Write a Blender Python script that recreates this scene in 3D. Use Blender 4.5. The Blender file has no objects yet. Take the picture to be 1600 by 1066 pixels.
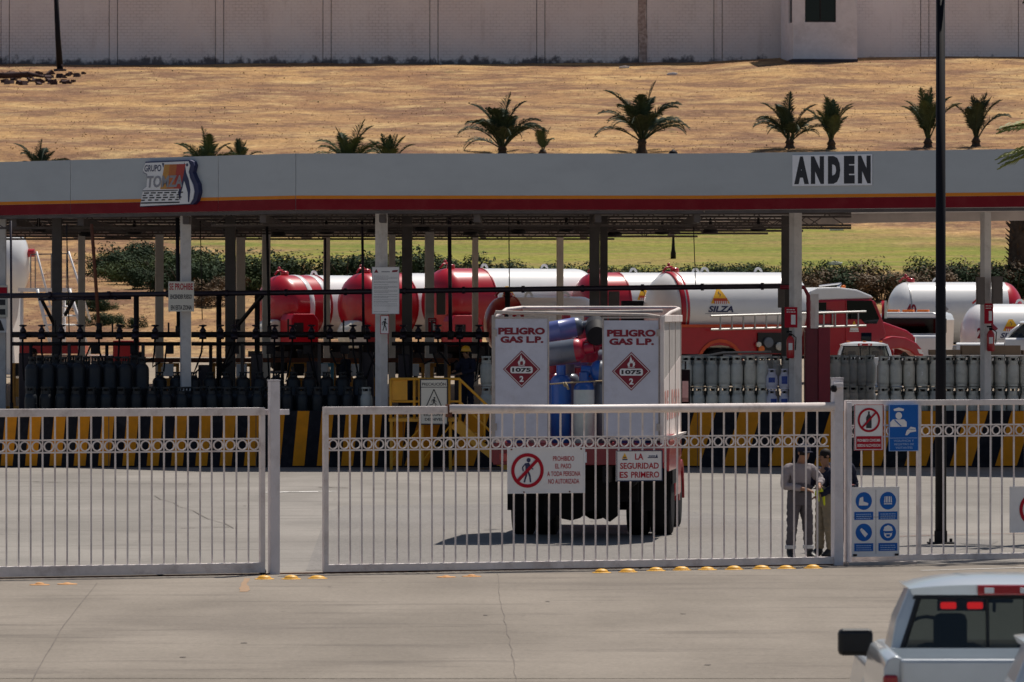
import bpy, bmesh, math, random
from math import sin, cos, pi, radians, sqrt, atan2
from mathutils import Vector, Matrix, noise
R_ = random.Random(7)
SC = bpy.context.scene
COL = SC.collection
# ---------------------------------------------------------------- camera
FPX, HOR, CZ = 8889.0, 491.0, 3.85
cam_d = bpy.data.cameras.new('camera'); cam = bpy.data.objects.new('camera', cam_d); COL.objects.link(cam)
cam.location = (0, 0, CZ); cam.rotation_euler = (radians(90), 0, 0)
cam_d.lens = 200; cam_d.sensor_width = 36; cam_d.sensor_fit = 'HORIZONTAL'
cam_d.shift_y = -42.0 / 1600; cam_d.clip_start = 1; cam_d.clip_end = 3000
cam_d.dof.use_dof = True; cam_d.dof.focus_distance = 112; cam_d.dof.aperture_fstop = 8
SC.camera = cam
# ---------------------------------------------------------------- light
SUN_EL, SUN_AZ = 64.0, 32.0      # azimuth from +Y towards +X
W = bpy.data.worlds.new('World'); SC.world = W; W.use_nodes = True
nt = W.node_tree
sky = nt.nodes.new('ShaderNodeTexSky'); sky.sky_type = 'NISHITA'; sky.sun_disc = False
sky.sun_elevation = radians(SUN_EL); sky.sun_rotation = radians(SUN_AZ)
bg = nt.nodes['Background']; bg.inputs[1].default_value = 0.058
nt.links.new(sky.outputs[0], bg.inputs[0])
sd = bpy.data.lights.new('sun', 'SUN'); sd.energy = 4.8; sd.angle = radians(0.5); sd.color = (1.0, 0.93, 0.84)
so = bpy.data.objects.new('sun', sd); COL.objects.link(so)
sv = Vector((sin(radians(SUN_AZ)) * cos(radians(SUN_EL)), cos(radians(SUN_AZ)) * cos(radians(SUN_EL)), sin(radians(SUN_EL))))
so.rotation_euler = sv.to_track_quat('Z', 'Y').to_euler()
so.location = (20, 60, 60)
SC.view_settings.view_transform = 'Standard'; SC.view_settings.look = 'None'
SC.view_settings.gamma = 1; SC.view_settings.use_curve_mapping = False
SC.view_settings.exposure = -0.02
# ---------------------------------------------------------------- helpers
def at(px, py, D): return Vector(((px - 800) * D / FPX, D, CZ + (HOR - py) * D / FPX))
def xat(px, D): return (px - 800) * D / FPX
def zat(py, D): return CZ + (HOR - py) * D / FPX
def tag(o, label=None, cat=None, group=None, kind=None):
    if label: o['label'] = label
    if cat: o['category'] = cat
    if group: o['group'] = group
    if kind: o['kind'] = kind
    return o
def thing(name, label, cat, loc=(0, 0, 0), rz=0.0, group=None):
    o = bpy.data.objects.new(name, None); COL.objects.link(o); o.empty_display_size = .2
    o.location = loc; o.rotation_euler = (0, 0, rz)
    return tag(o, label, cat, group)
def dup(root, loc, rz=None, label=None, group=None, scale=None, swap=None):
    r = root.copy(); COL.objects.link(r); r.location = loc
    if rz is not None: r.rotation_euler = (r.rotation_euler[0], r.rotation_euler[1], rz)
    if scale is not None: r.scale = (scale,) * 3 if not hasattr(scale, '__len__') else scale
    if label: r['label'] = label
    if group: r['group'] = group
    for ch in list(root.children):
        c = ch.copy(); COL.objects.link(c); c.parent = r; c.matrix_parent_inverse = ch.matrix_parent_inverse.copy()
        if swap: reswap(c, swap)
        for g in list(ch.children):
            d = g.copy(); COL.objects.link(d); d.parent = c; d.matrix_parent_inverse = g.matrix_parent_inverse.copy()
            if swap: reswap(d, swap)
    return r
_sw = {}
def reswap(o, swap):
    if not o.data: return
    key = (o.data.name, tuple(sorted(swap.items())))
    if key not in _sw:
        m = o.data.copy(); hit = False
        for i, mt in enumerate(m.materials):
            if mt and mt.name in swap: m.materials[i] = M[swap[mt.name]]; hit = True
        _sw[key] = m if hit else o.data
    o.data = _sw[key]
def TR(loc=(0, 0, 0), rx=0, ry=0, rz=0, s=1):
    return Matrix.Translation(loc) @ Matrix.Rotation(rz, 4, 'Z') @ Matrix.Rotation(ry, 4, 'Y') @ Matrix.Rotation(rx, 4, 'X') @ Matrix.Scale(s, 4)
class MB:
    def __init__(s): s.v = []; s.f = []; s.m = []; s.mi = 0; s.T = None
    def add(s, vs, fs, mi=None):
        b = len(s.v)
        if s.T is not None: vs = [s.T @ Vector(v) for v in vs]
        s.v += [tuple(v) for v in vs]; s.f += [tuple(b + i for i in f) for f in fs]
        s.m += [s.mi if mi is None else mi] * len(fs); return s
    def box(s, x0, x1, y0, y1, z0, z1, mi=None, T=None):
        vs = [Vector(p) for p in ((x0,y0,z0),(x1,y0,z0),(x1,y1,z0),(x0,y1,z0),(x0,y0,z1),(x1,y0,z1),(x1,y1,z1),(x0,y1,z1))]
        if T is not None: vs = [T @ v for v in vs]
        return s.add(vs, [(0,3,2,1),(4,5,6,7),(0,1,5,4),(1,2,6,5),(2,3,7,6),(3,0,4,7)], mi)
    def tube(s, pts, r, n=8, mi=None, cap=True, closed=False):
        pts = [Vector(p) for p in pts]; k = len(pts); rs = r if hasattr(r, '__len__') else [r] * k
        vs = []; fs = []; prev = None
        for i, p in enumerate(pts):
            a = pts[(i - 1) % k] if (i > 0 or closed) else p; b = pts[(i + 1) % k] if (i < k - 1 or closed) else p
            d = (b - a); d = d.normalized() if d.length > 1e-9 else Vector((0, 0, 1))
            if prev is None: u = d.orthogonal().normalized()
            else:
                u = prev - d * prev.dot(d); u = u.normalized() if u.length > 1e-6 else d.orthogonal().normalized()
            prev = u; w = d.cross(u)
            for j in range(n):
                t = 2 * pi * j / n; vs.append(p + (u * cos(t) + w * sin(t)) * rs[i])
        for i in range(k if closed else k - 1):
            for j in range(n):
                a0 = i * n + j; a1 = i * n + (j + 1) % n; i2 = (i + 1) % k
                fs.append((a0, a1, i2 * n + (j + 1) % n, i2 * n + j))
        if cap and not closed:
            fs.append(tuple(range(n))[::-1]); fs.append(tuple((k - 1) * n + j for j in range(n)))
        return s.add(vs, fs, mi)
    def lathe(s, prof, n=16, T=None, mi=None, a0=0, a1=2 * pi):
        full = abs(a1 - a0 - 2 * pi) < 1e-6; cnt = n if full else n + 1
        vs = []; fs = []
        for (r, z) in prof:
            for j in range(cnt):
                t = a0 + (a1 - a0) * j / n; vs.append(Vector((r * cos(t), r * sin(t), z)))
        for i in range(len(prof) - 1):
            for j in range(n):
                j2 = (j + 1) % cnt
                fs.append((i * cnt + j, i * cnt + j2, (i + 1) * cnt + j2, (i + 1) * cnt + j))
        if full:
            if prof[0][0] > 1e-5: fs.append(tuple(range(cnt))[::-1])
            if prof[-1][0] > 1e-5: fs.append(tuple((len(prof) - 1) * cnt + j for j in range(cnt)))
        if T is not None: vs = [T @ v for v in vs]
        return s.add(vs, fs, mi)
    def prism(s, poly, y0, y1, mi=None, T=None):      # poly in local xz, extruded along y
        n = len(poly)
        ar = sum(poly[i][0] * poly[(i + 1) % n][1] - poly[(i + 1) % n][0] * poly[i][1] for i in range(n))
        if ar < 0: poly = list(poly)[::-1]
        vs = [Vector((x, y0, z)) for x, z in poly] + [Vector((x, y1, z)) for x, z in poly]
        fs = [tuple(range(n)), tuple(range(n, 2 * n))[::-1]] + [(i + n, (i + 1) % n + n, (i + 1) % n, i) for i in range(n)]
        if T is not None: vs = [T @ v for v in vs]
        return s.add(vs, fs, mi)
    def disc(s, cx, cz, r, y, mi=None, n=28, sx=1):
        return s.add([(cx + r * sx * cos(2*pi*i/n), y, cz + r * sin(2*pi*i/n)) for i in range(n)], [tuple(range(n))], mi)
    def ring(s, cx, cz, r0, r1, y, mi=None, n=32):
        vs = []; fs = []
        for i in range(n):
            t = 2*pi*i/n; vs += [(cx + r0*cos(t), y, cz + r0*sin(t)), (cx + r1*cos(t), y, cz + r1*sin(t))]
        for i in range(n):
            a = 2*i; b = 2*((i+1) % n); fs.append((a, a+1, b+1, b))
        return s.add(vs, fs, mi)
    def poly(s, pts, y, mi=None):
        n = len(pts); ar = sum(pts[i][0]*pts[(i+1)%n][1] - pts[(i+1)%n][0]*pts[i][1] for i in range(n))
        if ar < 0: pts = list(pts)[::-1]
        return s.add([(x, y, z) for x, z in pts], [tuple(range(n))], mi)
    def line(s, p, q, w, y, mi=None):
        p = Vector(p); q = Vector(q); d = (q - p).normalized(); nrm = Vector((-d.y, d.x)) * w / 2
        return s.poly([tuple(p - nrm), tuple(q - nrm), tuple(q + nrm), tuple(p + nrm)], y, mi)
    def rect(s, x0, x1, z0, z1, y, mi=None): return s.poly([(x0, z0), (x1, z0), (x1, z1), (x0, z1)], y, mi)
    def text(s, body, x0, x1, z0, z1, y, mi=None, bold=.02, shear=0):
        vs, fs = text_geo(body, bold, shear)
        return s.add([(x0 + a * (x1 - x0), y, z0 + b * (z1 - z0)) for a, b in vs], fs, mi)
    def mesh(s, name, mats, smooth=False):
        me = bpy.data.meshes.new(name); me.from_pydata(s.v, [], s.f)
        mats = mats if isinstance(mats, (list, tuple)) else [mats]
        for m in mats: me.materials.append(m)
        if len(mats) > 1: me.polygons.foreach_set('material_index', s.m)
        me.update()
        if smooth:
            me.polygons.foreach_set('use_smooth', [True] * len(me.polygons))
            if smooth is not True:
                try: me.set_sharp_from_angle(angle=radians(smooth))
                except Exception: pass
        return me
    def build(s, name, mats, parent=None, smooth=False, loc=None, bevel=0, rot=None):
        return place(name, s.mesh(name, mats, smooth), parent, loc, bevel, rot)
def place(name, me, parent=None, loc=None, bevel=0, rot=None):
    o = bpy.data.objects.new(name, me); COL.objects.link(o)
    if parent is not None: o.parent = parent
    if loc is not None: o.location = loc
    if rot is not None: o.rotation_euler = rot
    if bevel:
        b = o.modifiers.new('bevel', 'BEVEL'); b.width = bevel; b.segments = 2; b.limit_method = 'ANGLE'; b.angle_limit = radians(35)
    return o
_tc = {}
def text_geo(body, bold, shear):
    k = (body, bold, shear)
    if k in _tc: return _tc[k]
    cu = bpy.data.curves.new('lettering', 'FONT'); cu.body = body; cu.offset = bold; cu.shear = shear; cu.resolution_u = 3
    ob = bpy.data.objects.new('lettering', cu); COL.objects.link(ob)
    dg = bpy.context.evaluated_depsgraph_get(); dg.update()
    me = bpy.data.meshes.new_from_object(ob.evaluated_get(dg))
    vs = [(v.co.x, v.co.y) for v in me.vertices]; fs = [tuple(p.vertices) for p in me.polygons]
    fs = [f if me.polygons[i].normal.z > 0 else f[::-1] for i, f in enumerate(fs)]
    bpy.data.objects.remove(ob); bpy.data.curves.remove(cu); bpy.data.meshes.remove(me)
    x0 = min(v[0] for v in vs); x1 = max(v[0] for v in vs); y0 = min(v[1] for v in vs); y1 = max(v[1] for v in vs)
    vs = [((a - x0) / (x1 - x0), (b - y0) / (y1 - y0)) for a, b in vs]
    _tc[k] = (vs, fs); return _tc[k]
def ordn(i): return ['first','second','third','fourth','fifth','sixth','seventh','eighth','ninth','tenth','eleventh','twelfth','thirteenth','fourteenth','fifteenth','sixteenth','seventeenth','eighteenth','nineteenth','twentieth','twenty-first','twenty-second','twenty-third','twenty-fourth','twenty-fifth','twenty-sixth'][i]
# ---------------------------------------------------------------- materials
M = {}
def mat(name, col, rough=.6, metal=0, var=.12, vs=3.0, bump=0, bs=30, dirt=0, dirtcol=(.05, .04, .035), ds=1.2, stretch=(1, 1, 1), coat=0, emit=0):
    m = bpy.data.materials.new(name); m.use_nodes = True; t = m.node_tree; N = t.nodes; L = t.links
    b = N['Principled BSDF']; b.inputs['Roughness'].default_value = rough; b.inputs['Metallic'].default_value = metal
    if rough >= .55: b.inputs['Specular IOR Level'].default_value = .25
    if coat: b.inputs['Coat Weight'].default_value = coat; b.inputs['Coat Roughness'].default_value = .08
    g = N.new('ShaderNodeNewGeometry'); mp = N.new('ShaderNodeVectorMath'); mp.operation = 'MULTIPLY'; mp.inputs[1].default_value = stretch
    L.new(g.outputs['Position'], mp.inputs[0])
    n1 = N.new('ShaderNodeTexNoise'); n1.inputs['Scale'].default_value = vs; n1.inputs['Detail'].default_value = 5; n1.inputs['Roughness'].default_value = .65
    L.new(mp.outputs[0], n1.inputs['Vector'])
    mr = N.new('ShaderNodeMapRange'); mr.inputs[1].default_value = .3; mr.inputs[2].default_value = .7
    mr.inputs[3].default_value = 1 - var; mr.inputs[4].default_value = 1 + var; L.new(n1.outputs[0], mr.inputs[0])
    mx = N.new('ShaderNodeVectorMath'); mx.operation = 'SCALE'; mx.inputs[0].default_value = col[:3]; L.new(mr.outputs[0], mx.inputs['Scale'])
    out = mx.outputs[0]
    if dirt:
        n2 = N.new('ShaderNodeTexNoise'); n2.inputs['Scale'].default_value = ds; n2.inputs['Detail'].default_value = 8; n2.inputs['Roughness'].default_value = .7
        L.new(mp.outputs[0], n2.inputs['Vector'])
        r2 = N.new('ShaderNodeMapRange'); r2.inputs[1].default_value = .5; r2.inputs[2].default_value = .72; r2.inputs[3].default_value = 0; r2.inputs[4].default_value = dirt
        L.new(n2.outputs[0], r2.inputs[0])
        mm = N.new('ShaderNodeMix'); mm.data_type = 'RGBA'; L.new(r2.outputs[0], mm.inputs['Factor']); L.new(out, mm.inputs['A']); mm.inputs['B'].default_value = (*dirtcol, 1)
        out = mm.outputs['Result']
    L.new(out, b.inputs['Base Color'])
    if bump:
        n3 = N.new('ShaderNodeTexNoise'); n3.inputs['Scale'].default_value = bs; n3.inputs['Detail'].default_value = 4; L.new(mp.outputs[0], n3.inputs['Vector'])
        bp = N.new('ShaderNodeBump'); bp.inputs['Strength'].default_value = bump; bp.inputs['Distance'].default_value = .02
        L.new(n3.outputs[0], bp.inputs['Height']); L.new(bp.outputs[0], b.inputs['Normal'])
    if emit:
        b.inputs['Emission Color'].default_value = (*col[:3], 1); b.inputs['Emission Strength'].default_value = emit
    M[name] = m; return m
mat('gate_paint', (.78, .70, .67), .45, var=.08, vs=4, dirt=.45, dirtcol=(.22, .12, .09), ds=3)
mat('post_paint', (.70, .66, .68), .5, var=.06, vs=3, dirt=.35, dirtcol=(.25, .2, .18), ds=2.5)
mat('sign_white', (.80, .79, .80), .4, var=.04, vs=3, dirt=.15, dirtcol=(.4, .37, .33), ds=4)
mat('sign_cream', (.70, .66, .58), .45, var=.04)
mat('sign_red', (.42, .004, .022), .6, var=.06)
mat('sign_blue', (.008, .12, .46), .6, var=.06)
mat('sign_dark', (.02, .02, .028), .5, var=.1)
mat('sign_navy', (.02, .025, .09), .5, var=.1)
mat('sign_pale_blue', (.35, .5, .75), .5)
mat('grey_print', (.30, .30, .33), .6)
mat('fascia', (.50, .525, .54), .58, var=.04, vs=.6, dirt=.25, dirtcol=(.33, .34, .36), ds=.5, stretch=(1, 1, 2.5))
mat('stripe_orange', (.75, .24, .02), .6, var=.06)
mat('stripe_red', (.21, .001, .009), .6, var=.08, dirt=.2, dirtcol=(.3, .08, .07), ds=1.5)
mat('anden_white', (.86, .85, .88), .45, var=.03)
mat('lamp_black', (.006, .005, .008), .65, var=.1)
mat('steel_dark', (.026, .022, .024), .55, .3, var=.25, vs=5)
mat('pipe_dark', (.020, .013, .026), .4, .2, var=.2)
mat('truss_grey', (.12, .10, .095), .6, .2, var=.2)
mat('roof_sheet', (.80, .72, .68), .55, var=.12, vs=1.2)
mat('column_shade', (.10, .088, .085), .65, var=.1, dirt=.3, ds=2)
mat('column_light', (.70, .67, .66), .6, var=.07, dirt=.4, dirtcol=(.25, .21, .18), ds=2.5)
mat('column_back', (.70, .64, .60), .6, var=.08, dirt=.3, dirtcol=(.2, .16, .14))
mat('box_brown', (.16, .135, .125), .6, var=.08)
mat('dock_black', (.011, .011, .017), .8, var=.3, vs=4, dirt=.2, dirtcol=(.12, .11, .11), ds=2)
mat('dock_yellow', (.80, .29, .008), .65, var=.12, vs=3, dirt=.3, dirtcol=(.35, .18, .05), ds=2.2)
mat('dock_floor', (.20, .19, .18), .85, var=.15, dirt=.4)
mat('rail_yellow', (.72, .34, .02), .45, var=.1, dirt=.25, dirtcol=(.3, .15, .05), ds=4)
mat('cyl_grey', (.60, .595, .55), .45, .15, var=.1, vs=3, dirt=.35, dirtcol=(.2, .17, .14), ds=5)
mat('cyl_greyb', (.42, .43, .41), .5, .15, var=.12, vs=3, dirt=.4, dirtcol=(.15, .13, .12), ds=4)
mat('cyl_warm', (.68, .65, .57), .5, .1, var=.12, vs=3, dirt=.4, dirtcol=(.22, .16, .12), ds=4)
mat('cyl_white', (.62, .61, .72), .4, var=.06)
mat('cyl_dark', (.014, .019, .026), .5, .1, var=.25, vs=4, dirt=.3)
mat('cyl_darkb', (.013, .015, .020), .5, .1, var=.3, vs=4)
mat('cyl_blue', (.012, .085, .36), .35, var=.12, dirt=.2, ds=4, coat=.3)
mat('cyl_pale', (.52, .58, .58), .4, var=.08, dirt=.25, dirtcol=(.3, .25, .2), ds=4)
mat('cyl_slate', (.12, .14, .18), .35, .1, var=.12, dirt=.3, ds=3, coat=.2)
mat('cyl_red', (.38, .01, .035), .35, var=.12, coat=.3)
mat('cyl_violet', (.14, .17, .42), .3, var=.1, coat=.3)
mat('decal_orange', (.62, .13, .06), .5)
mat('decal_blue', (.03, .07, .35), .5)
mat('panel_white', (.60, .60, .69), .5, var=.07, vs=2.5, dirt=.4, dirtcol=(.36, .33, .36), ds=2.2, bump=.1, bs=12)
mat('panel_edge', (.50, .44, .40), .6, var=.2, vs=6, dirt=.6, dirtcol=(.16, .08, .05), ds=6)
mat('side_white', (.78, .70, .66), .55, var=.1, vs=5, dirt=.5, dirtcol=(.45, .18, .14), ds=3, stretch=(1, 1, .35))
mat('slat_grey', (.50, .46, .43), .7, var=.25, vs=8, stretch=(1, 1, .2))
mat('lettering_red', (.22, .002, .02), .5, var=.1)
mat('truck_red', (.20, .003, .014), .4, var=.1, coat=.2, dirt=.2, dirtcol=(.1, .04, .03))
mat('truck_red_lit', (.40, .006, .02), .3, var=.08, coat=.5)  # brighter copy of the truck red, sunlight painted into the colour
mat('chassis', (.007, .006, .008), .7, var=.3)
mat('tyre', (.008, .008, .010), .85, var=.3, vs=8, bump=.4, bs=40)
mat('rim', (.35, .33, .32), .4, .6, var=.2)
mat('rust', (.16, .06, .035), .8, var=.3, vs=10)
mat('rope', (.35, .28, .18), .9, var=.2, vs=40)
mat('tank_white', (.80, .80, .80), .28, var=.03, vs=.8, coat=.4, dirt=.12, dirtcol=(.5, .46, .42), ds=1.5)
mat('tank_red', (.42, .002, .014), .32, var=.08, coat=.3)
mat('tank_orange', (.60, .07, .012), .4)
mat('silver', (.42, .42, .41), .35, .5, var=.1)
mat('logo_yellow', (.85, .45, .01), .45)
mat('logo_grad_a', (.55, .26, .05), .5, var=.15); mat('logo_grad_b', (.50, .14, .03), .5, var=.15); mat('logo_grad_c', (.42, .04, .03), .5, var=.15)
mat('car_silver', (.56, .60, .63), .28, .25, var=.03, coat=.8)
mat('car_white', (.75, .76, .77), .3, var=.03, coat=.7)
mat('black_plastic', (.010, .010, .012), .5, var=.1)
mat('chrome', (.6, .6, .62), .12, 1, var=.03)
mat('lens_red', (.38, .01, .015), .15, var=.1, coat=.8)
mat('lens_clear', (.75, .75, .75), .1, var=.1, coat=1)
mat('lens_amber', (.8, .18, .02), .3)
mat('glow_red', (1, .02, .02), .3, emit=1.6, var=0)
mat('interior', (.012, .012, .014), .8, var=.2)
mat('stud_yellow', (.80, .42, .04), .5, var=.12, vs=9, dirt=.35, dirtcol=(.25, .16, .08), ds=9)
mat('stud_orange', (.62, .30, .10), .6, var=.2, vs=9, dirt=.5, dirtcol=(.35, .3, .25), ds=9)
mat('joint', (.15, .13, .115), .9, var=.3)
mat('paint_orange', (.33, .22, .14), .85, var=.12, vs=12)
mat('paint_white', (.6, .58, .55), .8, var=.15, dirt=.4, dirtcol=(.35, .32, .3))
mat('skin', (.30, .16, .10), .55, var=.08)
mat('uniform_grey', (.27, .24, .25), .85, var=.12, vs=6, bump=.5, bs=14)
mat('trouser_grey', (.10, .09, .10), .85, var=.12, vs=6, bump=.5, bs=12)
mat('khaki', (.26, .215, .15), .85, var=.12, vs=6, bump=.5, bs=12)
mat('maroon_cloth', (.12, .035, .035), .85, var=.15, vs=6, bump=.4, bs=12)
mat('navy_cloth', (.014, .016, .035), .85, var=.2, vs=6, bump=.4, bs=12)
mat('hivis', (.62, .66, .03), .6, var=.1)
mat('reflective', (.62, .62, .62), .4)
mat('boot_black', (.012, .012, .014), .5)
mat('helmet_yellow', (.75, .38, .02), .3)
mat('hair_dark', (.012, .009, .008), .7)
mat('cardboard', (.36, .25, .17), .85, var=.08)
mat('extinguisher_red', (.45, .012, .02), .3, coat=.5)
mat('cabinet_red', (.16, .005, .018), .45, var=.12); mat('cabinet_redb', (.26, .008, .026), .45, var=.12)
mat('tower_white', (.82, .80, .84), .8, var=.06, dirt=.3, dirtcol=(.3, .26, .26), ds=.6)
mat('plinth_dark', (.09, .075, .085), .9, var=.2)
mat('blind', (.36, .40, .40), .6, var=.1)
mat('trunk', (.075, .055, .04), .9, var=.35, vs=6, bump=.8, bs=10)
mat('frond_dark', (.035, .055, .03), .6, var=.35, vs=3)
mat('frond_green', (.06, .085, .035), .6, var=.35, vs=3)
mat('frond_yellow', (.20, .22, .05), .55, var=.3, vs=4)
mat('leaf_dark', (.024, .045, .018), .85, var=.5, vs=1.5)
mat('leaf_mid', (.055, .08, .025), .85, var=.5, vs=1.5)
mat('leaf_brown', (.13, .085, .045), .7, var=.4, vs=1.5)
mat('weed_green', (.13, .15, .06), .9, var=.3)
mat('log', (.06, .035, .035), .9, var=.3)
mat('dry_tuft', (.56, .37, .18), .9, var=.35, vs=.8)
mat('dark_tuft', (.34, .22, .12), .9, var=.35, vs=.8)
mat('orange_machine', (.60, .25, .03), .5, var=.15)
mat('hydrant_blue', (.10, .30, .40), .5)
def glass(name, tint, refl=.06):
    m = bpy.data.materials.new(name); m.use_nodes = True; t = m.node_tree; N = t.nodes; L = t.links
    for n in list(N): N.remove(n)
    o = N.new('ShaderNodeOutputMaterial'); tr = N.new('ShaderNodeBsdfTransparent'); tr.inputs[0].default_value = (*tint, 1)
    gl = N.new('ShaderNodeBsdfGlossy'); gl.inputs['Roughness'].default_value = .03; gl.inputs[0].default_value = (.9, .95, 1, 1)
    fr = N.new('ShaderNodeFresnel'); fr.inputs[0].default_value = 1.45
    mx = N.new('ShaderNodeMixShader'); L.new(fr.outputs[0], mx.inputs[0]); L.new(tr.outputs[0], mx.inputs[1]); L.new(gl.outputs[0], mx.inputs[2]); L.new(mx.outputs[0], o.inputs[0])
    M[name] = m
glass('glass_tint', (.50, .50, .47)); glass('glass_dark', (.06, .08, .08))

def ground_mat(name, base, light, darkc, streak, grain=.0, spots=True):
    m = bpy.data.materials.new(name); m.use_nodes = True; t = m.node_tree; N = t.nodes; L = t.links
    b = N['Principled BSDF']; b.inputs['Roughness'].default_value = .88
    g = N.new('ShaderNodeNewGeometry')
    def nz(scale, st, det=6, ro=.6):
        v = N.new('ShaderNodeVectorMath'); v.operation = 'MULTIPLY'; v.inputs[1].default_value = st; L.new(g.outputs['Position'], v.inputs[0])
        n = N.new('ShaderNodeTexNoise'); n.inputs['Scale'].default_value = scale; n.inputs['Detail'].default_value = det; n.inputs['Roughness'].default_value = ro
        L.new(v.outputs[0], n.inputs['Vector']); return n.outputs[0]
    def rng(s, a, b_, c, d):
        r = N.new('ShaderNodeMapRange'); r.inputs[1].default_value = a; r.inputs[2].default_value = b_; r.inputs[3].default_value = c; r.inputs[4].default_value = d
        L.new(s, r.inputs[0]); return r.outputs[0]
    def mix(f, A, B):
        x = N.new('ShaderNodeMix'); x.data_type = 'RGBA'; L.new(f, x.inputs['Factor'])
        for s_, v in (('A', A), ('B', B)):
            if isinstance(v, tuple): x.inputs[s_].default_value = (*v, 1)
            else: L.new(v, x.inputs[s_])
        return x.outputs['Result']
    c = mix(rng(nz(.35, (1, .35, 1)), .38, .62, 0, 1), base, light)
    c = mix(rng(nz(1.2, (.22, 1.0, 1), 8, .7), .52, .72, 0, streak), c, darkc)
    c = mix(rng(nz(.16, (1, .6, 1), 3), .52, .7, 0, .35), c, darkc)
    if spots: c = mix(rng(nz(4.5, (1, .4, 1), 4), .66, .74, 0, .5), c, darkc)
    f = nz(14, (1, .5, 1), 6, .8)
    sc = N.new('ShaderNodeVectorMath'); sc.operation = 'SCALE'; L.new(c, sc.inputs[0]); L.new(rng(f, .3, .7, 1 - .1 - grain, 1.1 + grain), sc.inputs['Scale'])
    L.new(sc.outputs[0], b.inputs['Base Color'])
    bp = N.new('ShaderNodeBump'); bp.inputs['Strength'].default_value = .5; bp.inputs['Distance'].default_value = .02; L.new(f, bp.inputs['Height']); L.new(bp.outputs[0], b.inputs['Normal'])
    M[name] = m
ground_mat('apron_concrete', (.185, .157, .126), (.245, .21, .172), (.105, .086, .07), .85, grain=.08)
ground_mat('yard_concrete', (.195, .178, .158), (.265, .242, .217), (.115, .10, .088), .85, grain=.06)
ground_mat('yard_asphalt', (.175, .16, .148), (.215, .198, .182), (.12, .11, .10), .6, grain=.28)
ground_mat('terrace_dirt', (.24, .19, .14), (.30, .24, .17), (.15, .11, .08), .5)

def hill_mat():
    m = bpy.data.materials.new('hillside'); m.use_nodes = True; t = m.node_tree; N = t.nodes; L = t.links
    b = N['Principled BSDF']; b.inputs['Roughness'].default_value = .95; b.inputs['Specular IOR Level'].default_value = .1
    g = N.new('ShaderNodeNewGeometry'); sep = N.new('ShaderNodeSeparateXYZ'); L.new(g.outputs['Position'], sep.inputs[0])
    def nz(scale, st, det=6, ro=.65):
        v = N.new('ShaderNodeVectorMath'); v.operation = 'MULTIPLY'; v.inputs[1].default_value = st; L.new(g.outputs['Position'], v.inputs[0])
        n = N.new('ShaderNodeTexNoise'); n.inputs['Scale'].default_value = scale; n.inputs['Detail'].default_value = det; n.inputs['Roughness'].default_value = ro
        L.new(v.outputs[0], n.inputs['Vector']); return n.outputs[0]
    def rng(s, a, b_, c, d, st=True):
        r = N.new('ShaderNodeMapRange'); r.inputs[1].default_value = a; r.inputs[2].default_value = b_; r.inputs[3].default_value = c; r.inputs[4].default_value = d
        L.new(s, r.inputs[0]); return r.outputs[0]
    def mth(op, a, b_):
        x = N.new('ShaderNodeMath'); x.operation = op
        for i, v in enumerate((a, b_)):
            if isinstance(v, (int, float)): x.inputs[i].default_value = v
            else: L.new(v, x.inputs[i])
        return x.outputs[0]
    def mix(f, A, B):
        x = N.new('ShaderNodeMix'); x.data_type = 'RGBA'; L.new(f, x.inputs['Factor'])
        for s_, v in (('A', A), ('B', B)):
            if isinstance(v, tuple): x.inputs[s_].default_value = (*v, 1)
            else: L.new(v, x.inputs[s_])
        return x.outputs['Result']
    X = sep.outputs[0]; Y = sep.outputs[1]
    dry = mix(rng(nz(.10, (1, .6, 1), 6, .7), .38, .62, 0, 1), (.48, .295, .13), (.29, .16, .085))
    dry = mix(rng(nz(.33, (.40, .5, 1), 8, .74), .45, .56, 0, .9), dry, (.19, .105, .068))
    dry = mix(rng(nz(.45, (.5, .5, 1), 8, .75), .50, .66, 0, .75), dry, (.60, .42, .20))
    dry = mix(rng(nz(1.9, (1, .45, 1), 6, .8), .50, .70, 0, .6), dry, (.17, .105, .065))
    dry = mix(rng(nz(.55, (.7, .35, 1), 4), .66, .74, 0, .5), dry, (.16, .17, .07))
    # watered grass in the lower field
    wob = mth('MULTIPLY', mth('SUBTRACT', nz(.08, (.5, 1, 1), 5), .5), 46)
    ed = mth('ADD', mth('ADD', Y, wob), mth('MULTIPLY', mth('MAXIMUM', mth('SUBTRACT', X, 14.0), 0.0), 1.0))
    my = mth('MULTIPLY', rng(mth('ADD', Y, wob), 236, 247, 0, 1), rng(ed, 268, 279, 1, 0))
    mx_ = rng(mth('ADD', X, wob), -15.5, -10.5, 0, 1)
    green = mix(rng(nz(.25, (.25, 1, 1), 6), .42, .6, 0, 1), (.24, .24, .05), (.155, .19, .04))
    green = mix(rng(nz(.5, (.2, 1, 1), 6), .44, .60, 0, .8), green, (.32, .235, .09))
    col = mix(mth('MULTIPLY', my, mx_), dry, green)
    f = nz(3.0, (1, .5, 1), 6, .8)
    sc = N.new('ShaderNodeVectorMath'); sc.operation = 'SCALE'; L.new(col, sc.inputs[0]); L.new(rng(f, .3, .7, .62, 1.32), sc.inputs['Scale'])
    L.new(sc.outputs[0], b.inputs['Base Color'])
    bp = N.new('ShaderNodeBump'); bp.inputs['Strength'].default_value = .8; bp.inputs['Distance'].default_value = .12; L.new(f, bp.inputs['Height']); L.new(bp.outputs[0], b.inputs['Normal'])
    M['hillside'] = m
hill_mat()
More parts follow.
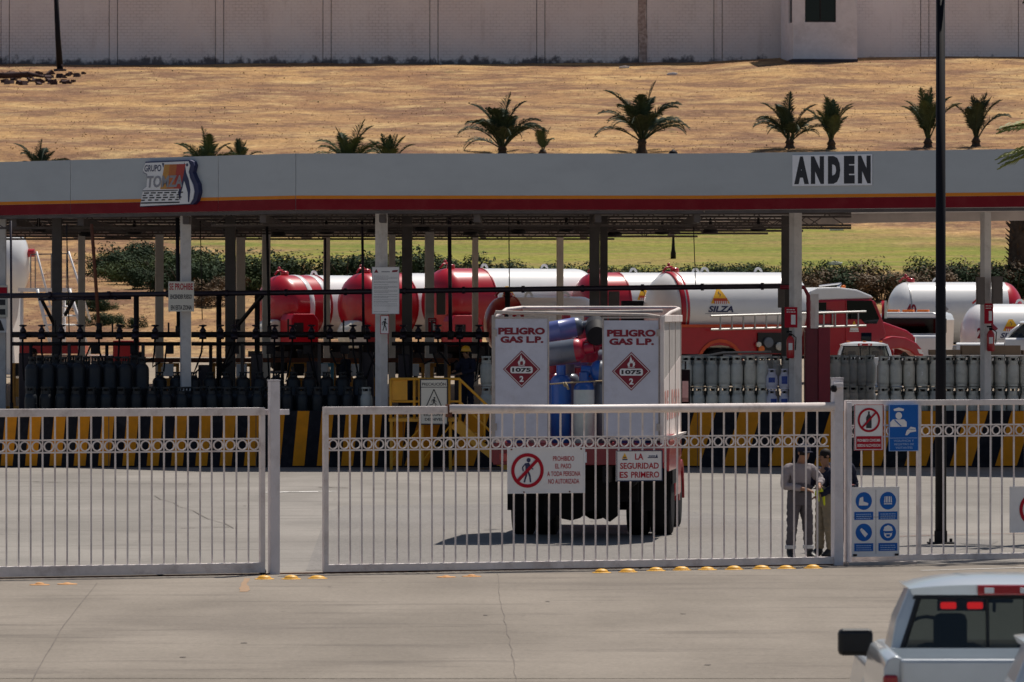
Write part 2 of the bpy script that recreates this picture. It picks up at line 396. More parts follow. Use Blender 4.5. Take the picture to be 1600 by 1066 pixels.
def wall_mat():
    m = bpy.data.materials.new('block_wall'); m.use_nodes = True; t = m.node_tree; N = t.nodes; L = t.links
    b = N['Principled BSDF']; b.inputs['Roughness'].default_value = .9
    g = N.new('ShaderNodeTexCoord'); sep = N.new('ShaderNodeSeparateXYZ'); L.new(g.outputs['Object'], sep.inputs[0])
    cmb = N.new('ShaderNodeCombineXYZ'); L.new(sep.outputs[0], cmb.inputs[0]); L.new(sep.outputs[2], cmb.inputs[1])
    br = N.new('ShaderNodeTexBrick'); br.inputs['Scale'].default_value = 1; br.inputs['Brick Width'].default_value = .42; br.inputs['Row Height'].default_value = .21
    br.inputs['Mortar Size'].default_value = .018; br.inputs['Color1'].default_value = (1, 1, 1, 1); br.inputs['Color2'].default_value = (.93, .93, .93, 1); br.inputs['Mortar'].default_value = (.62, .6, .58, 1)
    L.new(cmb.outputs[0], br.inputs['Vector'])
    def nz(scale, st, det=6, ro=.65):
        v = N.new('ShaderNodeVectorMath'); v.operation = 'MULTIPLY'; v.inputs[1].default_value = st; L.new(g.outputs['Object'], v.inputs[0])
        n = N.new('ShaderNodeTexNoise'); n.inputs['Scale'].default_value = scale; n.inputs['Detail'].default_value = det; n.inputs['Roughness'].default_value = ro
        L.new(v.outputs[0], n.inputs['Vector']); return n.outputs[0]
    def rng(s, a, b_, c, d):
        r = N.new('ShaderNodeMapRange'); r.inputs[1].default_value = a; r.inputs[2].default_value = b_; r.inputs[3].default_value = c; r.inputs[4].default_value = d
        L.new(s, r.inputs[0]); return r.outputs[0]
    def mix(f, A, B, bt='MIX'):
        x = N.new('ShaderNodeMix'); x.data_type = 'RGBA'; x.blend_type = bt
        if isinstance(f, float): x.inputs['Factor'].default_value = f
        else: L.new(f, x.inputs['Factor'])
        for s_, v in (('A', A), ('B', B)):
            if isinstance(v, tuple): x.inputs[s_].default_value = (*v, 1)
            else: L.new(v, x.inputs[s_])
        return x.outputs['Result']
    c = mix(rng(nz(.25, (1, 1, .6)), .4, .62, 0, 1), (.88, .80, .79), (.92, .86, .85))
    c = mix(rng(nz(.9, (1.5, 1, .25)), .56, .72, 0, .4), c, (.62, .53, .50))
    vis = rng(nz(.30, (1, 1, 1), 5, .7), .40, .66, .06, .75)
    c = mix(vis, c, br.outputs[0], 'MULTIPLY')
    # mould climbing from the foot of the wall in ragged patches, and chipped dark spots
    a = N.new('ShaderNodeMath'); a.operation = 'ADD'; L.new(sep.outputs[2], a.inputs[0]); L.new(rng(nz(1.1, (1, 1, .8), 7, .75), .36, .66, .34, -.36), a.inputs[1])
    c = mix(rng(a.outputs[0], .30, .62, .88, 0), c, (.075, .062, .07))
    c = mix(rng(nz(2.2, (1, 1, 1), 5, .75), .68, .73, 0, .6), c, (.26, .22, .21))
    L.new(c, b.inputs['Base Color'])
    bp = N.new('ShaderNodeBump'); bp.inputs['Strength'].default_value = .6; bp.inputs['Distance'].default_value = .02; L.new(br.outputs['Fac'], bp.inputs['Height']); bp.invert = True; L.new(bp.outputs[0], b.inputs['Normal'])
    M['block_wall'] = m
wall_mat()
# ================================================================ SETTING
def interp(tb, x):
    if x <= tb[0][0]: return tb[0][1]
    for (a, b), (c, d) in zip(tb, tb[1:]):
        if x <= c: return b + (d - b) * (x - a) / (c - a)
    return tb[-1][1]
PROF = [(160,1.25),(170,1.65),(190,1.9),(205,2.3),(215,3.3),(225,4.65),(245,5.75),(262,6.95),(275,8.06),(280,8.7),(286,10.2),(295,12.35),(300,12.75),(340,16.3),(385,20.8),(392,21.2),(450,22),(700,34),(1200,60)]
def gz(x, d):
    z = interp(PROF, d)
    if d > 215:
        a = min(1, (d - 215) / 30)
        z += a * .22 * noise.noise(Vector((x * .09, d * .09, 0))) + a * .09 * noise.noise(Vector((x * .35, d * .35, 3)))
    if d > 330: z += min(1, (d - 330) / 50) * .50 * max(0, min(1, (x - 12) / 6))
    return z
def sheet(name, xs, ys, zf, m, smooth=True):
    vs = [(x, y, zf(x, y)) for y in ys for x in xs]; nx = len(xs)
    fs = [(j * nx + i, j * nx + i + 1, (j + 1) * nx + i + 1, (j + 1) * nx + i) for j in range(len(ys) - 1) for i in range(nx - 1)]
    b = MB(); b.add(vs, fs); o = b.build(name, m, smooth=smooth); tag(o, kind='structure'); return o
def rngf(a, b, s):
    r = []; x = a
    while x < b - 1e-6: r.append(x); x += s
    r.append(b); return r
sheet('ground', [-900, -60, 60, 900], [-80, 30, 143.1], lambda x, y: 0, M['yard_concrete'])
sheet('apron', [-60, 60], [20, 82, 85.0], lambda x, y: .004, M['apron_concrete'])
o = MB().add([(-60, 84, .008)] + [(-60, 85.36 + .3576 * -60 + .0, .008)], []).v
b = MB(); b.add([(-40, 60, .008), (40, 60, .008), (40, 85.36 + .3576 * 40 - .25, .008), (-40, 85.36 - .3576 * 40 - .25, .008)], [(0, 1, 2, 3)])
tag(b.build('gate_threshold_concrete', M['apron_concrete']), kind='structure')
b = MB(); p = [at(488, 886, 1)]  # asphalt patch in the yard, outline on the ground plane
def gnd(px, py, z=0.0):
    D = (CZ - z) * FPX / (py - HOR); return Vector((xat(px, D), D, z))
pts = [gnd(478, 892), gnd(1500, 878), gnd(1560, 846), gnd(1080, 800), gnd(1010, 786), gnd(540, 790), gnd(512, 800)]
b.add([(q.x, q.y, .005) for q in pts], [tuple(range(len(pts)))]); tag(b.build('asphalt_patch', M['yard_asphalt']), kind='structure')
xs = [-900, -400, -200, -120] + rngf(-70, 70, 1.4) + [120, 200, 400, 900]
ys = rngf(160, 205, 5) + rngf(206, 300, 1.5) + rngf(302, 400, 2.2) + [450, 550, 700, 1200]
sheet('terrace', [-900, -60, 60, 900], [160, 170, 190, 205], gz, M['terrace_dirt'])
sheet('hillside', xs, [y for y in ys if y >= 205], gz, M['hillside'])
b = MB()   # pale path at the foot of the upper bank, left
pp = [at(30, 366, 275), at(60, 362, 276), at(240, 362, 277), at(330, 366, 277)]
for a_, c_ in zip(pp, pp[1:]):
    b.add([(a_.x, a_.y - 1.0, gz(a_.x, a_.y - 1.0) + .12), (c_.x, c_.y - 1.0, gz(c_.x, c_.y - 1) + .12), (c_.x, c_.y + .8, gz(c_.x, c_.y + .8) + .25), (a_.x, a_.y + .8, gz(a_.x, a_.y + .8) + .25)], [(0, 1, 2, 3)])
tag(b.build('path', M['paint_white']), kind='structure')
# joints, cracks and stains on the concrete in front of the gate
def strip(pts, w, m, z=.012, name='concrete_joint', wob=.0):
    b = MB(); P = []
    for (a, c) in zip(pts, pts[1:]):
        n = 8 if wob else 1
        for i in range(n): P.append(a.lerp(c, i / n) + Vector((R_.uniform(-wob, wob), R_.uniform(-wob, wob) * 2, 0)))
    P.append(pts[-1]); vs = []
    for i, q in enumerate(P):
        d = (P[min(i + 1, len(P) - 1)] - P[max(i - 1, 0)]).normalized(); nn = Vector((-d.y, d.x, 0)) * w / 2 * (R_.uniform(.5, 1.3) if wob else 1)
        vs += [(q.x - nn.x, q.y - nn.y, z), (q.x + nn.x, q.y + nn.y, z)]
    b.add(vs, [(2 * i, 2 * i + 2, 2 * i + 3, 2 * i + 1) for i in range(len(P) - 1)])
    return tag(b.build(name, m), kind='structure')
strip([gnd(152, 912), gnd(95, 985), gnd(46, 1072)], .014, M['joint'], wob=.006)
strip([gnd(-20, 1047), gnd(62, 1048)], .02, M['joint'])
strip([gnd(778, 897), gnd(781, 945), gnd(796, 1000), gnd(806, 1072)], .009, M['joint'], wob=.02, name='concrete_crack')
strip([gnd(130, 987), gnd(420, 984), gnd(760, 979)], .02, M['joint'], wob=.02, name='concrete_crack')
strip([gnd(385, 905), gnd(380, 926)], .12, M['paint_orange'], wob=.02, name='paint_mark')
strip([gnd(120, 771, 0), gnd(240, 775), gnd(365, 826)], .02, M['joint'], wob=.05, name='concrete_crack')
strip([gnd(280, 826), gnd(360, 824)], .10, M['joint'], wob=.03, name='concrete_crack')
strip([gnd(500, 762), gnd(545, 763)], .25, M['joint'], wob=.04, name='ground_stain')
strip([gnd(410, 770), gnd(520, 768)], .5, M['paint_white'], wob=.06, name='paint_mark', z=.009)
strip([gnd(0, 752), gnd(130, 755), gnd(300, 757)], .12, M['joint'], wob=.06, name='concrete_crack')
strip([gnd(1440, 893), gnd(1620, 888)], .10, M['paint_white'], wob=.01, name='paint_line', z=.016)
strip([gnd(1400, 840), gnd(1480, 837), gnd(1620, 835)], .10, M['rust'], z=.02, name='kerb_line')
strip([gnd(1080, 796), gnd(1300, 793), gnd(1620, 790)], .03, M['joint'], wob=.03)

# dry grass tufts: nobody could count them
def tufts(name, n, region, m, hmin, hmax):
    b = MB()
    for _ in range(n):
        x, y = region()
        z = gz(x, y) - .03; h = R_.uniform(hmin, hmax)
        for k in range(3):
            a = R_.uniform(0, pi); w = h * .6
            dx, dy = cos(a) * w, sin(a) * w; lean = R_.uniform(-.2, .2) * h
            b.add([(x - dx, y - dy, z), (x + dx, y + dy, z), (x + dx * .7 + lean, y + dy * .3, z + h * R_.uniform(.5, 1)), (x - dx * .3 + lean, y - dy * .4, z + h)], [(0, 1, 2, 3)])
    return tag(b.build(name, m), kind='stuff')
o = tufts('dry_grass', 5000, lambda: (lambda y: (R_.uniform(-.098, -.02 if y < 236 else -.05) * y, y))(R_.uniform(206, 250)), M['dry_tuft'], .015, .06); tag(o, 'straw coloured dry grass on the slope behind the left columns', 'grass')
def reg(y0, y1):
    def f():
        y = R_.uniform(y0, y1); return R_.uniform(-.098, .098) * y, y
    return f
o = tufts('dry_grass', 9000, reg(286, 384), M['dry_tuft'], .02, .075); tag(o, 'dry straw coloured grass tufts covering the bank below the block wall', 'grass')
o = tufts('green_weeds', 90, reg(286, 384), M['weed_green'], .04, .11); tag(o, 'small green weeds scattered over the dry bank', 'weeds')

# ---------------------------------------------------------------- perimeter wall on the hill
WD = 385.0
wl = thing('perimeter_wall', 'long pale painted block wall with pilasters on top of the dry bank', 'wall', (0, WD, 20.6))
edges = [-1500, -1000, -660, -493, -326, -159, 8, 177, 343, 511, 678, 845, 1004, 1122, 1445, 1598, 1765, 1930, 2100, 2600, 3200]
for i, (a, c) in enumerate(zip(edges, edges[1:])):
    x0, x1 = xat(a, WD) + .3, xat(c, WD) - .3
    MB().box(x0 - .002, x1 + .598, .35, .5, -1.2, 8.95).build('joint_backing', M['plinth_dark'], wl)
    MB().box(x0, x1, .06, .30, -1.2, 9.0).build('wall_panel', M['block_wall'], wl)
    MB().box(x1 + .045, x1 + .555, 0, .34, -1.2, 9.05).build('pilaster', M['block_wall'], wl)
pd = MB(); pd.prism([(-.3, -1), (.32, -1), (.28, 0.6), (.33, 2), (.2, 3.4), (.3, 5.5), (.22, 9.0), (-.3, 9.0), (-.2, 6), (-.33, 3), (-.22, 1.2)], -.012, -.003)
o = pd.build('peeled_patch', M['plinth_dark'], wl, loc=(xat(1004, WD), 0, 0)); reswap(o, {}); o.data.materials[0] = mat('peeled', (.42, .33, .30), .9, var=.35, vs=5, dirt=.7, dirtcol=(.7, .63, .6), ds=2.5)
tw = thing('guard_tower', 'square white block guard tower with slatted windows projecting from the hilltop wall', 'guard tower', (xat(1286, 379), 379, 19.75), radians(5))
b = MB(); hw = 2.15
b.box(-hw, hw, -1.0, 5.0, 1.05, 3.5).box(-hw, hw, -1.0, 5.0, 6.4, 10)
b.box(-hw, -1.35, -1.0, -.8, 3.5, 6.4).box(.72, hw, -1.0, -.8, 3.5, 6.4).box(-hw, -hw + .2, -.8, -.4, 3.5, 6.4).box(-hw, -hw + .2, 1.2, 5.0, 3.5, 6.4).box(hw - .2, hw, -.8, 5.0, 3.5, 6.4)
b.build('tower_wall', M['tower_white'], tw)
MB().box(-hw - .04, hw + .04, -1.05, 5.0, -1.5, 1.05).build('plinth', M['plinth_dark'], tw)
w_ = MB().box(-1.35, .72, -.9, -.86, 3.52, 6.4).build('window', M['glass_dark'], tw)
b = MB(); b.box(-1.35, .72, -.96, -.9, 3.5, 3.58).box(-.36, -.28, -.96, -.9, 3.58, 6.4).box(-1.35, -1.29, -.96, -.9, 3.58, 6.4).box(.66, .72, -.96, -.9, 3.58, 6.4).build('window_frame', M['steel_dark'], w_)
MB().box(-1.29, .66, -.86, -.83, 4.3, 6.4).build('blind', M['blind'], w_)
w_ = MB().box(-hw + .08, -hw + .12, -.4, 1.2, 3.5, 6.4).build('window', M['glass_dark'], tw)
MB().box(-hw + .03, -hw + .08, .3, .38, 3.5, 6.4).build('window_frame', M['steel_dark'], w_)

# ---------------------------------------------------------------- lamp posts on the hill
lp = thing('hillside_lamp_post', 'dark tapered lamp post leaning slightly in front of the hilltop wall at far left', 'lamp post', tuple(at(94, 112, 376)))
lp.location.z = gz(lp.location.x, 376)
MB().tube([(0, 0, 0), (-.15, 0, 2.2), (-.38, 0, 7.5)], [.22, .18, .13], 10).build('pole', M['lamp_black'], lp, True)
MB().box(-.4, .4, -.4, .4, -.3, .12).tube([(0, 0, .12), (0, 0, .45)], .2, 10).build('base', M['plinth_dark'], lp)
MB().box(-.9, .2, -.12, .12, 7.5, 7.62).build('lamp_head', M['lamp_black'], lp)
lp = thing('garden_lamp_post', 'small black garden lamp post standing in the green field', 'lamp post', (xat(1052, 252), 252, gz(xat(1052, 252), 252)))
MB().lathe([(.12, 0), (.12, .25), (.08, .4), (.045, 1.1), (.035, 4.3)], 10).build('pole', M['lamp_black'], lp, True)
MB().lathe([(.03, 4.3), (.16, 4.35), (.2, 4.7), (.02, 4.85)], 10).build('lantern', M['lamp_black'], lp, True)
# fallen branch and rubble, top left
fl = thing('fallen_log', 'dark fallen palm trunk lying on the dry bank at the far left', 'log', tuple(at(14, 134, 366)))
fl.location.z = gz(fl.location.x, 366) + .1
MB().tube([(-2, 0, .15), (0, 0, .2), (1.2, .2, .3), (2.2, .4, .12)], [.2, .2, .16, .08], 8).build('trunk', M['log'], fl, True)
b = MB()
for k in range(14):
    x = R_.uniform(-1, 2); b.tube([(x, 0, .2), (x + R_.uniform(-.8, 1), R_.uniform(-.6, .6), R_.uniform(.1, .7))], [.04, .01], 4)
b.build('broken_frond', M['log'], fl)
rb = MB()
for k in range(60):
    x, y = R_.uniform(-2.4, 2.2), R_.uniform(-5, 4); s = R_.uniform(.06, .22)
    rb.box(-s, s, -s, s, -s, s, T=TR((xat(75, 370) + x, 368 + y, gz(xat(75, 370) + x, 368 + y)), rz=R_.uniform(0, 3), rx=R_.uniform(0, 3)))
tag(rb.build('rubble', M['log']), 'loose dark earth clods and stones around the foot of the far left lamp post', 'rubble', kind='stuff')
for (px, py, D, lb) in ((975, 116, 380, 'white scrap of litter on the bank below the stained pilaster'), (1050, 126, 372, 'small pale scrap of litter on the bank right of the stained pilaster'), (1303, 408, 248, 'small white scrap of litter on the green field'), (1307, 350, 274, 'pale stone at the top edge of the green field')):
    q = at(px, py, D); b = MB(); b.prism([(-.35, 0), (.3, 0), (.38, .1), (.05, .16), (-.3, .1)], -.2, .2)
    o = b.build('litter', M['sign_white'], loc=(q.x, q.y, gz(q.x, q.y)), bevel=.02); tag(o, lb, 'litter')

# ---------------------------------------------------------------- palms
def frond_mesh(L, e0, droop, m, pairs=24, leaf=.50, lw=.055, seed=1, stiff=.35):
    r = random.Random(seed); b = MB(); P = []; p = Vector((0, 0, 0)); n = 12
    for i in range(n + 1):
        t = i / n; P.append(p.copy()); e = e0 - droop * t ** 1.9; p = p + Vector((cos(e), 0, sin(e))) * L / n
    b.tube(P, [.035 * (1 - .8 * i / n) + .006 for i in range(n + 1)], 4)
    for k in range(pairs):
        t = .24 + .76 * k / pairs; i = min(int(t * n), n - 1); f = t * n - i; q = P[i].lerp(P[i + 1], f); d = (P[i + 1] - P[i]).normalized(); up = Vector((-d.z, 0, d.x))
        ll = leaf * (sin(pi * min(1, .15 + t * .9)) ** .6 + .12) * r.uniform(.8, 1.15)
        for s in (-1, 1):
            dr = (d * (.75 + .5 * t) + Vector((0, s, 0)) * (1 - .45 * t) + up * (stiff + r.uniform(-.15, .15))).normalized()
            q1 = q + dr * ll * .55; q2 = q1 + (dr + Vector((0, 0, -.55))).normalized() * ll * .45
            w = d * lw * .5 + up * lw * .2
            b.add([q - w, q + w, q1 + w, q1 - w, q2], [(0, 1, 2, 3), (3, 2, 4)])
    return b.mesh('frond', m)
FR = {}
for key, mt in (('d', 'frond_dark'), ('g', 'frond_green')):
    FR[key] = [frond_mesh(2.35, radians(e), radians(dr), M[mt], seed=i * 7 + 3, pairs=34) for i, (e, dr) in enumerate(((84, 24), (73, 66), (61, 92), (49, 108), (35, 98)))]
def palm(px, D, base_z, s, key, label, group, lean=0, nf=26, trunk=.5, up=False, zh=.0):
    x = xat(px, D); t = thing('palm_tree', label, 'palm', (x, D, base_z), R_.uniform(0, 6), group)
    h = trunk
    MB().lathe([(.30, -.3), (.30, 0), (.22, h * .4), (.20, h * .8), (.26, h), (.12, h + .25)], 10).build('trunk', M['trunk'], t, True)
    for k in range(nf):
        u = (k + R_.random() * .6) / nf
        if up: i = 0 if u < .45 else (1 if u < .9 else 2)
        else: i = 0 if u < .06 else 1 if u < .26 else 2 if u < .54 else 3 if u < .84 else 4
        sc = s * R_.uniform(.82, 1.1)
        o = place('frond', FR[key][i], t, (0, 0, h)); o.rotation_euler = (R_.uniform(-.1, .1), R_.uniform(-.16, .12), k * 2.399 + R_.uniform(-.2, .2)); o.scale = (sc,) * 3
    return t
G = 'young palms on the bank behind the canopy'
for (px, D, top, s, key, lb, up, nf) in (
    (62, 285.5, 222, .72, 'd', 'palm crown just showing over the far left end of the canopy', False, 17),
    (322, 286.5, 212, .80, 'g', 'palm crown rising above the canopy right of the flame logo sign', False, 20),
    (376, 288, 214, .50, 'g', 'short slim palm beside the palm above the flame logo sign', True, 9),
    (545, 287, 200, .85, 'g', 'wide bushy palm crown above the fascia joint, left one of a pair', False, 20),
    (608, 287, 206, .66, 'g', 'narrow palm with spiky fronds just right of the wide bushy one', True, 13),
    (785, 294, 153, 1.02, 'd', 'large spreading palm left of the tiny five frond palm', False, 20),
    (848, 293, 204, .50, 'g', 'tiny palm with only a few bare fronds', True, 6),
    (1003, 294, 137, 1.06, 'd', 'tallest full crowned palm at the middle of the bank', False, 20),
    (1234, 296, 163, .86, 'd', 'palm with drooping left fronds above the left end of the ANDEN board', False, 17),
    (1299, 296, 165, .78, 'g', 'upright vase shaped palm above the ANDEN board', True, 15),
    (1450, 298, 150, .92, 'g', 'tall narrow palm with flared foot left of the black post', True, 15),
    (1525, 299, 157, .84, 'd', 'upright palm with flared foot right of the black lamp post', True, 14)):
    z0 = gz(xat(px, D), D); ztop = zat(top, D)
    s *= 1.32; L = 2.35 * s * (1.0 if up else .86)
    palm(px, D, z0, s, key, lb, G, nf=nf, trunk=max(.25, ztop - z0 - L), up=up)
# near palm at the right edge: its crown is mostly outside the frame
FRN = [frond_mesh(1.75, radians(e), radians(dr), M['frond_yellow'], seed=i + 50, pairs=40, leaf=.36, lw=.03, stiff=.2) for i, (e, dr) in enumerate(((60, 60), (20, 45), (-5, 25)))]
FRD = [frond_mesh(2.1, radians(e), radians(dr), M['frond_dark'], seed=i + 60, pairs=34, leaf=.45, lw=.03, stiff=-.5) for i, (e, dr) in enumerate(((35, 75), (14, 60)))]
t = thing('palm_tree', 'near palm at the right edge with yellow green frond tips reaching into view', 'palm', (xat(1712, 97), 97, 0), 0)
hz = zat(222, 97)
MB().lathe([(.28, -.1), (.24, .5), (.2, 3), (.18, hz - .2), (.24, hz), (.1, hz + .4)], 12).build('trunk', M['trunk'], t, True)
for k, (az, i) in enumerate(((180, 1), (172, 2), (187, 2), (183, 1), (176, 2), (150, 0), (120, 1), (90, 0), (60, 1), (30, 0), (0, 1), (-30, 0), (-60, 1), (-90, 0), (-120, 1), (-150, 0))):
    o = place('frond', FRN[i], t, (0, 0, hz + (.0 if i else .15))); o.rotation_euler = (R_.uniform(-.5, .5), R_.uniform(-.06, .06), radians(az)); o.scale = (1 if k < 5 else .8,) * 3
t = thing('palm_tree', 'tall near palm whose drooping dark leaflets hang into the top right corner', 'palm', (xat(1690, 92), 92, 0), 0)
hz = zat(-14, 92)
MB().lathe([(.28, -.1), (.24, .5), (.2, 3), (.18, hz - .2), (.24, hz), (.1, hz + .4)], 12).build('trunk', M['trunk'], t, True)
for k, az in enumerate((178, 192, 150, 120, 90, 60, 30, 0, -30, -60, -100, -140)):
    o = place('frond', FRD[k % 2], t, (0, 0, hz)); o.rotation_euler = (0, 0, radians(az)); o.scale = (.82,) * 3
t = thing('palm_tree', 'thick dark palm trunk before the hedge at the right edge', 'palm', (xat(1592, 226), 226, gz(30, 226)), 0)
MB().lathe([(.55, -.3), (.5, .3), (.42, 1.4), (.36, 2.6), (.30, 3.1), (.1, 3.4)], 14).build('trunk', M['trunk'], t, True)
b = MB()
for k in range(70):
    a = R_.uniform(0, 6.28); z = R_.uniform(.2, 3.0); r0 = .50 - z * .06
    b.tube([(cos(a) * r0 * .8, sin(a) * r0 * .8, z), (cos(a) * (r0 + .18), sin(a) * (r0 + .18), z + .22)], [.07, .02], 4)
b.build('frond_stub', M['trunk'], t)
for k in range(26):
    o = place('frond', FR['g'][[1, 2, 3, 4][k % 4]], t, (0, 0, 3.1)); o.rotation_euler = (0, R_.uniform(-.1, .25), k * 2.399); o.scale = (.58,) * 3
t = thing('palm_stump', 'dark stumpy palm stub on the path at the upper left under the canopy', 'palm stump', (xat(184, 268), 268, gz(-18, 268)))
MB().lathe([(.62, -.1), (.55, .3), (.4, .8), (.25, 1.15), (.05, 1.25)], 12).build('trunk', M['trunk'], t, True)
b = MB()
for k in range(30):
    a = R_.uniform(0, 6.28); b.tube([(cos(a) * .3, sin(a) * .3, R_.uniform(.1, 1)), (cos(a) * .8, sin(a) * .8, R_.uniform(.2, .7))], [.06, .02], 4)
b.build('frond_stub', M['trunk'], t)

# ---------------------------------------------------------------- hedges and shrubs
def bush_mesh(seed, mt, w=1.3, d=.9, h=1.15, n=2600, leaf=.056):
    r = random.Random(seed); b = MB(); cl = [(r.uniform(-w, w) * .75, r.uniform(-d, d) * .6, r.uniform(.2, h * .8), r.uniform(.25, .5)) for _ in range(16)]
    for _ in range(n):
        cx, cy, cz, cr = r.choice(cl); v = Vector((r.gauss(0, 1), r.gauss(0, 1), r.gauss(0, 1))).normalized() * cr * r.uniform(.55, 1.08)
        p = Vector((cx, cy, cz)) + v
        if p.z < 0: p.z = r.uniform(0, .2)
        nn = (v.normalized() + Vector((r.uniform(-.8, .8), r.uniform(-.8, .8), r.uniform(-.3, .9)))).normalized(); u = nn.orthogonal().normalized(); u.rotate(Matrix.Rotation(r.uniform(0, 6), 3, nn)); w2 = nn.cross(u); s = leaf * r.uniform(.6, 1.4)
        b.add([p - u * s, p - w2 * s * .45, p + u * s, p + w2 * s * .45], [(0, 1, 2, 3)])
    return b.mesh('foliage', mt)
BU = {k: [bush_mesh(i * 3 + ord(k[0]), M[mt]) for i in range(3)] for k, mt in (('dark', 'leaf_dark'), ('mid', 'leaf_mid'), ('brown', 'leaf_brown'))}
twig = MB()
for k in range(9):
    a = k * .7; twig.tube([(0, 0, -.2), (cos(a) * .3, sin(a) * .2, .4), (cos(a) * .8, sin(a) * .5, .9)], [.03, .02, .008], 4)
TW = twig.mesh('stem', M['trunk'])
def bush(px, D, s, key, label, group, sink=.1):
    x = xat(px, D); t = thing('shrub', label, 'shrub', (x, D, gz(x, D) - sink), R_.uniform(-.4, .4), group); t.scale = (s * 1.15, s, s * R_.uniform(.85, 1.15))
    place('foliage', R_.choice(BU[key]), t); place('stem', TW, t)
HG = 'hedge shrubs behind the tank trucks'
for i, px in enumerate(range(352, 870, 38)):
    bush(px, 229 + R_.uniform(-1, 1.5), 1.35 - .25 * (px > 700), 'dark' if i % 4 else 'mid', 'dark green shrub of the long hedge behind the red tanks, %s from left' % ordn(i), HG)
for i, px in enumerate(range(880, 1220, 34)):
    bush(px, 226 + R_.uniform(-1, 1.5), 1.0, ('mid', 'dark', 'dark')[i % 3], 'green shrub of the lower hedge behind the logo tanks, %s from left' % ordn(i), 'lower hedge shrubs')
for i, px in enumerate(range(1258, 1600, 30)):
    bush(px, 224 + R_.uniform(-1.5, 1.5), 1.15, ('brown', 'mid', 'brown', 'dark')[i % 4], 'greenish brown shrub of the hedge below the green field, %s from left' % ordn(i), 'right hedge shrubs')
for i, (px, py, s, k) in enumerate(((150, 402, .8, 'mid'), (176, 412, .9, 'dark'), (200, 402, 1.1, 'dark'), (228, 398, 1.2, 'mid'), (262, 404, 1.2, 'dark'), (210, 432, 1.0, 'mid'), (240, 440, .9, 'dark'), (292, 418, 1.2, 'dark'), (322, 425, 1.2, 'mid'), (340, 450, .9, 'brown'), (318, 462, .8, 'brown'), (262, 436, 1.1, 'mid'), (288, 446, 1.1, 'dark'), (232, 424, 1.1, 'dark'), (306, 440, 1.1, 'mid'), (180, 426, .8, 'mid'), (338, 432, 1.1, 'dark'))):
    D = 243 - (py - 400) * .35; bush(px, D, s, k, 'wild green shrub in the thicket on the left slope, %s' % ['at its left tip','below the left tip','at the upper left','at the top middle','top one near the column','low left one','low middle one','right of the middle','upper right one','lower brown one','lowest brown one','inner middle one','inner right one','inner left one','inner upper right one','inner low left one','rightmost inner one'][i], 'thicket shrubs on the left slope')
for i, (px, py, s, k) in enumerate(((120, 452, .5, 'dark'), (140, 456, .55, 'dark'), (160, 455, .5, 'mid'), (148, 470, .5, 'dark'), (172, 468, .4, 'mid'), (205, 472, .5, 'dark'))):
    bush(px, 222 - (py - 450) * .3, s, k, 'low dark bush in dry grass beside the white access stairs, %s' % ['leftmost','second','third','lower left','lower middle','rightmost'][i], 'low bushes by the access stairs')

for i in range(12):
    px, py = R_.uniform(-40, 1300), R_.choice([R_.uniform(905, 1060), R_.uniform(760, 880)]); q = gnd(px, py); b = MB(); n = 11; r0 = R_.uniform(.015, .04)
    b.add([(q.x + cos(k * 2 * pi / n) * r0 * R_.uniform(.7, 1.3), q.y + sin(k * 2 * pi / n) * r0 * 2.2 * R_.uniform(.7, 1.3), .0135) for k in range(n)], [tuple(range(n))])
    tag(b.build('ground_stain', M['joint']), kind='structure')
# ================================================================ CANOPY
FL = [(-260, 157), (0, 150), (462, 142), (1100, 142), (1600, 138), (1860, 136)]
def fd(px): return interp(FL, px)
BL = [(-260, 177), (900, 176), (1200, 161), (1330, 151), (1600, 147), (1860, 145)]
cp = thing('loading_canopy', 'long flat canopy with pale grey fascia above orange and red stripes over the loading dock', 'canopy', (0, 142, 1.25))
CO = Vector((0, 142, 1.25))
def seg_box(b, pxa, pxb, z0, z1, off0, off1, gap=.012):
    ga, gb = (gap if pxa in (110, 341, 462) else -.004), (gap if pxb in (110, 341, 462) else -.004)
    if gap <= 0: ga = gb = gap
    A = Vector((xat(pxa, fd(pxa)), fd(pxa), 0)) - CO; B = Vector((xat(pxb, fd(pxb)), fd(pxb), 0)) - CO
    A.z = B.z = 0; d = (B - A).normalized(); n = Vector((-d.y, d.x, 0)); A = A + d * ga; B = B - d * gb
    z0 -= 1.25; z1 -= 1.25
    P = [A + n * off0, B + n * off0, B + n * off1, A + n * off1]
    b.add([(p.x, p.y, z0) for p in P] + [(p.x, p.y, z1) for p in P], [(0,3,2,1),(4,5,6,7),(0,1,5,4),(1,2,6,5),(2,3,7,6),(3,0,4,7)])
seams = [-260, 0, 110, 341, 462, 1100, 1600, 1860]
SG = lambda a: .012 if a in (110, 341, 462) else -.006
for a, c in zip(seams, seams[1:]):
    g = .012 if c in (110, 341, 462) else .0
    b = MB(); seg_box(b, a, c, 6.45, 7.86, 0, .16, .012); b.build('fascia_panel', M['fascia'], cp)
    b = MB(); seg_box(b, a, c, 6.728, 6.81, -.006, -.001, .006); b.build('orange_stripe', M['stripe_orange'], cp)
    b = MB(); seg_box(b, a, c, 6.452, 6.724, -.006, -.001, .006); b.build('red_stripe', M['stripe_red'], cp)
    b = MB(); seg_box(b, a, c, 6.36, 6.44, .03, .16, 0); b.build('lower_angle', M['truss_grey'], cp)
b = MB()
xs_ = sorted(set([p for p, _ in FL] + [p for p, _ in BL]))
vs = []
for p in xs_:
    f = Vector((xat(p, fd(p)), fd(p) + .2, 0)) - CO; r = Vector((xat(p, interp(BL, p)), interp(BL, p), 0)) - CO
    vs += [(f.x, f.y, 5.26), (r.x, r.y, 5.26), (f.x, f.y, 5.34), (r.x, r.y, 5.34)]
fs = []
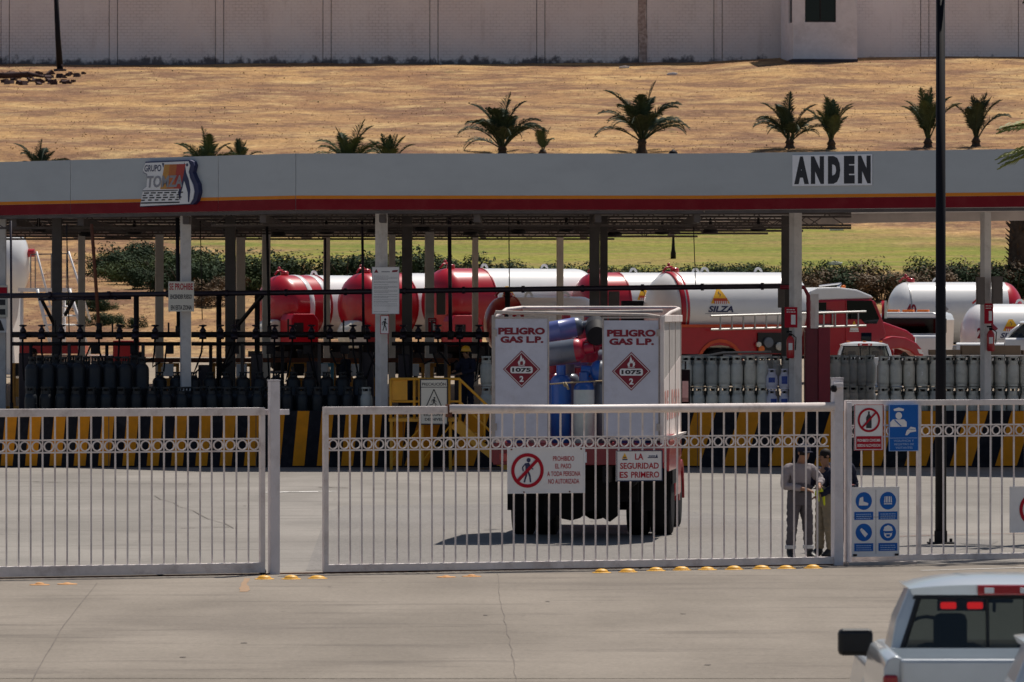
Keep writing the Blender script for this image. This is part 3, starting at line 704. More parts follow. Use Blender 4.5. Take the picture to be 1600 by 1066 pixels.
for i in range(len(xs_) - 1):
    o = 4 * i; fs += [(o, o + 1, o + 5, o + 4), (o + 2, o + 6, o + 7, o + 3), (o + 1, o + 3, o + 7, o + 5)]
b.add(vs, fs); b.build('roof_sheet', M['roof_sheet'], cp)
b = MB()
for (pa, da), (pb, db) in zip(BL, BL[1:]):
    A = Vector((xat(pa, da), da - 142, 0)); B = Vector((xat(pb, db), db - 142, 0))
    b.add([(A.x, A.y, 5.02), (B.x, B.y, 5.02), (B.x, B.y, 5.45), (A.x, A.y, 5.45), (A.x, A.y + .15, 5.02), (B.x, B.y + .15, 5.02), (B.x, B.y + .15, 5.45), (A.x, A.y + .15, 5.45)], [(0, 1, 2, 3), (7, 6, 5, 4), (0, 4, 5, 1), (3, 2, 6, 7)])
b.build('rear_fascia', M['roof_sheet'], cp)
for D, pr in ((145.5, 1330), (150, 1330), (155, 1255), (160, 1200), (166, 1090), (172, 960)):
    x0, x1 = xat(-150, D), xat(pr, D); y = D - 142; b = MB()
    if D < 151: x0 = xat(-60 if D < 147 else -100, D) if D > 147 else xat(330, D)
    b.box(x0, x1, y - .04, y + .04, 5.14, 5.20).box(x0, x1, y - .035, y + .035, 4.84, 4.90)
    x = x0; k = 0
    while x < x1 - .9:
        b.tube([(x, y, 4.87), (x + .45, y, 5.17)], .016, 4).tube([(x + .45, y, 5.17), (x + .9, y, 4.87)], .016, 4)
        if k % 3 == 0: b.tube([(x, y, 4.87), (x, y, 5.17)], .018, 4)
        x += .9; k += 1
    b.build('truss', M['truss_grey'], cp)
for px in (20, 125, 290, 410, 597, 745, 935, 1090):
    x = xat(px, fd(px)); y0 = fd(px) - 142 + .2; y1 = interp(BL, px * 1.0) - 142 - .1
    MB().box(x - .08, x + .08, y0, y1, 4.90, 5.10).build('roof_beam', M['truss_grey'], cp)
for px in range(60, 1200, 75):   # round lamp housings / conduits under the roof
    D = 150 + (px * 7) % 11; x = xat(px, D)
    if D > interp(BL, px) - 3: continue
    MB().lathe([(.03, 5.2), (.05, 5.0), (.22, 4.86), (.20, 4.80), (.02, 4.79)], 12, T=TR((x, D - 142, 0))).build('lamp_housing', M['steel_dark'], cp, True)
# columns -------------------------------------------------------
def column(px, D, wpx, m, yaw=0, ztop=6.42, zb=1.25, flange=False, nm='column'):
    w = wpx * D / FPX; x = xat(px, D)
    if yaw: w = w / (cos(radians(yaw)) + sin(radians(yaw)))
    b = MB(); T = TR((x, D - 142, 0), rz=radians(yaw))
    b.box(-w / 2, w / 2, -w / 2, w / 2, zb - 1.25, ztop - 1.25, T=T)
    o = b.build(nm, m, cp, bevel=.008)
    MB().box(-w * .8, w * .8, -w * .8, w * .8, zb - 1.25, zb - 1.25 + .03, T=T).build('base_plate', M['steel_dark'], o)
    return o
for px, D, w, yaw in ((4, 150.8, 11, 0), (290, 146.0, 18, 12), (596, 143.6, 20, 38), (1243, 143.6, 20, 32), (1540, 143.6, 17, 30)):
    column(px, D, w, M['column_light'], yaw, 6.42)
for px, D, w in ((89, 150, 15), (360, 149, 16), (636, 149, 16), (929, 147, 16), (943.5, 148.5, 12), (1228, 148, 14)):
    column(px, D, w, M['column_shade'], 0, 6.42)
for px, D, w in ((127.5, 166, 12), (249, 166, 14), (376, 170, 15), (416, 162, 14), (510.5, 172, 11), (612.5, 165, 11), (671, 160, 15), (742.5, 172, 10), (875, 170, 11)):
    column(px, D, w, M['column_back'], 8, 6.3, 1.25)
for (x0, x1, y0, y1, D, m, lb) in ((1526, 1539, 433, 476, 143.0, 'box_brown', 'brown junction box left of the red sign column'), (1550, 1567, 432, 475, 143.2, 'box_brown', 'brown junction box on the right side of the red sign column'),
        (951, 968, 455, 512, 148.4, 'box_brown', 'tall brown electrical box beside the double brown column'), (682, 696, 455, 492, 159.6, 'box_brown', 'brown electrical box in front of the red tank dome'),
        (1216, 1226, 443, 481, 147.3, 'box_brown', 'narrow brown box on the dark column behind the logo tank')):
    A = at(x0, y1, D); B = at(x1, y0, D); t = thing('junction_box', lb, 'electrical box', (A.x, D, A.z))
    MB().box(0, B.x - A.x, 0, .25, 0, B.z - A.z).build('case', M[m], t, bevel=.012)
    MB().box(.03, B.x - A.x - .03, -.012, -.001, .03, B.z - A.z - .03).build('cover', M[m], t)

# ================================================================ DOCK
dk = thing('loading_dock', 'raised concrete loading dock with black and yellow hazard stripes along its front wall', 'loading dock', (0, 143, 0))
MB().box(-60, 60, .25, 17.0, 0, 1.25).build('dock_floor', M['dock_floor'], dk)
MB().box(-60, 60, 0, .25, 0, 1.42).build('dock_wall', M['dock_black'], dk)
def stripe(pxt, w, lean, z0=.04, z1=1.415):
    a = xat(pxt, 143); ww = w / 62.16; ln = lean / 62.16
    MB().prism([(a, z1), (a + ww, z1), (a + ww - ln, z0), (a - ln, z0)], -.006, -.001).build('yellow_stripe', M['dock_yellow'], dk)
px = 465 - 38 * 14
while px < 620: stripe(px, 18.5, 8); px += 38
px = 658
while px < 790: stripe(px, 36, 26); px += 72
px = 1090 - 72 * 4
while px < 1700: stripe(px, 34, 26); px += 70.8
for px in range(-60, 1700, 230): MB().box(xat(px, 143) - .008, xat(px, 143) + .008, -.012, -.0065, 0, 1.42).build('wall_joint', M['joint'], dk)

# yellow stairs
st = thing('dock_stairs', 'yellow steel stairs and railing climbing onto the dock behind the precaution sign', 'stairs', (xat(608, 141.2), 141.2, 0))
def sx(px): return xat(px, 141.2) - xat(608, 141.2)
def sz(py): return zat(py, 141.2)
D0, D1 = -.5, .5
MB().box(sx(608), sx(716), -.5, 1.7, 1.19, 1.27).build('landing', M['rail_yellow'], st)
for y in (-.45,):
    for p in (611, 648, 656, 702, 745 - 26): MB().tube([(sx(p), y, 1.27 if p < 719 else 1.2), (sx(p), y, sz(592))], .035, 8).build('post', M['rail_yellow'], st, True)
    MB().tube([(sx(611), y, sz(592)), (sx(718), y, sz(592)), (sx(790), y, sz(660)), (sx(812), y, sz(690))], .035, 8).build('handrail', M['rail_yellow'], st, True)
    MB().tube([(sx(611), y, sz(627)), (sx(718), y, sz(627)), (sx(806), y, sz(712))], .03, 8).build('mid_rail', M['rail_yellow'], st, True)
    MB().tube([(sx(757), y, sz(690)), (sx(757), y, sz(629))], .03, 8).build('post', M['rail_yellow'], st, True)
    MB().tube([(sx(800), y, sz(722)), (sx(800), y, sz(676))], .03, 8).build('post', M['rail_yellow'], st, True)
MB().box(sx(613), sx(637), -.44, -.42, sz(625), sz(594)).build('side_panel', M['rail_yellow'], st)
for y in (-.5, .55):
    T = TR((0, 0, 0)); MB().prism([(sx(716), 1.27), (sx(800), .0), (sx(788), .0), (sx(704), 1.05)], y, y + .05).build('stringer', M['rail_yellow'], st)
for k in range(6):
    x = sx(716) + (sx(798) - sx(716)) * (k + .5) / 6; z = 1.27 * (1 - (k + 1) / 7)
    MB().box(x - .14, x + .14, -.45, .55, z - .03, z).build('step', M['rail_yellow'], st)
for p in (612, 660, 704): MB().tube([(sx(p), -.45, 0), (sx(p), -.45, 1.19)], .04, 6).build('leg', M['rail_yellow'], st)
for (pa, pb) in ((612, 660), (660, 704)): MB().tube([(sx(pa), -.45, .2), (sx(pb), -.45, 1.1)], .02, 5).tube([(sx(pa), -.45, .55), (sx(pb), -.45, .55)], .02, 5).build('brace', M['rail_yellow'], st)

# ================================================================ GAS CYLINDERS
def cyl_parts(r, h, ck, cr, open_=True, n=16):
    """short cylinder with pierced collar; returns body, collar, valve meshes; ck collar height, cr collar radius"""
    hb = h - ck
    b = MB(); b.lathe([(r * .84, 0), (r * .87, 0), (r * .87, .05), (r * .84, .05)], n)
    b.lathe([(.02, .03), (r * .78, .035), (r * .93, .06), (r, .12), (r, hb * .52), (r * 1.02, hb * .525), (r * 1.02, hb * .545), (r, hb * .55), (r, hb - .14), (r * .93, hb - .075), (r * .74, hb - .02), (r * .55, hb + .01), (.02, hb + .02)], n)
    c = MB(); z0 = hb - .02
    c.lathe([(cr, z0), (cr, z0 + ck * .48)], n); c.lathe([(cr * 1.03, h - ck * .25), (cr * 1.03, h), (cr * .94, h), (cr * .94, h - ck * .25)], n)
    for q in range(4): c.lathe([(cr, z0 + ck * .45), (cr, h - ck * .22)], 4, a0=q * pi / 2 + .60, a1=q * pi / 2 + pi / 2 - .60)
    v = MB(); v.lathe([(.018, hb), (.018, hb + ck * .5), (.03, hb + ck * .5), (.03, hb + ck * .75), (.01, hb + ck * .8)], 8).box(-.05, 0, -.012, .012, hb + ck * .3, hb + ck * .42)
    return b, c, v
CP = cyl_parts(.158, .77, .165, .122)
CV = {}
for k in ('cyl_grey', 'cyl_greyb', 'cyl_warm', 'cyl_white', 'cyl_dark', 'cyl_darkb'):
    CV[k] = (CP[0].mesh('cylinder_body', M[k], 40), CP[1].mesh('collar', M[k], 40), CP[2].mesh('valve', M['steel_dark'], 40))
BP = cyl_parts(.150, .53, .13, .10)
CV['bbq'] = (BP[0].mesh('cylinder_body', M['cyl_white'], 40), BP[1].mesh('collar', M['cyl_white'], 40), BP[2].mesh('valve', M['steel_dark'], 40))
TP = cyl_parts(.185, 1.55, .20, .10)
CV['tall'] = (TP[0].mesh('cylinder_body', M['cyl_darkb'], 40), TP[1].mesh('collar', M['cyl_darkb'], 40), TP[2].mesh('valve', M['steel_dark'], 40))
b = MB()
for i in range(5): pass
def wrapd(pts_y, r): return pts_y
def decal(m1, txt, w, h, zc, m2='sign_white', r=.153):
    b = MB(); n = 6
    vs = []
    for i in range(n + 1):
        a = -pi / 2 + (-w / 2 + w * i / n) / r; vs += [(cos(a) * r, sin(a) * r, zc - h / 2), (cos(a) * r, sin(a) * r, zc + h / 2)]
    b.add(vs, [(2 * i, 2 * i + 2, 2 * i + 3, 2 * i + 1) for i in range(n)], 0)
    if txt: b.text(txt, -w * .2, w * .2, zc - h * .33, zc + h * .33, -r - .004, 1, .03)
    return b.mesh('decal', [M[m1], M[m2]])
DEC = {'3': decal('decal_orange', '3', .13, .14, .33), 'b': decal('decal_blue', None, .17, .13, .24), 's': decal('decal_blue', None, .15, .2, .24)}
def gas_cyl(kind, x, D, z, label, group, dec=None, rz=None):
    t = thing('gas_cylinder', label, 'gas cylinder', (x, D, z), 0, group)
    ms = CV[kind]; a = R_.uniform(-.25, .25) if rz is None else rz
    for nm, me in zip(('body', 'collar', 'valve'), ms):
        place(nm, me, t, rot=(0, 0, a))
    t.rotation_euler = (R_.uniform(-.012, .012), R_.uniform(-.012, .012), 0); q_ = R_.uniform(.97, 1.02); t.scale = (q_, q_, R_.uniform(.97, 1.0))
    if dec: place('decal', DEC[dec], t, rot=(0, 0, R_.uniform(-.3, .5)))
    return t
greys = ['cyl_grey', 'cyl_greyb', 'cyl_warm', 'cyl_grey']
# stack A: between the gas truck and the white column
def stack(pxs, D, rows, tiers, where, group, kinds=greys, decs=None, zb=1.25):
    for r in range(rows):
        for tr in range(tiers):
            for i, px in enumerate(pxs):
                Dr = D + r * .33; x = xat(px, D) + R_.uniform(-.012, .012) + (.16 if r == 2 else 0)
                tn = {0: 'lower', 1: 'upper'}[tr]
                if r == 0: lb = 'grey gas cylinder, %s from left, %s tier, %s' % (ordn(i), tn, where)
                else: lb = 'grey gas cylinder behind the front row, %s' % where
                gas_cyl(R_.choice(kinds) if r == 0 else 'cyl_greyb', x, Dr + R_.uniform(-.015, .015), zb + tr * .775 + R_.uniform(-.006, .006), lb, group + (' back rows' if r else ''), (decs or {}).get(i) if r == 0 else None)  # back rows all take the darker grey, shade between rows put into the colour
stack([1072 + 19.9 * i for i in range(7)], 143.9, 3, 2, 'stack beside the gas truck', 'gas cylinders stacked beside the gas truck')
stack([1211, 1231], 144.6, 2, 2, 'behind the small white bottles', 'gas cylinders behind the white bottles')
stack([1380 + 20.3 * i for i in range(12)], 143.9, 3, 2, 'right stack by the fence', 'gas cylinders in the right hand stack', decs={2: '3', 3: '3', 8: '3', 9: '3', 1: None})
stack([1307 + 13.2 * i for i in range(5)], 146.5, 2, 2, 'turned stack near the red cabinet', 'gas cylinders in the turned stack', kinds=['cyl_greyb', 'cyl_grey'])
for i, px in enumerate((1206, 1226)):
    for tr in range(2):
        gas_cyl('bbq', xat(px, 143.8), 143.8, 1.41 + tr * .54, 'small white patio gas bottle with blue label, %s, %s column' % (('lower', 'upper')[tr], ('left', 'right')[i]), 'small white bottles', 's' if (i and tr) else 'b', 0)
t = thing('bottle_pallet', 'low grey pallet under the small white patio gas bottles', 'pallet', (xat(1216, 144), 144, 1.25))
for k in range(3): MB().box(-.34, .34, -.3 + .25 * k, -.2 + .25 * k, 0, .08).build('bearer', M['slat_grey'], t)
for k in range(5): MB().box(-.34 + .14 * k, -.22 + .14 * k, -.32, .32, .08, .12).build('plank', M['slat_grey'], t)
MB().box(-.34, .34, -.32, .32, .12, .158).build('board', M['slat_grey'], t)
# dark cylinders in the shade on the left
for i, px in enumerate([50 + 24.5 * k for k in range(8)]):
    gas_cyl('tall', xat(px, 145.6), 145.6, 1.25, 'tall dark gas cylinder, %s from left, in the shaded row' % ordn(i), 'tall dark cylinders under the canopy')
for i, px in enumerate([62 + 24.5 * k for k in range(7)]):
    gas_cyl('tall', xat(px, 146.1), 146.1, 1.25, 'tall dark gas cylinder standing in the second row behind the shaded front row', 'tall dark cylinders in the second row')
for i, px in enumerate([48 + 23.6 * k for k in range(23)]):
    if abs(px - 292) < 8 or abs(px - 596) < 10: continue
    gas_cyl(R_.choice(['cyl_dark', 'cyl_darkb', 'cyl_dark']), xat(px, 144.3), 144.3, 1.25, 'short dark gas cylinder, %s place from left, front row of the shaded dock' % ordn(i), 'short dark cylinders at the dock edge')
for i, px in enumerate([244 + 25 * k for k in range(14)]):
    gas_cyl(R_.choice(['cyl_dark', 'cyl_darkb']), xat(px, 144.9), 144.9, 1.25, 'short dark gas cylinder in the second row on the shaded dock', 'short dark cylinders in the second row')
for i, px in enumerate([250 + 26 * k for k in range(13)]):
    gas_cyl('tall', xat(px, 146.3), 146.3, .95 + 0.3, 'tall dark gas cylinder behind the short rows and hoses of the middle bay', 'tall dark cylinders of the middle bay').scale = (1, 1, .72)
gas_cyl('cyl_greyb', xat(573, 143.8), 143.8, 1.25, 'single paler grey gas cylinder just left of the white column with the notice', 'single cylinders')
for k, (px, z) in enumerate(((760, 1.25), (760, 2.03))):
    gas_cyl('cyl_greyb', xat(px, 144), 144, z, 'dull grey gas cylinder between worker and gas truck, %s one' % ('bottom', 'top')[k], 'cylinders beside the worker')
# ================================================================ PIPEWORK
def hpipe(name, label, pts, r, m='pipe_dark', cat='pipe', flanges=0, **k):
    t = thing(name, label, cat, tuple(pts[0])); P = [Vector(p) - Vector(pts[0]) for p in pts]
    MB().tube(P, r, 10).build('pipe', M[m], t, True)
    for i in range(flanges):
        f = (i + .5) / flanges; L = [(b_ - a_).length for a_, b_ in zip(P, P[1:])]; s = f * sum(L); j = 0
        while s > L[j]: s -= L[j]; j += 1
        q = P[j].lerp(P[j + 1], s / L[j]); d = (P[j + 1] - P[j]).normalized()
        MB().tube([q - d * .04, q + d * .04], r * 1.35, 10).build('flange', M[m], t, True)
    return t
up = hpipe('overhead_gas_pipe', 'long dark overhead gas pipe running across the whole loading bay', [at(-60, 463, 147.6), at(480, 457, 147), at(900, 451, 146.3), at(1238, 447, 146)], .068, flanges=14)
hpipe('cable_tray', 'short dark tray hung just under the overhead pipe near the left end', [at(60, 468, 148), at(205, 466, 148)], .035, flanges=3)
for (px, y0, y1, D, lb) in ((213, 462, 640, 148, 'dark pipe stand between the left columns under the overhead pipe'), (402, 458, 640, 148, 'dark pipe stand in front of the red tank with white bands'), (793, 452, 500, 147, 'short violet pipe stand above the gas truck'), (342, 462, 640, 149.6, 'dark pipe stand just left of the shaded column')):
    A = at(px, y0, D); z1 = 1.25 if y1 == 640 else zat(y1, D) - 1.8
    z1 = 1.25
    t = thing('pipe_stand', lb, 'pipe stand', (A.x, D, z1)); MB().tube([(0, 0, 0), (0, 0, A.z - z1)], .07, 10).build('post', M['steel_dark'], t, True)
    MB().box(-.14, .14, -.14, .14, 0, .02).build('base_plate', M['steel_dark'], t)
br_ = thing('pipe_bracket', 'pair of slanted brackets holding the overhead pipe on the dark left column', 'bracket', tuple(at(100, 505, 149.2)))
o_ = Vector(at(100, 505, 149.2))
for (a, c) in (((64, 466), (86, 510)), ((116, 466), (102, 492))):
    MB().tube([at(a[0], a[1], 148.6) - o_, at(c[0], c[1], 149.2) - o_], .05, 6).build('strut', M['steel_dark'], br_)
br_ = thing('pipe_bracket', 'slanted bracket between overhead pipe and the shaded column by the red tank', 'bracket', tuple(at(372, 508, 148.6)))
MB().tube([at(410, 462, 147.6) - at(372, 508, 148.6), (0, 0, 0)], .06, 6).build('strut', M['steel_dark'], br_)
MB().box(-.06, .06, -.02, .1, -.15, .15).build('plate', M['steel_dark'], br_)
def manifold(pa, pb, D, label):
    A = at(pa, 523, D); B = at(pb, 521, D); t = thing('filling_manifold', label, 'pipe manifold', (A.x, D, A.z)); L = B.x - A.x
    MB().tube([(0, 0, 0), (L, 0, 0)], .075, 10).build('upper_pipe', M['steel_dark'], t, True)
    MB().tube([(0, .05, -.24), (L, .05, -.24)], .05, 8).build('lower_pipe', M['steel_dark'], t, True)
    x = .3; k = 0
    while x < L - .2:
        v = MB().lathe([(.06, .05), (.09, .1), (.05, .16), (.03, .2), (.10, .22), (.10, .25), (.02, .26)], 8, T=TR((x, -.02, 0)))
        v.box(x - .09, x + .09, -.16, .05, -.12, .02); v.build('valve', M['pipe_dark'], t, True)
        hs = MB(); w = R_.uniform(-.25, .35); dz = -R_.uniform(.7, 1.3)
        hs.tube([(x, -.1, -.1), (x + w * .1, -.25, -.45), (x + w * .6, -.35, dz * .8), (x + w, -.3, dz), (x + w + .2, -.3, dz * .85)], .026, 6); hs.build('hose', M['lamp_black'], t, True)
        if k % 2 == 0: MB().tube([(x + .2, 0, -.24), (x + .2, 0, 1.25 - A.z)], .045, 8).build('leg', M['truss_grey' if k % 4 else 'steel_dark'], t, True)
        if k % 3 == 1: MB().tube([(x + .35, -.05, 0), (x + .35, -.05, R_.uniform(.3, .45))], .025, 6).build('stub_pipe', M['steel_dark'], t)
        if k % 2: MB().box(x + .28, x + .48, -.12, .05, -.5, -.28).build('gauge_box', M['steel_dark'], t)
        if k % 2:
            w2 = R_.uniform(-.4, .4); MB().tube([(x + .3, .1, -.2), (x + .3 + w2 * .4, -.2, -.6), (x + .3 + w2, -.25, -R_.uniform(.9, 1.4))], .022, 6).build('hose', M['lamp_black'], t, True)
        if k % 3 == 0: MB().box(x - .14, x + .16, .3, .6, 1.25 - A.z, -R_.uniform(.45, .8)).build('control_box', M['pipe_dark'], t, bevel=.02)
        x += R_.uniform(.36, .6); k += 1
manifold(18, 283, 147.4, 'dark filling manifold with valves and hoses left of the white sign column')
manifold(299, 590, 147.4, 'dark filling manifold with valves and hoses in front of the red tanks')
manifold(612, 764, 147.4, 'dark filling manifold with valves above the yellow stairs')
# filling scales and machines seen between the hoses
for i, (px, D, m) in enumerate(((28, 151, 'orange_machine'), (262, 151, 'orange_machine'), (348, 152, 'orange_machine'), (375, 151, 'orange_machine'), (470, 152, 'orange_machine'), (502, 151, 'hydrant_blue'), (531, 152, 'orange_machine'), (560, 151, 'orange_machine'), (584, 152, 'orange_machine'), (646, 151, 'orange_machine'), (693, 151, 'orange_machine'))):
    t = thing('filling_scale', '%s filling scale with upright frame, %s from the left behind the hoses' % ('orange' if m[0] == 'o' else 'blue', ordn(i)), 'scale', (xat(px, D), D, 1.25), R_.uniform(-.4, .4), 'filling scales behind the manifolds')
    MB().box(-.3, .3, -.28, .28, 0, .16).build('platform', M[m], t, bevel=.01)
    MB().box(-.28, -.2, .2, .28, .16, 1.3).box(.2, .28, .2, .28, .16, 1.3).box(-.28, .28, .2, .28, 1.2, 1.3).build('frame', M[m], t)
    MB().box(-.14, .14, .12, .2, .95, 1.28).build('dial', M['sign_white' if i % 2 else 'steel_dark'], t, bevel=.01)
    MB().box(-.19, .19, .21, .25, .4, .9).build('back_plate', M[m], t)
rl = thing('conveyor_rail', 'rusty orange conveyor rail behind the filling hoses', 'conveyor', (xat(200, 153), 153, 1.25))
MB().box(0, xat(760, 153) - xat(200, 153), -.05, .05, 1.30, 1.42).build('rail', M['rust'], rl)
for k in range(9): MB().box(1.1 * k, 1.1 * k + .1, -.04, .04, 0, 1.3).build('leg', M['truss_grey'], rl)
# hanging hoses and cables from the roof
for i, (x0, y0, x1, y1, r, m, D, lb) in enumerate(((17, 345, 18, 640, .03, 'pipe_dark', 147, 'thin dark drop pipe beside the far left column'), (143, 350, 155, 516, .045, 'rust', 147, 'slanted dark red drop pipe between the two left columns'), (104, 350, 108, 520, .015, 'steel_dark', 147, 'thin cable hanging right of the dark left column'),
        (277, 340, 279, 520, .05, 'lamp_black', 146.2, 'black drop pipe just left of the white sign column'), (313, 345, 316, 500, .012, 'steel_dark', 148, 'thin cable hanging right of the white sign column'),
        (417, 345, 421, 520, .035, 'lamp_black', 147, 'black drop cable in front of the pale column by the red tank'), (566, 345, 568, 520, .035, 'pipe_dark', 147, 'black drop cable left of the column with the notice'),
        (702, 340, 704, 528, .05, 'pipe_dark', 147, 'dark drop pipe crossing the third red tank dome'), (795, 340, 796, 452, .014, 'steel_dark', 147, 'thin cable hanging above the left door of the gas truck'), (1083, 340, 1087, 448, .012, 'steel_dark', 147, 'thin cable hanging in front of the big logo tank'),
        (508, 372, 508, 520, .03, 'pipe_dark', 147, 'dark conduit running down the slim pale column'))):
    A = at(x0, y0, D); B = at(x1, y1, D); A.z = min(A.z, 6.45)
    t = thing('drop_pipe', lb, 'hanging pipe' if r > .02 else 'cable', tuple(B)); MB().tube([(0, 0, 0), (A - B) * .5, A - B], r, 8).build('pipe', M[m], t, True)
    if r > .02: MB().tube([(0, 0, -.05), (0, 0, .18)], r * 1.6, 8).build('coupling', M['steel_dark'], t, True)
# right side: red pipe frame, white pipes over the stack
hpipe('red_pipe', 'dark red pipe dropping from the overhead pipe beside the white column', [at(1219, 449, 145.2), at(1256, 449, 145.2), at(1263, 462, 145.2), at(1264, 640, 145.2)], .055, 'cabinet_redb')
hpipe('stack_rail', 'rusty white pipe lying along the top of the grey cylinder stack', [at(1064, 557, 144.6), at(1110, 555, 144.6), at(1130, 551, 144.6), at(1205, 550, 144.6)], .03, 'panel_edge', 'pipe')
hpipe('stack_rail', 'second white pipe across the stack ending by the extinguisher column', [at(1130, 556, 144.9), at(1206, 556, 144.9)], .03, 'side_white', 'pipe')
cb = thing('red_cabinet', 'tall dark red steel cabinet beside the white column on the dock', 'cabinet', (xat(1258, 143.6), 143.6, 1.25))
w = xat(1297, 143.6) - xat(1258, 143.6); hh = zat(512, 143.6) - 1.25
MB().box(0, w * .52, 0, .6, 0, hh).build('case', M['cabinet_red'], cb, bevel=.01)
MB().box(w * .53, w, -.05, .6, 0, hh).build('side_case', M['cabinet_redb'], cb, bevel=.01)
MB().box(.03, w * .5, -.02, -.001, .05, hh * .52).build('door', M['cabinet_red'], cb); MB().box(.03, w * .5, -.02, -.001, hh * .55, hh - .05).build('door', M['cabinet_red'], cb)
MB().box(.14, .34, -.04, -.021, hh - .02, hh + .85).build('notice_plate', M['side_white'], cb)
t = thing('cardboard_sheet', 'brown cardboard sheets lying on top of the right cylinder stack', 'cardboard', (xat(1450, 144.2), 144.2, 2.815))
for k, (a, c, h) in enumerate(((1453, 1500, .13), (1503, 1594, .24), (1598, 1640, .12))):
    MB().box(xat(a, 144.2) - xat(1450, 144.2), xat(c, 144.2) - xat(1450, 144.2), -.1, .6, 0, h).build('sheet', M['cardboard'], t)
def extinguisher(px, ytop, ybot, D, label):
    A = at(px, ybot, D); h = zat(ytop, D) - A.z; t = thing('fire_extinguisher', label, 'fire extinguisher', tuple(A)); r = .10
    MB().lathe([(r * .8, 0), (r, .03), (r, h * .66), (r * .7, h * .76), (.03, h * .82)], 14).build('body', M['extinguisher_red'], t, 40)
    MB().box(-.04, .04, -.03, .03, h * .82, h * .92).box(-.1, .04, -.015, .015, h * .93, h).build('handle', M['lamp_black'], t)
    MB().tube([(.04, -.02, h * .87), (.14, -.04, h * .75), (.12, -.06, h * .3)], .015, 6).build('hose', M['lamp_black'], t, True)
    MB().add([(cos(-pi/2 + a) * r * 1.02, sin(-pi/2 + a) * r * 1.02, z) for a in (-.5, -.2, .2, .5) for z in (h * .3, h * .55)], [(0, 2, 3, 1), (2, 4, 5, 3), (4, 6, 7, 5)]).build('label_sticker', M['sign_white'], t)
extinguisher(1235, 517, 560, 143.35, 'red fire extinguisher hung on the column left of the red cabinet')
extinguisher(1548, 509, 549, 143.35, 'dark red fire extinguisher hung on the right column above the stack')
# ================================================================ GATES AND FENCE
GM = .3576; GY = atan2(GM, 1)
def gD(px, off=0.0): return (85.36 + off) / (1 - GM * (px - 800) / FPX)
def gP(px, off=0.0): D = gD(px, off); return Vector((xat(px, D), D, 0))
bar_cache = {}
def bar_mesh(z0, z1, w=.022):
    k = (round(z0, 3), round(z1, 3), w)
    if k not in bar_cache: bar_cache[k] = MB().box(-w / 2, w / 2, -w / 2, w / 2, z0, z1).mesh('bar', M['gate_paint'])
    return bar_cache[k]
ringb = MB()
n = 18; R0, R1 = .058, .076
for i in range(n):
    t0, t1 = 2 * pi * i / n, 2 * pi * (i + 1) / n
    P = lambda r, t, y: (r * cos(t), y, r * sin(t))
    ringb.add([P(R0, t0, -.012), P(R1, t0, -.012), P(R1, t1, -.012), P(R0, t1, -.012), P(R0, t0, .012), P(R1, t0, .012), P(R1, t1, .012), P(R0, t1, .012)], [(0, 3, 2, 1)[::-1], (4, 5, 6, 7)[::-1], (1, 2, 6, 5)[::-1], (0, 4, 7, 3)[::-1]])
RING = ringb.mesh('ring', M['gate_paint'])
def gate(name, label, pa, pb, top, rail_t, band, bot, bot_t, spacing, first, cat='gate', off=0.0, stiles=(1, 1), depth=.05):
    A = gP(pa, off); B = gP(pb, off); L = (B - A).length
    t = thing(name, label, cat, tuple(A), GY)
    def u(px): return (gP(px, off) - A).length * (1 if px >= pa else -1)
    MB().box(0, L, -depth, depth, top - rail_t, top).build('top_rail', M['gate_paint'], t, bevel=.006)
    MB().box(0, L, -depth, depth, bot, bot + bot_t).build('bottom_rail', M['gate_paint'], t, bevel=.006)
    for k, x in enumerate((0, L - .07)):
        if stiles[k]: MB().box(x, x + .07, -depth + .004, depth - .004, bot + bot_t, top - rail_t).build('stile', M['gate_paint'], t)
    for z in band: MB().box(.07, L - .07, -.015, .015, z - .011, z + .011).build('band_rail', M['gate_paint'], t)
    me1 = bar_mesh(band[1] + .011, top - rail_t); me2 = bar_mesh(bot + bot_t, band[0] - .011); me3 = bar_mesh(band[0] + .011, band[1] - .011, .016)
    px = first; xs = []
    while px < pb - 6:
        if px > pa + 8: xs.append(u(px))
        px += spacing
    for x in xs:
        tl_ = R_.gauss(0, .0016)
        for me in (me1, me2, me3): place('bar', me, t, (x, R_.uniform(-.003, .003), 0), rot=(0, tl_, 0))
    zc = (band[0] + band[1]) / 2; sc = (band[1] - band[0] - .022) / .152
    ed = [.07] + xs + [L - .07]
    for a, c in zip(ed, ed[1:]):
        if c - a > .1: place('ring', RING, t, ((a + c) / 2, 0, zc)).scale = (sc, 1, sc)
    return t, u
g1, u1 = gate('sliding_gate', 'white barred sliding gate on the left with a band of small rings', -330, 413, 2.47, .115, (1.83, 2.01), .03, .15, 18.9, 10.2 - 18.9 * 17)
g2, u2 = gate('sliding_gate', 'long white barred sliding gate in the middle carrying two red lettered signs', 505, 1301, 2.475, .115, (1.83, 2.00), .025, .11, 18.25, 529 - 18.25, stiles=(1, 0))
A = gP(505)
Lp = u2(1301)
MB().tube([(u2(700), -.05, 2.44), (u2(900), -.055, 2.425), (u2(1301), -.05, 2.44)], .062, 12).build('pipe_sleeve', M['gate_paint'], g2, True)
MB().box(u2(698), u2(704), -.07, .06, 2.31, 2.50).build('rust_joint', M['rust'], g2)
g3, u3 = gate('barred_fence', 'white barred fence panel with safety signs right of the gate post', 1320, 1960, 2.53, .085, (1.97, 2.14), .06, .09, 18.3, 1346, cat='fence', stiles=(1, 0), depth=.04)
MB().box(u3(1433), u3(1438), -.04, .04, .15, 2.445).build('stile', M['gate_paint'], g3)
lw_ = thing('gate_kerb', 'low concrete kerb beam under the fence signs beside the gate post', 'kerb', tuple(gP(1322, -.12)), GY)
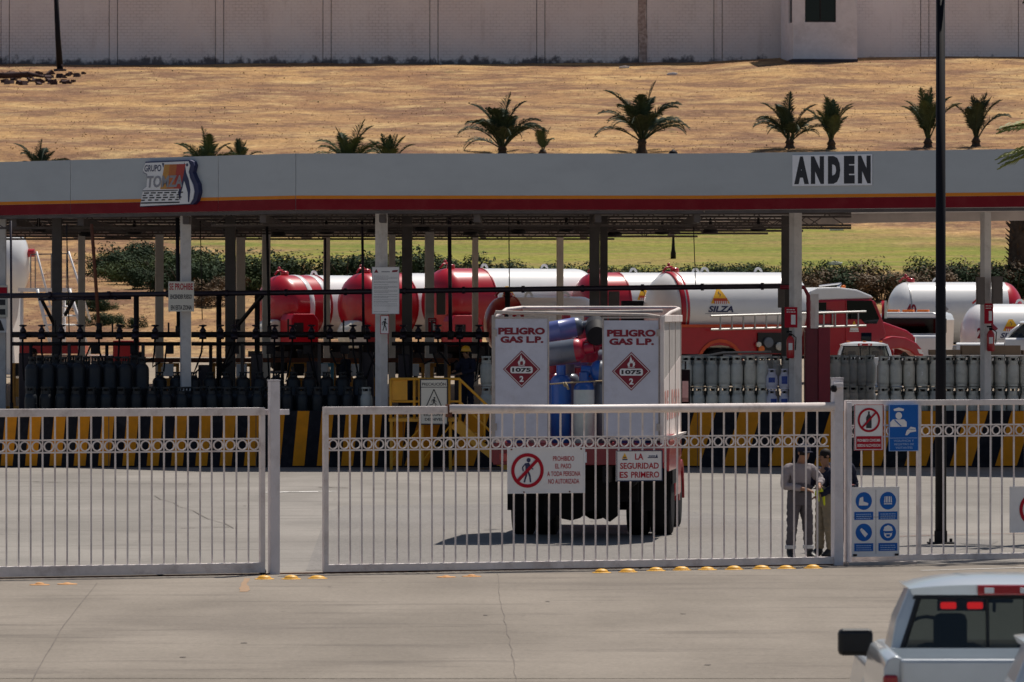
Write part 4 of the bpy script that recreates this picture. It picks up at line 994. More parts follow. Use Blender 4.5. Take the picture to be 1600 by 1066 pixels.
MB().box(0, 1.14, -.1, .14, 0, .055).build('beam', M['panel_edge'], lw_, bevel=.01)
def post(name, label, px, w, top, cap=True, off=0.0, px2=None):
    A = gP(px, off); t = thing(name, label, 'gate post', tuple(A), GY)
    MB().box(-w / 2, w / 2, -w / 2, w / 2, 0, top).build('shaft', M['post_paint'], t, bevel=.008)
    if cap: MB().box(-w / 2 - .006, w / 2 + .006, -w / 2 - .006, w / 2 + .006, top + .002, top + .02).build('cap', M['post_paint'], t)
    return t
p1 = post('gate_post', 'tall square white gate post between the two sliding gates', 428, .145, 2.86)
MB().box(-.20, .27, .09, .15, 2.36, 2.44).build('crossbar', M['post_paint'], p1, bevel=.006)
MB().box(-.02, .02, -.02, .02, -.14, 0).build('foot', M['rust'], p1)
p2 = post('gate_post', 'white gate post with a small dark camera beside the standing guards', 1308, .15, 2.86)
MB().box(-.11, .05, -.14, -.08, 2.72, 2.80).build('bracket', M['post_paint'], p2, bevel=.01); MB().lathe([(.03, 0), (.05, .03), (.045, .09), (.01, .11)], 12, T=TR((-.10, -.11, 2.66))).build('camera_dome', M['lamp_black'], p2, True)
p3 = post('fence_post', 'slim white post right against the gate post at the fence start', 1326, .08, 2.50, False, -.02)
tr = thing('gate_track', 'rusty steel floor track under the sliding gates', 'gate track', tuple(gP(-330)), GY)
MB().box(0, (gP(1310) - gP(-330)).length, -.02, .02, .006, .022).build('rail', M['rust'], tr)
for px in (250, 410, 640, 1000): MB().lathe([(.02, -.03), (.05, -.03), (.05, .03), (.02, .03)], 12, T=TR(((gP(px) - gP(-330)).length, 0, .05), rx=pi / 2)).build('wheel', M['chassis'], tr, True)

# yellow studs along the gate line
sm = MB().lathe([(.115, 0), (.11, .02), (.085, .042), (.04, .055), (.0, .058)], 18, T=Matrix.Scale(.82, 4, (0, 1, 0))); SB = sm.mesh('dome', M['stud_yellow'], True)
sm2 = MB().lathe([(.15, 0), (.14, .008), (.10, .012)], 18); SF = sm2.mesh('flange', M['stud_yellow'], True)
SB2 = SB.copy(); SB2.materials[0] = M['stud_orange']; SF2 = SF.copy(); SF2.materials[0] = M['stud_orange']
studs = [(62, 915, 1), (105, 914, 1), (413, 906, 0), (455, 906, 0), (496, 905, 0), (697, 903, 1), (737, 902, 1), (940, 896, 0), (981, 895, 0), (1025, 893, 0), (1065, 892, 0), (1105, 891.5, 0), (1147, 891, 0), (1190, 890, 0), (1229, 889.5, 0), (1270, 889, 0)]
for i, (px, py, w) in enumerate(studs):
    q = gnd(px, py); t = thing('road_stud', '%s dome stud on the concrete along the gate, %s from the left' % ('worn orange' if w else 'bright yellow', ordn(i)), 'road stud', (q.x, q.y, .008), 0, 'dome studs along the gate line')
    s = .62 if w else 1; o = place('dome', SB2 if w else SB, t); o.scale = (s * R_.uniform(.9, 1.05), s, s * R_.uniform(.8, 1.1)); place('flange', SF2 if w else SF, t)

# ================================================================ SIGNS
def sign(name, label, x0, y0, x1, y1, D, mat_='sign_white', yaw=0.0, frame=None, th=.02, cat='sign', off=None):
    """panel from its four edges; returns thing, W, H (metres)"""
    if off is not None:
        a = gP(x0, off); c = gP(x1, off); W_ = (c - a).length; sc = FPX / ((a.y + c.y) / 2); yaw = GY; base = Vector((a.x, a.y, CZ - (y1 - HOR) / sc)); H_ = (y1 - y0) / sc
    else:
        sc = FPX / D; W_ = (x1 - x0) / sc; H_ = (y1 - y0) / sc; base = Vector((xat(x0, D), D, zat(y1, D)))
    t = thing(name, label, cat, tuple(base), yaw)
    MB().box(0, W_, 0, th, 0, H_).build('panel', M[mat_], t, bevel=.004)
    if frame:
        f, fm = frame; b = MB()
        b.box(0, W_, -.008, -.001, 0, f).box(0, W_, -.008, -.001, H_ - f, H_).box(0, f, -.008, -.001, f, H_ - f).box(W_ - f, W_, -.008, -.001, f, H_ - f)
        b.build('frame', M[fm], t)
    return t, W_, H_
Y1, Y2, Y3, Y4 = -.004, -.007, -.010, -.013
def walker(b, cx, cz, h, y, mi=0, run=False):
    s = h
    b.disc(cx + .05 * s, cz + .40 * s, .085 * s, y, mi, 16)
    b.poly([(cx - .10 * s, cz + .28 * s), (cx + .08 * s, cz + .30 * s), (cx + .09 * s, cz + .20 * s), (cx + .06 * s, cz - .04 * s), (cx - .07 * s, cz - .04 * s)], y, mi)
    b.line((cx - .08 * s, cz + .26 * s), (cx - .20 * s, cz + .12 * s), .05 * s, y, mi); b.line((cx - .20 * s, cz + .13 * s), (cx - .17 * s, cz - .02 * s), .05 * s, y, mi)
    b.line((cx + .07 * s, cz + .25 * s), (cx + .12 * s, cz + .10 * s), .05 * s, y, mi); b.line((cx + .11 * s, cz + .11 * s), (cx + .24 * s, cz + .05 * s), .045 * s, y, mi)
    if run:
        b.line((cx + .02 * s, cz - .02 * s), (cx + .20 * s, cz - .18 * s), .07 * s, y, mi); b.line((cx + .20 * s, cz - .16 * s), (cx + .12 * s, cz - .42 * s), .06 * s, y, mi)
        b.line((cx - .02 * s, cz - .02 * s), (cx - .14 * s, cz - .20 * s), .07 * s, y, mi); b.line((cx - .12 * s, cz - .19 * s), (cx - .38 * s, cz - .24 * s), .06 * s, y, mi)
    else:
        b.line((cx + .02 * s, cz - .02 * s), (cx + .10 * s, cz - .22 * s), .075 * s, y, mi); b.line((cx + .10 * s, cz - .20 * s), (cx + .13 * s, cz - .46 * s), .065 * s, y, mi)
        b.line((cx - .02 * s, cz - .02 * s), (cx - .06 * s, cz - .24 * s), .075 * s, y, mi); b.line((cx - .06 * s, cz - .22 * s), (cx - .13 * s, cz - .46 * s), .065 * s, y, mi)
def text_lines(b, x0, x1, zs, h, y, mi=0):
    for z in zs:
        x = x0
        while x < x1 - h:
            w = R_.uniform(1.2, 4) * h; b.rect(x, min(x + w, x1), z, z + h, y, mi); x += w + h * .6
t, w, h = sign('prohibition_sign', 'white sign with a barred walking figure and red lettering on the middle gate', 793, 699, 914, 771, 0, off=-.09, frame=(.02, 'sign_white'))
b = MB(); cx, cz, r = w * .255, h * .50, h * .375
b.ring(cx, cz, r * .80, r, Y2, 0, 40); b.line((cx - r * .62, cz - r * .62), (cx + r * .62, cz + r * .62), r * .19, Y3, 0); b.build('prohibition_ring', M['sign_red'], t)
b = MB(); walker(b, cx, cz, h * .56, Y1); b.build('figure', M['sign_navy'], t)
for i, (s, a, c) in enumerate((('PROHIBIDO', .585, .86), ('EL PASO', .615, .82), ('A TODA PERSONA', .51, .94), ('NO AUTORIZADA', .525, .925))):
    z = h * (.70 - .165 * i); b = MB(); b.text(s, w * a, w * c, z, z + h * .105, Y1, bold=.012); b.build('lettering', M['sign_red'], t)
b = MB()
for a, c in ((.05, .96), (.95, .96), (.21, .03), (.80, .03)): b.lathe([(.0, .014), (.012, .012), (.014, 0)], 8, T=TR((w * a, 0, h * c), rx=pi / 2))
b.build('bolt', M['rust'], t)
t, w, h = sign('safety_slogan_sign', 'smaller white sign reading that safety comes first on the middle gate', 963, 704, 1035, 752, 0, off=-.09, frame=(.012, 'sign_navy'))
b = MB(); b.text('LA', w * .405, w * .585, h * .70, h * .90, Y1, bold=.02); b.build('lettering', M['sign_red'], t); b = MB(); b.text('SEGURIDAD', w * .08, w * .92, h * .40, h * .60, Y1, bold=.02); b.build('lettering', M['sign_red'], t); b = MB(); b.text('ES', w * .07, w * .25, h * .11, h * .31, Y1, bold=.02); b.text('PRIMERO', w * .32, w * .93, h * .11, h * .31, Y1, bold=.02); b.build('lettering', M['sign_red'], t)
b = MB(); b.mi = 0; b.poly([(w * .12, h * .74), (w * .24, h * .74), (w * .18, h * .92)], Y1); b.mi = 1; b.rect(w * .13, w * .24, h * .69, h * .73, Y1); b.rect(w * .15, w * .21, h * .76, h * .79, Y2)
b.rect(w * .68, w * .86, h * .75, h * .78, Y1); b.rect(w * .70, w * .84, h * .80, h * .83, Y1); b.poly([(w * .84, h * .75), (w * .90, h * .75), (w * .88, h * .88)], Y1); b.build('emblem', [M['logo_yellow'], M['sign_navy']], t)
t, w, h = sign('no_alcohol_sign', 'white sign with barred bottle over a red caption at the left end of the fence', 1335, 632, 1380, 704, 0, off=-.12, frame=(.008, 'sign_red'))
b = MB(); cx, cz, r = w * .5, h * .66, h * .265
b.ring(cx, cz, r * .82, r, Y2, 0, 40); b.line((cx - r * .62, cz - r * .62), (cx + r * .62, cz + r * .62), r * .16, Y3, 0); b.rect(w * .06, w * .94, h * .03, h * .31, Y1, 0); b.build('prohibition_ring', M['sign_red'], t)
b = MB(); b.poly([(cx - .045, cz - r * .66), (cx + .045, cz - r * .66), (cx + .045, cz + .04), (cx + .014, cz + .09), (cx + .014, cz + r * .7), (cx - .014, cz + r * .7), (cx - .014, cz + .09), (cx - .045, cz + .04)], Y1); b.build('bottle_pictogram', M['sign_dark'], t)
b = MB(); b.text('PROHIBIDO CONSUMIR', w * .10, w * .90, h * .19, h * .25, Y2, bold=.02); b.text('BEBIDAS ALCOHOLICAS', w * .10, w * .90, h * .08, h * .14, Y2, bold=.02); b.build('lettering', M['sign_white'], t)
t, w, h = sign('visitor_registry_sign', 'bright blue sign with a white guard figure and open hand on the fence', 1389, 632, 1435, 705, 0, 'sign_blue', off=-.12, frame=(.008, 'sign_pale_blue'))
b = MB(); cx = w * .33
b.disc(cx, h * .76, w * .11, Y1, 0, 18); b.poly([(cx - w * .16, h * .86), (cx + w * .16, h * .86), (cx + w * .18, h * .90), (cx, h * .935), (cx - w * .18, h * .90)], Y1)
b.poly([(cx - w * .29, h * .52), (cx + w * .27, h * .52), (cx + w * .27, h * .62), (cx + w * .18, h * .68), (cx - w * .20, h * .68), (cx - w * .29, h * .62)], Y1)
b.poly([(w * .55, h * .34), (w * .62, h * .34), (w * .72, h * .40), (w * .92, h * .42), (w * .90, h * .50), (w * .74, h * .52), (w * .60, h * .44)], Y1); b.build('pictogram', M['sign_white'], t)
b = MB(); b.rect(cx - w * .15, cx + w * .15, h * .835, h * .85, Y3); b.line((cx - w * .15, h * .67), (cx + w * .08, h * .53), .014, Y3); b.line((w * .62, h * .47), (w * .88, h * .46), .006, Y3); b.build('pictogram_shade', M['sign_blue'], t)
b = MB(); b.rect(w * .03, w * .97, h * .275, h * .285, Y1)
for s, a, c, z in (('VIGILANCIA Y', .16, .84, .20), ('REGISTRO DE', .18, .84, .125), ('VISITANTES', .22, .80, .05)): b.text(s, w * a, w * c, h * z, h * (z + .045), Y1, bold=.01)
b.build('lettering', M['sign_pale_blue'], t)
t, w, h = sign('protective_gear_sign', 'large white board with four round blue safety gear symbols low on the fence', 1331, 761, 1405, 870, 0, off=-.12, frame=(.012, 'sign_white'))
b = MB(); d_ = MB(); c_ = MB(); tx = MB()
for i, (fx, fz) in enumerate(((.25, .80), (.76, .80), (.25, .35), (.76, .35))):
    cx, cz, r = w * fx, h * fz, w * .172
    b.disc(cx, cz, r, Y1); b.rect(cx - w * .20, cx + w * .20, cz - h * .27, cz - h * .155, Y1)
    text_lines(tx, cx - w * .16, cx + w * .16, (cz - h * .195, cz - h * .225, cz - h * .255), h * .011, Y2)
    q = r
    if i == 0: d_.poly([(cx - q * .5, cz + q * .35), (cx - q * .1, cz + q * .5), (cx - q * .05, cz - q * .05), (cx + q * .55, cz - q * .25), (cx + q * .5, cz - q * .5), (cx - q * .6, cz - q * .5), (cx - q * .6, cz - q * .2)], Y2)
    if i == 1:
        d_.poly([(cx - q * .5, cz - q * .4), (cx + q * .5, cz - q * .4), (cx + q * .42, cz + q * .5), (cx - q * .42, cz + q * .5)], Y2); c_.rect(cx - q * .05, cx + q * .05, cz - q * .2, cz + q * .5, Y3); c_.rect(cx - q * .5, cx + q * .5, cz - q * .28, cz - q * .2, Y3); c_.rect(cx - q * .33, cx - q * .25, cz - q * .2, cz + q * .5, Y3); c_.rect(cx + q * .25, cx + q * .33, cz - q * .2, cz + q * .5, Y3)
    if i == 2: d_.poly([(cx - q * .4, cz + q * .1), (cx - q * .05, cz + q * .35), (cx + q * .5, cz - q * .2), (cx + q * .15, cz - q * .55)], Y2); d_.poly([(cx - q * .5, cz + q * .3), (cx - q * .3, cz + q * .5), (cx - q * .1, cz + q * .36), (cx - q * .38, cz + q * .14)], Y3)
    if i == 3: d_.disc(cx, cz - q * .15, q * .5, Y2, n=20); d_.poly([(cx - q * .6, cz + q * .15), (cx + q * .6, cz + q * .15), (cx + q * .45, cz + q * .6), (cx, cz + q * .8), (cx - q * .45, cz + q * .6)], Y3); c_.rect(cx - q * .45, cx + q * .45, cz - q * .12, cz + q * .12, Y3); c_.rect(cx - q * .22, cx + q * .22, cz - q * .5, cz - q * .25, Y3)
b.build('blue_symbol', M['sign_blue'], t); d_.build('pictogram', M['sign_white'], t); c_.build('pictogram_shade', M['sign_blue'], t); tx.build('caption', M['sign_pale_blue'], t)
b = MB(); b.rect(w * .505 - .004, w * .505 + .004, h * .04, h * .96, Y1).rect(w * .04, w * .96, h * .565, h * .572, Y1).build('divider', M['grey_print'], t)
for fx in (.06, .94):
    MB().box(w * fx - .03, w * fx + .03, -.02, -.009, .012, .045).build('clamp', M['steel_dark'], t)
t, w, h = sign('prohibition_sign', 'white board with a red prohibition ring cut off by the right edge of the photo', 1578, 760, 1650, 832, 0, off=-.12, frame=(.012, 'sign_white'))
b = MB(); cx, cz, r = w * .53, h * .5, h * .36; b.ring(cx, cz, r * .78, r, Y2, 0, 40); b.line((cx - r * .6, cz + r * .6), (cx + r * .6, cz - r * .6), r * .16, Y3, 0); b.build('prohibition_ring', M['sign_red'], t)
b = MB(); b.rect(cx - r * .35, cx + r * .35, cz - r * .1, cz + r * .25, Y1).build('pictogram', M['sign_dark'], t)
# precaution sign on the dock stairs
t, w, h = sign('caution_sign', 'cream caution sign with a falling figure in a triangle on the yellow stair rail', 656, 592, 700, 664, 140.5, 'sign_cream', frame=(.03, 'sign_dark'), th=.03)
b = MB(); b.text('PRECAUCIÓN', w * .08, w * .92, h * .85, h * .93, Y1, bold=.02); b.rect(w * .04, w * .96, h * .81, h * .825, Y1)
for p, q in (((.18, .33), (.5, .77)), ((.5, .77), (.82, .33)), ((.17, .34), (.83, .34))): b.line((w * p[0], h * p[1]), (w * q[0], h * q[1]), w * .035, Y1)
walker(b, w * .5, h * .49, h * .24, Y2, run=True); b.text('ESCALON A', w * .14, w * .86, h * .19, h * .25, Y1, bold=.02); b.text('DESNIVEL', w * .18, w * .82, h * .09, h * .15, Y1, bold=.02); b.build('print', M['sign_dark'], t)
# se prohibe sign
t, w, h = sign('no_fire_sign', 'worn white sign forbidding fire with red and black lettering on the left column', 263, 440, 303, 487, 145.6, 'sign_cream', th=.03)
b = MB(); b.text('SE PROHIBE', w * .04, w * .96, h * .72, h * .94, Y1, bold=.02); b.build('lettering', M['sign_red'], t)
b = MB(); b.text('ENCENDER FUEGO', w * .08, w * .92, h * .42, h * .57, Y1, bold=.03); b.build('lettering', M['sign_dark'], t); b = MB(); b.text('EN ESTA ZONA', w * .10, w * .92, h * .06, h * .21, Y1, bold=.03); b.build('lettering', M['sign_dark'], t)
t, w, h = sign('notice_board', 'tall white notice board of fine print on the white column left of the gas truck', 581, 417, 624, 491, 143.3, 'sign_white', th=.03, frame=(.01, 'grey_print'))
b = MB()
for i, z in enumerate((.80, .775, .75, .725, .68, .66, .62, .58, .56, .54, .50, .47, .45, .41, .37, .35, .31, .27, .25, .21, .17, .05)): text_lines(b, w * .07, w * (.93 if i % 3 else .6), (h * z,), h * .008, Y1)
b.rect(w * .35, w * .66, h * .885, h * .905, Y1); b.build('fine_print', M['grey_print'], t)
b = MB(); b.poly([(w * .08, h * .875), (w * .24, h * .875), (w * .16, h * .95)], Y1).poly([(w * .72, h * .885), (w * .92, h * .89), (w * .95, h * .935), (w * .75, h * .925)], Y1).build('emblem', M['lettering_red'], t)
t, w, h = sign('warning_label', 'small pictogram label with red edge under the notice board on the white column', 594, 493, 608, 522, 143.3, 'sign_white', frame=(.015, 'sign_red'), th=.01)
b = MB(); walker(b, w * .5, h * .5, h * .7, Y1); b.build('pictogram', M['sign_dark'], t)
t, w, h = sign('column_sign', 'partly cut off red and black lettered sign on the column at the left edge', -34, 446, 12, 496, 150.4, 'sign_cream', th=.03)
b = MB(); b.rect(w * .05, w * .98, h * .70, h * .94, Y1).build('red_band', M['sign_red'], t); b = MB(); b.rect(w * .1, w * .92, h * .38, h * .56, Y1).rect(w * .1, w * .92, h * .08, h * .26, Y1).build('black_band', M['sign_dark'], t)
t, w, h = sign('warning_label', 'black and white hazard label hung under the sign at the left edge', -20, 498, 10, 520, 150.4, 'sign_white', th=.02)
b = MB(); b.poly([(w * .2, h * .1), (w * .9, h * .15), (w * .7, h * .9), (w * .4, h * .6)], Y1).build('pictogram', M['sign_dark'], t)
for (x0, y0, x1, y1, D, lb) in ((1226, 480, 1246, 512, 143.4, 'small red fire point sign above the extinguisher on the white column'), (1538, 474, 1552, 506, 143.4, 'small red fire point sign above the extinguisher on the right column'), (669, 497, 682, 520, 159.5, 'small red fire point sign on the brown column before the third red tank')):
    t, w, h = sign('fire_point_sign', lb, x0, y0, x1, y1, D, 'sign_red', th=.015)
    b = MB(); text_lines(b, w * .15, w * .85, (h * .85, h * .74), h * .04, Y1); b.rect(w * .5, w * .85, h * .15, h * .62, Y1); b.build('print', M['sign_white'], t)
# ANDEN board on the fascia
D_ = fd(1306) - .06; fy = atan2(fd(1600) - fd(1100), xat(1600, fd(1600)) - xat(1100, fd(1100)))
t, w, h = sign('platform_name_board', 'white board with bold black ANDEN lettering on the canopy fascia', 1238, 242.5, 1374, 291, fd(1238) - .06, 'anden_white', th=.03, yaw=fy)
for s, a, c in (('A', .025, .21), ('N', .235, .40), ('D', .45, .605), ('E', .65, .785), ('N', .825, .985)): b = MB(); b.text(s, w * a, w * c, h * .06, h * .95, Y1, bold=.085); b.build('letter', M['sign_dark'], t)
# flame logo sign
fy = atan2(fd(462) - fd(0), xat(462, fd(462)) - xat(0, fd(0)))
D_ = fd(218) - .22; sc = FPX / D_
t = thing('company_logo_sign', 'shaped company logo sign with orange square, blue flame and black bars on the canopy fascia', 'sign', (xat(218, D_), D_, zat(325, D_)), fy)
w = 98 / sc / cos(fy); h = 74 / sc
Z = lambda pts: [(x * w, z * h) for x, z in pts]
out = [(.01, .02), (.80, .05), (.90, .05), (.96, .12), (1.0, .30), (.985, .48), (.93, .62), (.90, .72), (.925, .86), (.90, .95), (.84, .985), (.10, .975), (.06, .80), (.06, .74), (.12, .70), (.12, .46), (.055, .40)]
MB().prism(Z(out), 0, .16).build('backing', M['sign_navy'], t, bevel=.01)
inn = [(.02, .035), (.80, .065), (.86, .07), (.91, .17), (.93, .32), (.91, .46), (.86, .60), (.835, .74), (.86, .87), (.83, .955), (.11, .945), (.07, .81), (.08, .75), (.14, .71), (.13, .45), (.07, .39)]
MB().prism(Z(inn), -.02, -.001).build('face', M['sign_white'], t)
for a, c, m in ((.41, .50, 'logo_grad_a'), (.50, .62, 'logo_grad_b'), (.62, .765, 'logo_grad_c')):
    f = lambda x, z: (x + (z - .65) * .10, z)
    MB().prism(Z([f(a - (.02 if a < .45 else 0), .385), f(c - (.03 if c > .7 else 0), .385), f(c, .90), f(a, .90)]), -.026, -.0215).build('colour_block', M[m], t)
b = MB()
b.text('GRUPO', w * .095, w * .38, h * .76, h * .90, -.024, bold=.02, shear=.12); b.poly(Z([(.39, .93), (.43, .93), (.415, .83)]), -.024)
b.build('lettering', M['sign_navy'], t)
b = MB(); b.text('TOMZA', w * .145, w * .74, h * .42, h * .67, -.031, bold=.03, shear=.15); b.build('lettering', M['grey_print'], t)
b = MB()
b.rect(w * .07, w * .66, h * .345, h * .365, -.024)
for r, z in enumerate((.295, .245, .195, .145)):
    for k in range(6):
        x = .075 + .115 * k - .012 * r + (.0 if r % 2 else .01); b.poly(Z([(x, z), (x + (.085 if r % 2 == 0 else .06), z), (x + .085 * (1 if r % 2 == 0 else .7) + .005, z + .028), (x + .005, z + .028)]), -.024)
b.rect(w * .035, w * .69, h * .085, h * .115, -.024); b.build('brick_bars', M['sign_dark'], t)
b = MB(); b.poly(Z([(.77, .95), (.80, .72), (.845, .56), (.87, .36), (.85, .10), (.83, .10), (.825, .30), (.79, .46), (.765, .55), (.74, .42), (.71, .28), (.70, .14), (.68, .18), (.665, .30), (.69, .44), (.74, .58), (.755, .70)]), -.024)
b.disc(w * .815, h * .88, w * .018, -.024); b.build('flame', M['sign_navy'], t)

# black lamp post in the yard
q = gnd(1470, 850)
t = thing('lamp_post', 'tall black lamp post rising through the whole right side of the picture', 'lamp post', (q.x, q.y, 0))
MB().tube([(0, 0, 0), (0, 0, 3), (-.005, 0, 9.6)], [.095, .088, .075], 14).build('pole', M['lamp_black'], t, True)
MB().box(-.22, .22, -.2, .2, 0, .03).tube([(0, 0, .03), (0, 0, .22)], .11, 12).build('base_flange', M['lamp_black'], t)
for dx in (-.17, .17): MB().tube([(dx, 0, .03), (dx, 0, .09)], .025, 6).build('bolt', M['steel_dark'], t)
MB().tube([(0, 0, 9.5), (.9, 0, 9.75)], .04, 8).build('arm', M['lamp_black'], t); MB().box(.8, 1.5, -.15, .15, 9.68, 9.8).build('luminaire', M['lamp_black'], t, bevel=.02)
# ================================================================ TANK TRUCKS
def wheel(parent, x, y, z, r, w, axis='y', name='wheel', rim=True):
    """tyre with its axis along local y"""
    T = TR((x, y, z), rx=pi / 2)
    b = MB().lathe([(r * .55, -w / 2), (r * .9, -w / 2), (r * .985, -w * .42), (r, -w * .3), (r, w * .3), (r * .985, w * .42), (r * .9, w / 2), (r * .55, w / 2)], 28, T=T)
    o = b.build(name, M['tyre'], parent, 40)
    if rim:
        b = MB().lathe([(.02, -w * .38), (r * .2, -w * .46), (r * .28, -w * .3), (r * .5, -w * .28), (r * .56, -w * .46), (r * .58, w * .46), (r * .5, w * .28), (r * .2, w * .3), (.02, w * .3)], 20, T=T); b.build('rim', M['rim'], o, 40)
    return o
def dome(R, L, n=8, s=1):
    return [(R * cos(t), s * L * sin(t)) for t in [i * pi / 2 / n for i in range(n + 1)]]
def silza(parent, R, zc, L0, xc, size, ang=.16):
    """yellow house emblem with lettering, wrapped on the near side of the tank"""
    def wrap(b):
        out = []
        for (x, y, z) in b.v:
            a = z / R + ang; r = R + .012 - y; out.append((x + xc, -cos(a) * r, zc + sin(a) * r))
        b.v = out; return b
    s = size
    b = MB()
    rows = 6   # triangle cut in strips so that it bends round the tank
    for i in range(rows):
        z0, z1 = s * (.02 + .48 * i / rows), s * (.02 + .48 * (i + 1) / rows); f = lambda z: .34 * s * (1 - (z / s - .02) / .62)
        b.poly([(-f(z0), z0), (f(z0), z0), (f(z1), z1), (-f(z1), z1)], 0, 0)
    b.rect(-s * .24, s * .25, s * .10, s * .19, -.004, 1)
    for k in range(7): b.rect(-s * .23 + s * .07 * k, -s * .20 + s * .07 * k, -s * .02 + s * .03, s * .10, -.004, 1); b.rect(-s * .20 + s * .07 * k, -s * .165 + s * .07 * k, -s * .0, s * .10, -.004, 3)
    b.line((0, s * .42), (-s * .04, s * .36), .02 * s, -.004, 2); b.line((-s * .04, s * .36), (s * .04, s * .33), .02 * s, -.004, 2); b.line((s * .04, s * .33), (0, s * .24), .02 * s, -.004, 2)
    b.text('SILZA', -s * .45, s * .45, -s * .26, -s * .06, -.002, 2, .035, .25)
    b.line((-s * .55, -s * .30), (s * .62, -s * .30), .012 * s, -.002, 2)
    wrap(b).build('emblem', [M['logo_yellow'], M['tank_orange'], M['sign_navy'], M['sign_white']], parent)
def tank_truck(label, px, D, R, zc, L, yaw, zg, rear='tank_red', front='tank_white', red_len=1.1, stripes=(), emblem=None, nm=None, cab=False, skirt=None, manhole=False, cabinet=False, drum=False, wheels=True):
    x = xat(px, D); t = thing('tank_truck', label, 'tank truck', (x, D, zg), yaw); h = zc - zg; dl = R * .62
    Tx = TR((0, 0, h), ry=pi / 2)
    MB().lathe([(R, red_len)] + [(R, red_len + (L - red_len) * i / 6) for i in range(1, 7)], 40, T=Tx).build('tank', M['tank_white'], t, 60)
    rp = [(r, -z) for r, z in dome(R, dl, 10)][::-1]
    MB().lathe(rp + [(R, red_len)] if red_len > 0 else rp, 40, T=Tx).build('rear_dome', M[rear], t, 60)
    MB().lathe([(r, L + z) for r, z in dome(R, dl, 10)], 40, T=Tx).build('front_dome', M[front], t, 60)
    for (a, c) in stripes: MB().lathe([(R + .004, a), (R + .012, a + .01), (R + .012, c - .01), (R + .004, c)], 40, T=Tx).build('band', M['tank_white'], t, 60)
    MB().lathe([(R + .002, red_len - .02), (R + .02, red_len - .02), (R + .02, red_len + .02), (R + .002, red_len + .02)], 40, T=Tx).build('weld_seam', M['tank_red' if red_len > .2 else 'silver'], t, 60)
    for fx in (.25, .72):
        b = MB(); b.T = TR((L * fx + .2, 0, h + R - .02)); nn = 12
        for i in range(nn):
            a0, a1 = pi * i / nn, pi * (i + 1) / nn
            b.add([(cos(a0) * .07, -.02, .04 + sin(a0) * .07), (cos(a0) * .14, -.02, .02 + sin(a0) * .16), (cos(a1) * .14, -.02, .02 + sin(a1) * .16), (cos(a1) * .07, -.02, .04 + sin(a1) * .07), (cos(a0) * .07, .02, .04 + sin(a0) * .07), (cos(a0) * .14, .02, .02 + sin(a0) * .16), (cos(a1) * .14, .02, .02 + sin(a1) * .16), (cos(a1) * .07, .02, .04 + sin(a1) * .07)], [(0, 3, 2, 1), (4, 5, 6, 7), (1, 2, 6, 5), (0, 4, 7, 3)])
        b.build('lifting_lug', M['tank_white'], t)
    b = MB(); q = TR((.15, 0, h + R)); b.lathe([(.14, -.03), (.14, .10), (.10, .13), (.03, .14)], 12, T=q).lathe([(.05, .12), (.05, .26), (.02, .28)], 8, T=TR((.0, .1, h + R))).tube([(-.25, 0, h + R + .02), (-.1, .05, h + R + .14), (.1, .05, h + R + .16)], .035, 6); b.build('relief_valve', M['extinguisher_red'], t, True)
    if manhole:
        b = MB(); Tm = TR((.25, 0, h), ry=0) @ Matrix.Rotation(-radians(128), 4, 'Y') @ Matrix.Translation((0, 0, R * .80)); b.lathe([(.36, -.1), (.36, .10), (.34, .14), (.02, .15)], 24, T=Tm)
        for k in range(16): b.lathe([(.025, .10), (.025, .18), (.0, .18)], 6, T=Tm @ Matrix.Translation((cos(k * pi / 8) * .30, sin(k * pi / 8) * .30, 0)))
        b.build('manhole', M['silver'], t, 40)
    if emblem: silza(t, R, h, L, emblem[0], emblem[1])
    if nm:
        b = MB(); b.text(nm, -.0, .9 * R * len(nm) * .25, -.18 * R, .18 * R, 0, 0, .04)
        out = []
        for (a, y, z) in b.v:     # wrap on the rear dome shoulder
            xx = -dl * .42 + a * .6; ang = z / R + .12; rr = R * sqrt(max(.05, 1 - (min(0, xx) / dl) ** 2)) + .02; out.append((xx, -cos(ang) * rr, h + sin(ang) * rr))
        b.v = out; b.build('number', M['sign_white' if rear == 'tank_red' else 'lettering_red'], t)
    # chassis, saddles, wheels
    MB().box(-.3, L + (3.0 if cab else 1.2), -.42, -.32, .75, 1.0).box(-.3, L + (3.0 if cab else 1.2), .32, .42, .75, 1.0).build('chassis', M['chassis'], t)
    for fx in (.12, .85): MB().prism([(L * fx - .12, .98), (L * fx + .12, .98), (L * fx + .12, h - R * .75), (L * fx - .12, h - R * .75)], -R * .7, R * .7).build('saddle', M[rear if rear == 'tank_red' else 'silver'], t)
    if wheels:
        for wx in (.8, 2.0) if L > 3.5 else (.8,):
            for sy in (-1, 1):
                o = wheel(t, wx, sy * .95, .5, .5, .5)
    MB().box(-.55, -.45, -1.1, 1.1, .5, .7).build('bumper', M['chassis'], t)
    if cabinet:
        b = MB(); b.prism([(-.62, .95), (.55, .95), (.55, 1.75), (.35, 1.95), (-.5, 1.95), (-.62, 1.75)], -1.35, -.75); b.build('pump_cabinet', M['tank_red'], t, bevel=.03)
        MB().box(-.5, -.1, -1.36, -1.351, 1.3, 1.65).build('cabinet_window', M['steel_dark'], t)
    if drum:
        MB().lathe([(.1, -.3), (.42, -.3), (.46, -.25), (.46, .25), (.42, .3), (.1, .3)], 20, T=TR((-.75, -.4, 1.3), rx=pi / 2)).build('hose_reel', M['cyl_warm'], t, 40)
    return t
Z0 = lambda d: interp(PROF, d)
T1 = tank_truck('tank truck with red rear dome crossed by two white bands, leftmost of the parked row', 439, 190.5, 1.07, zat(480, 190.5), 4.8, radians(40), Z0(190.5), stripes=((.42, .62), (1.05, 1.28)), red_len=1.35, cabinet=True, drum=True)
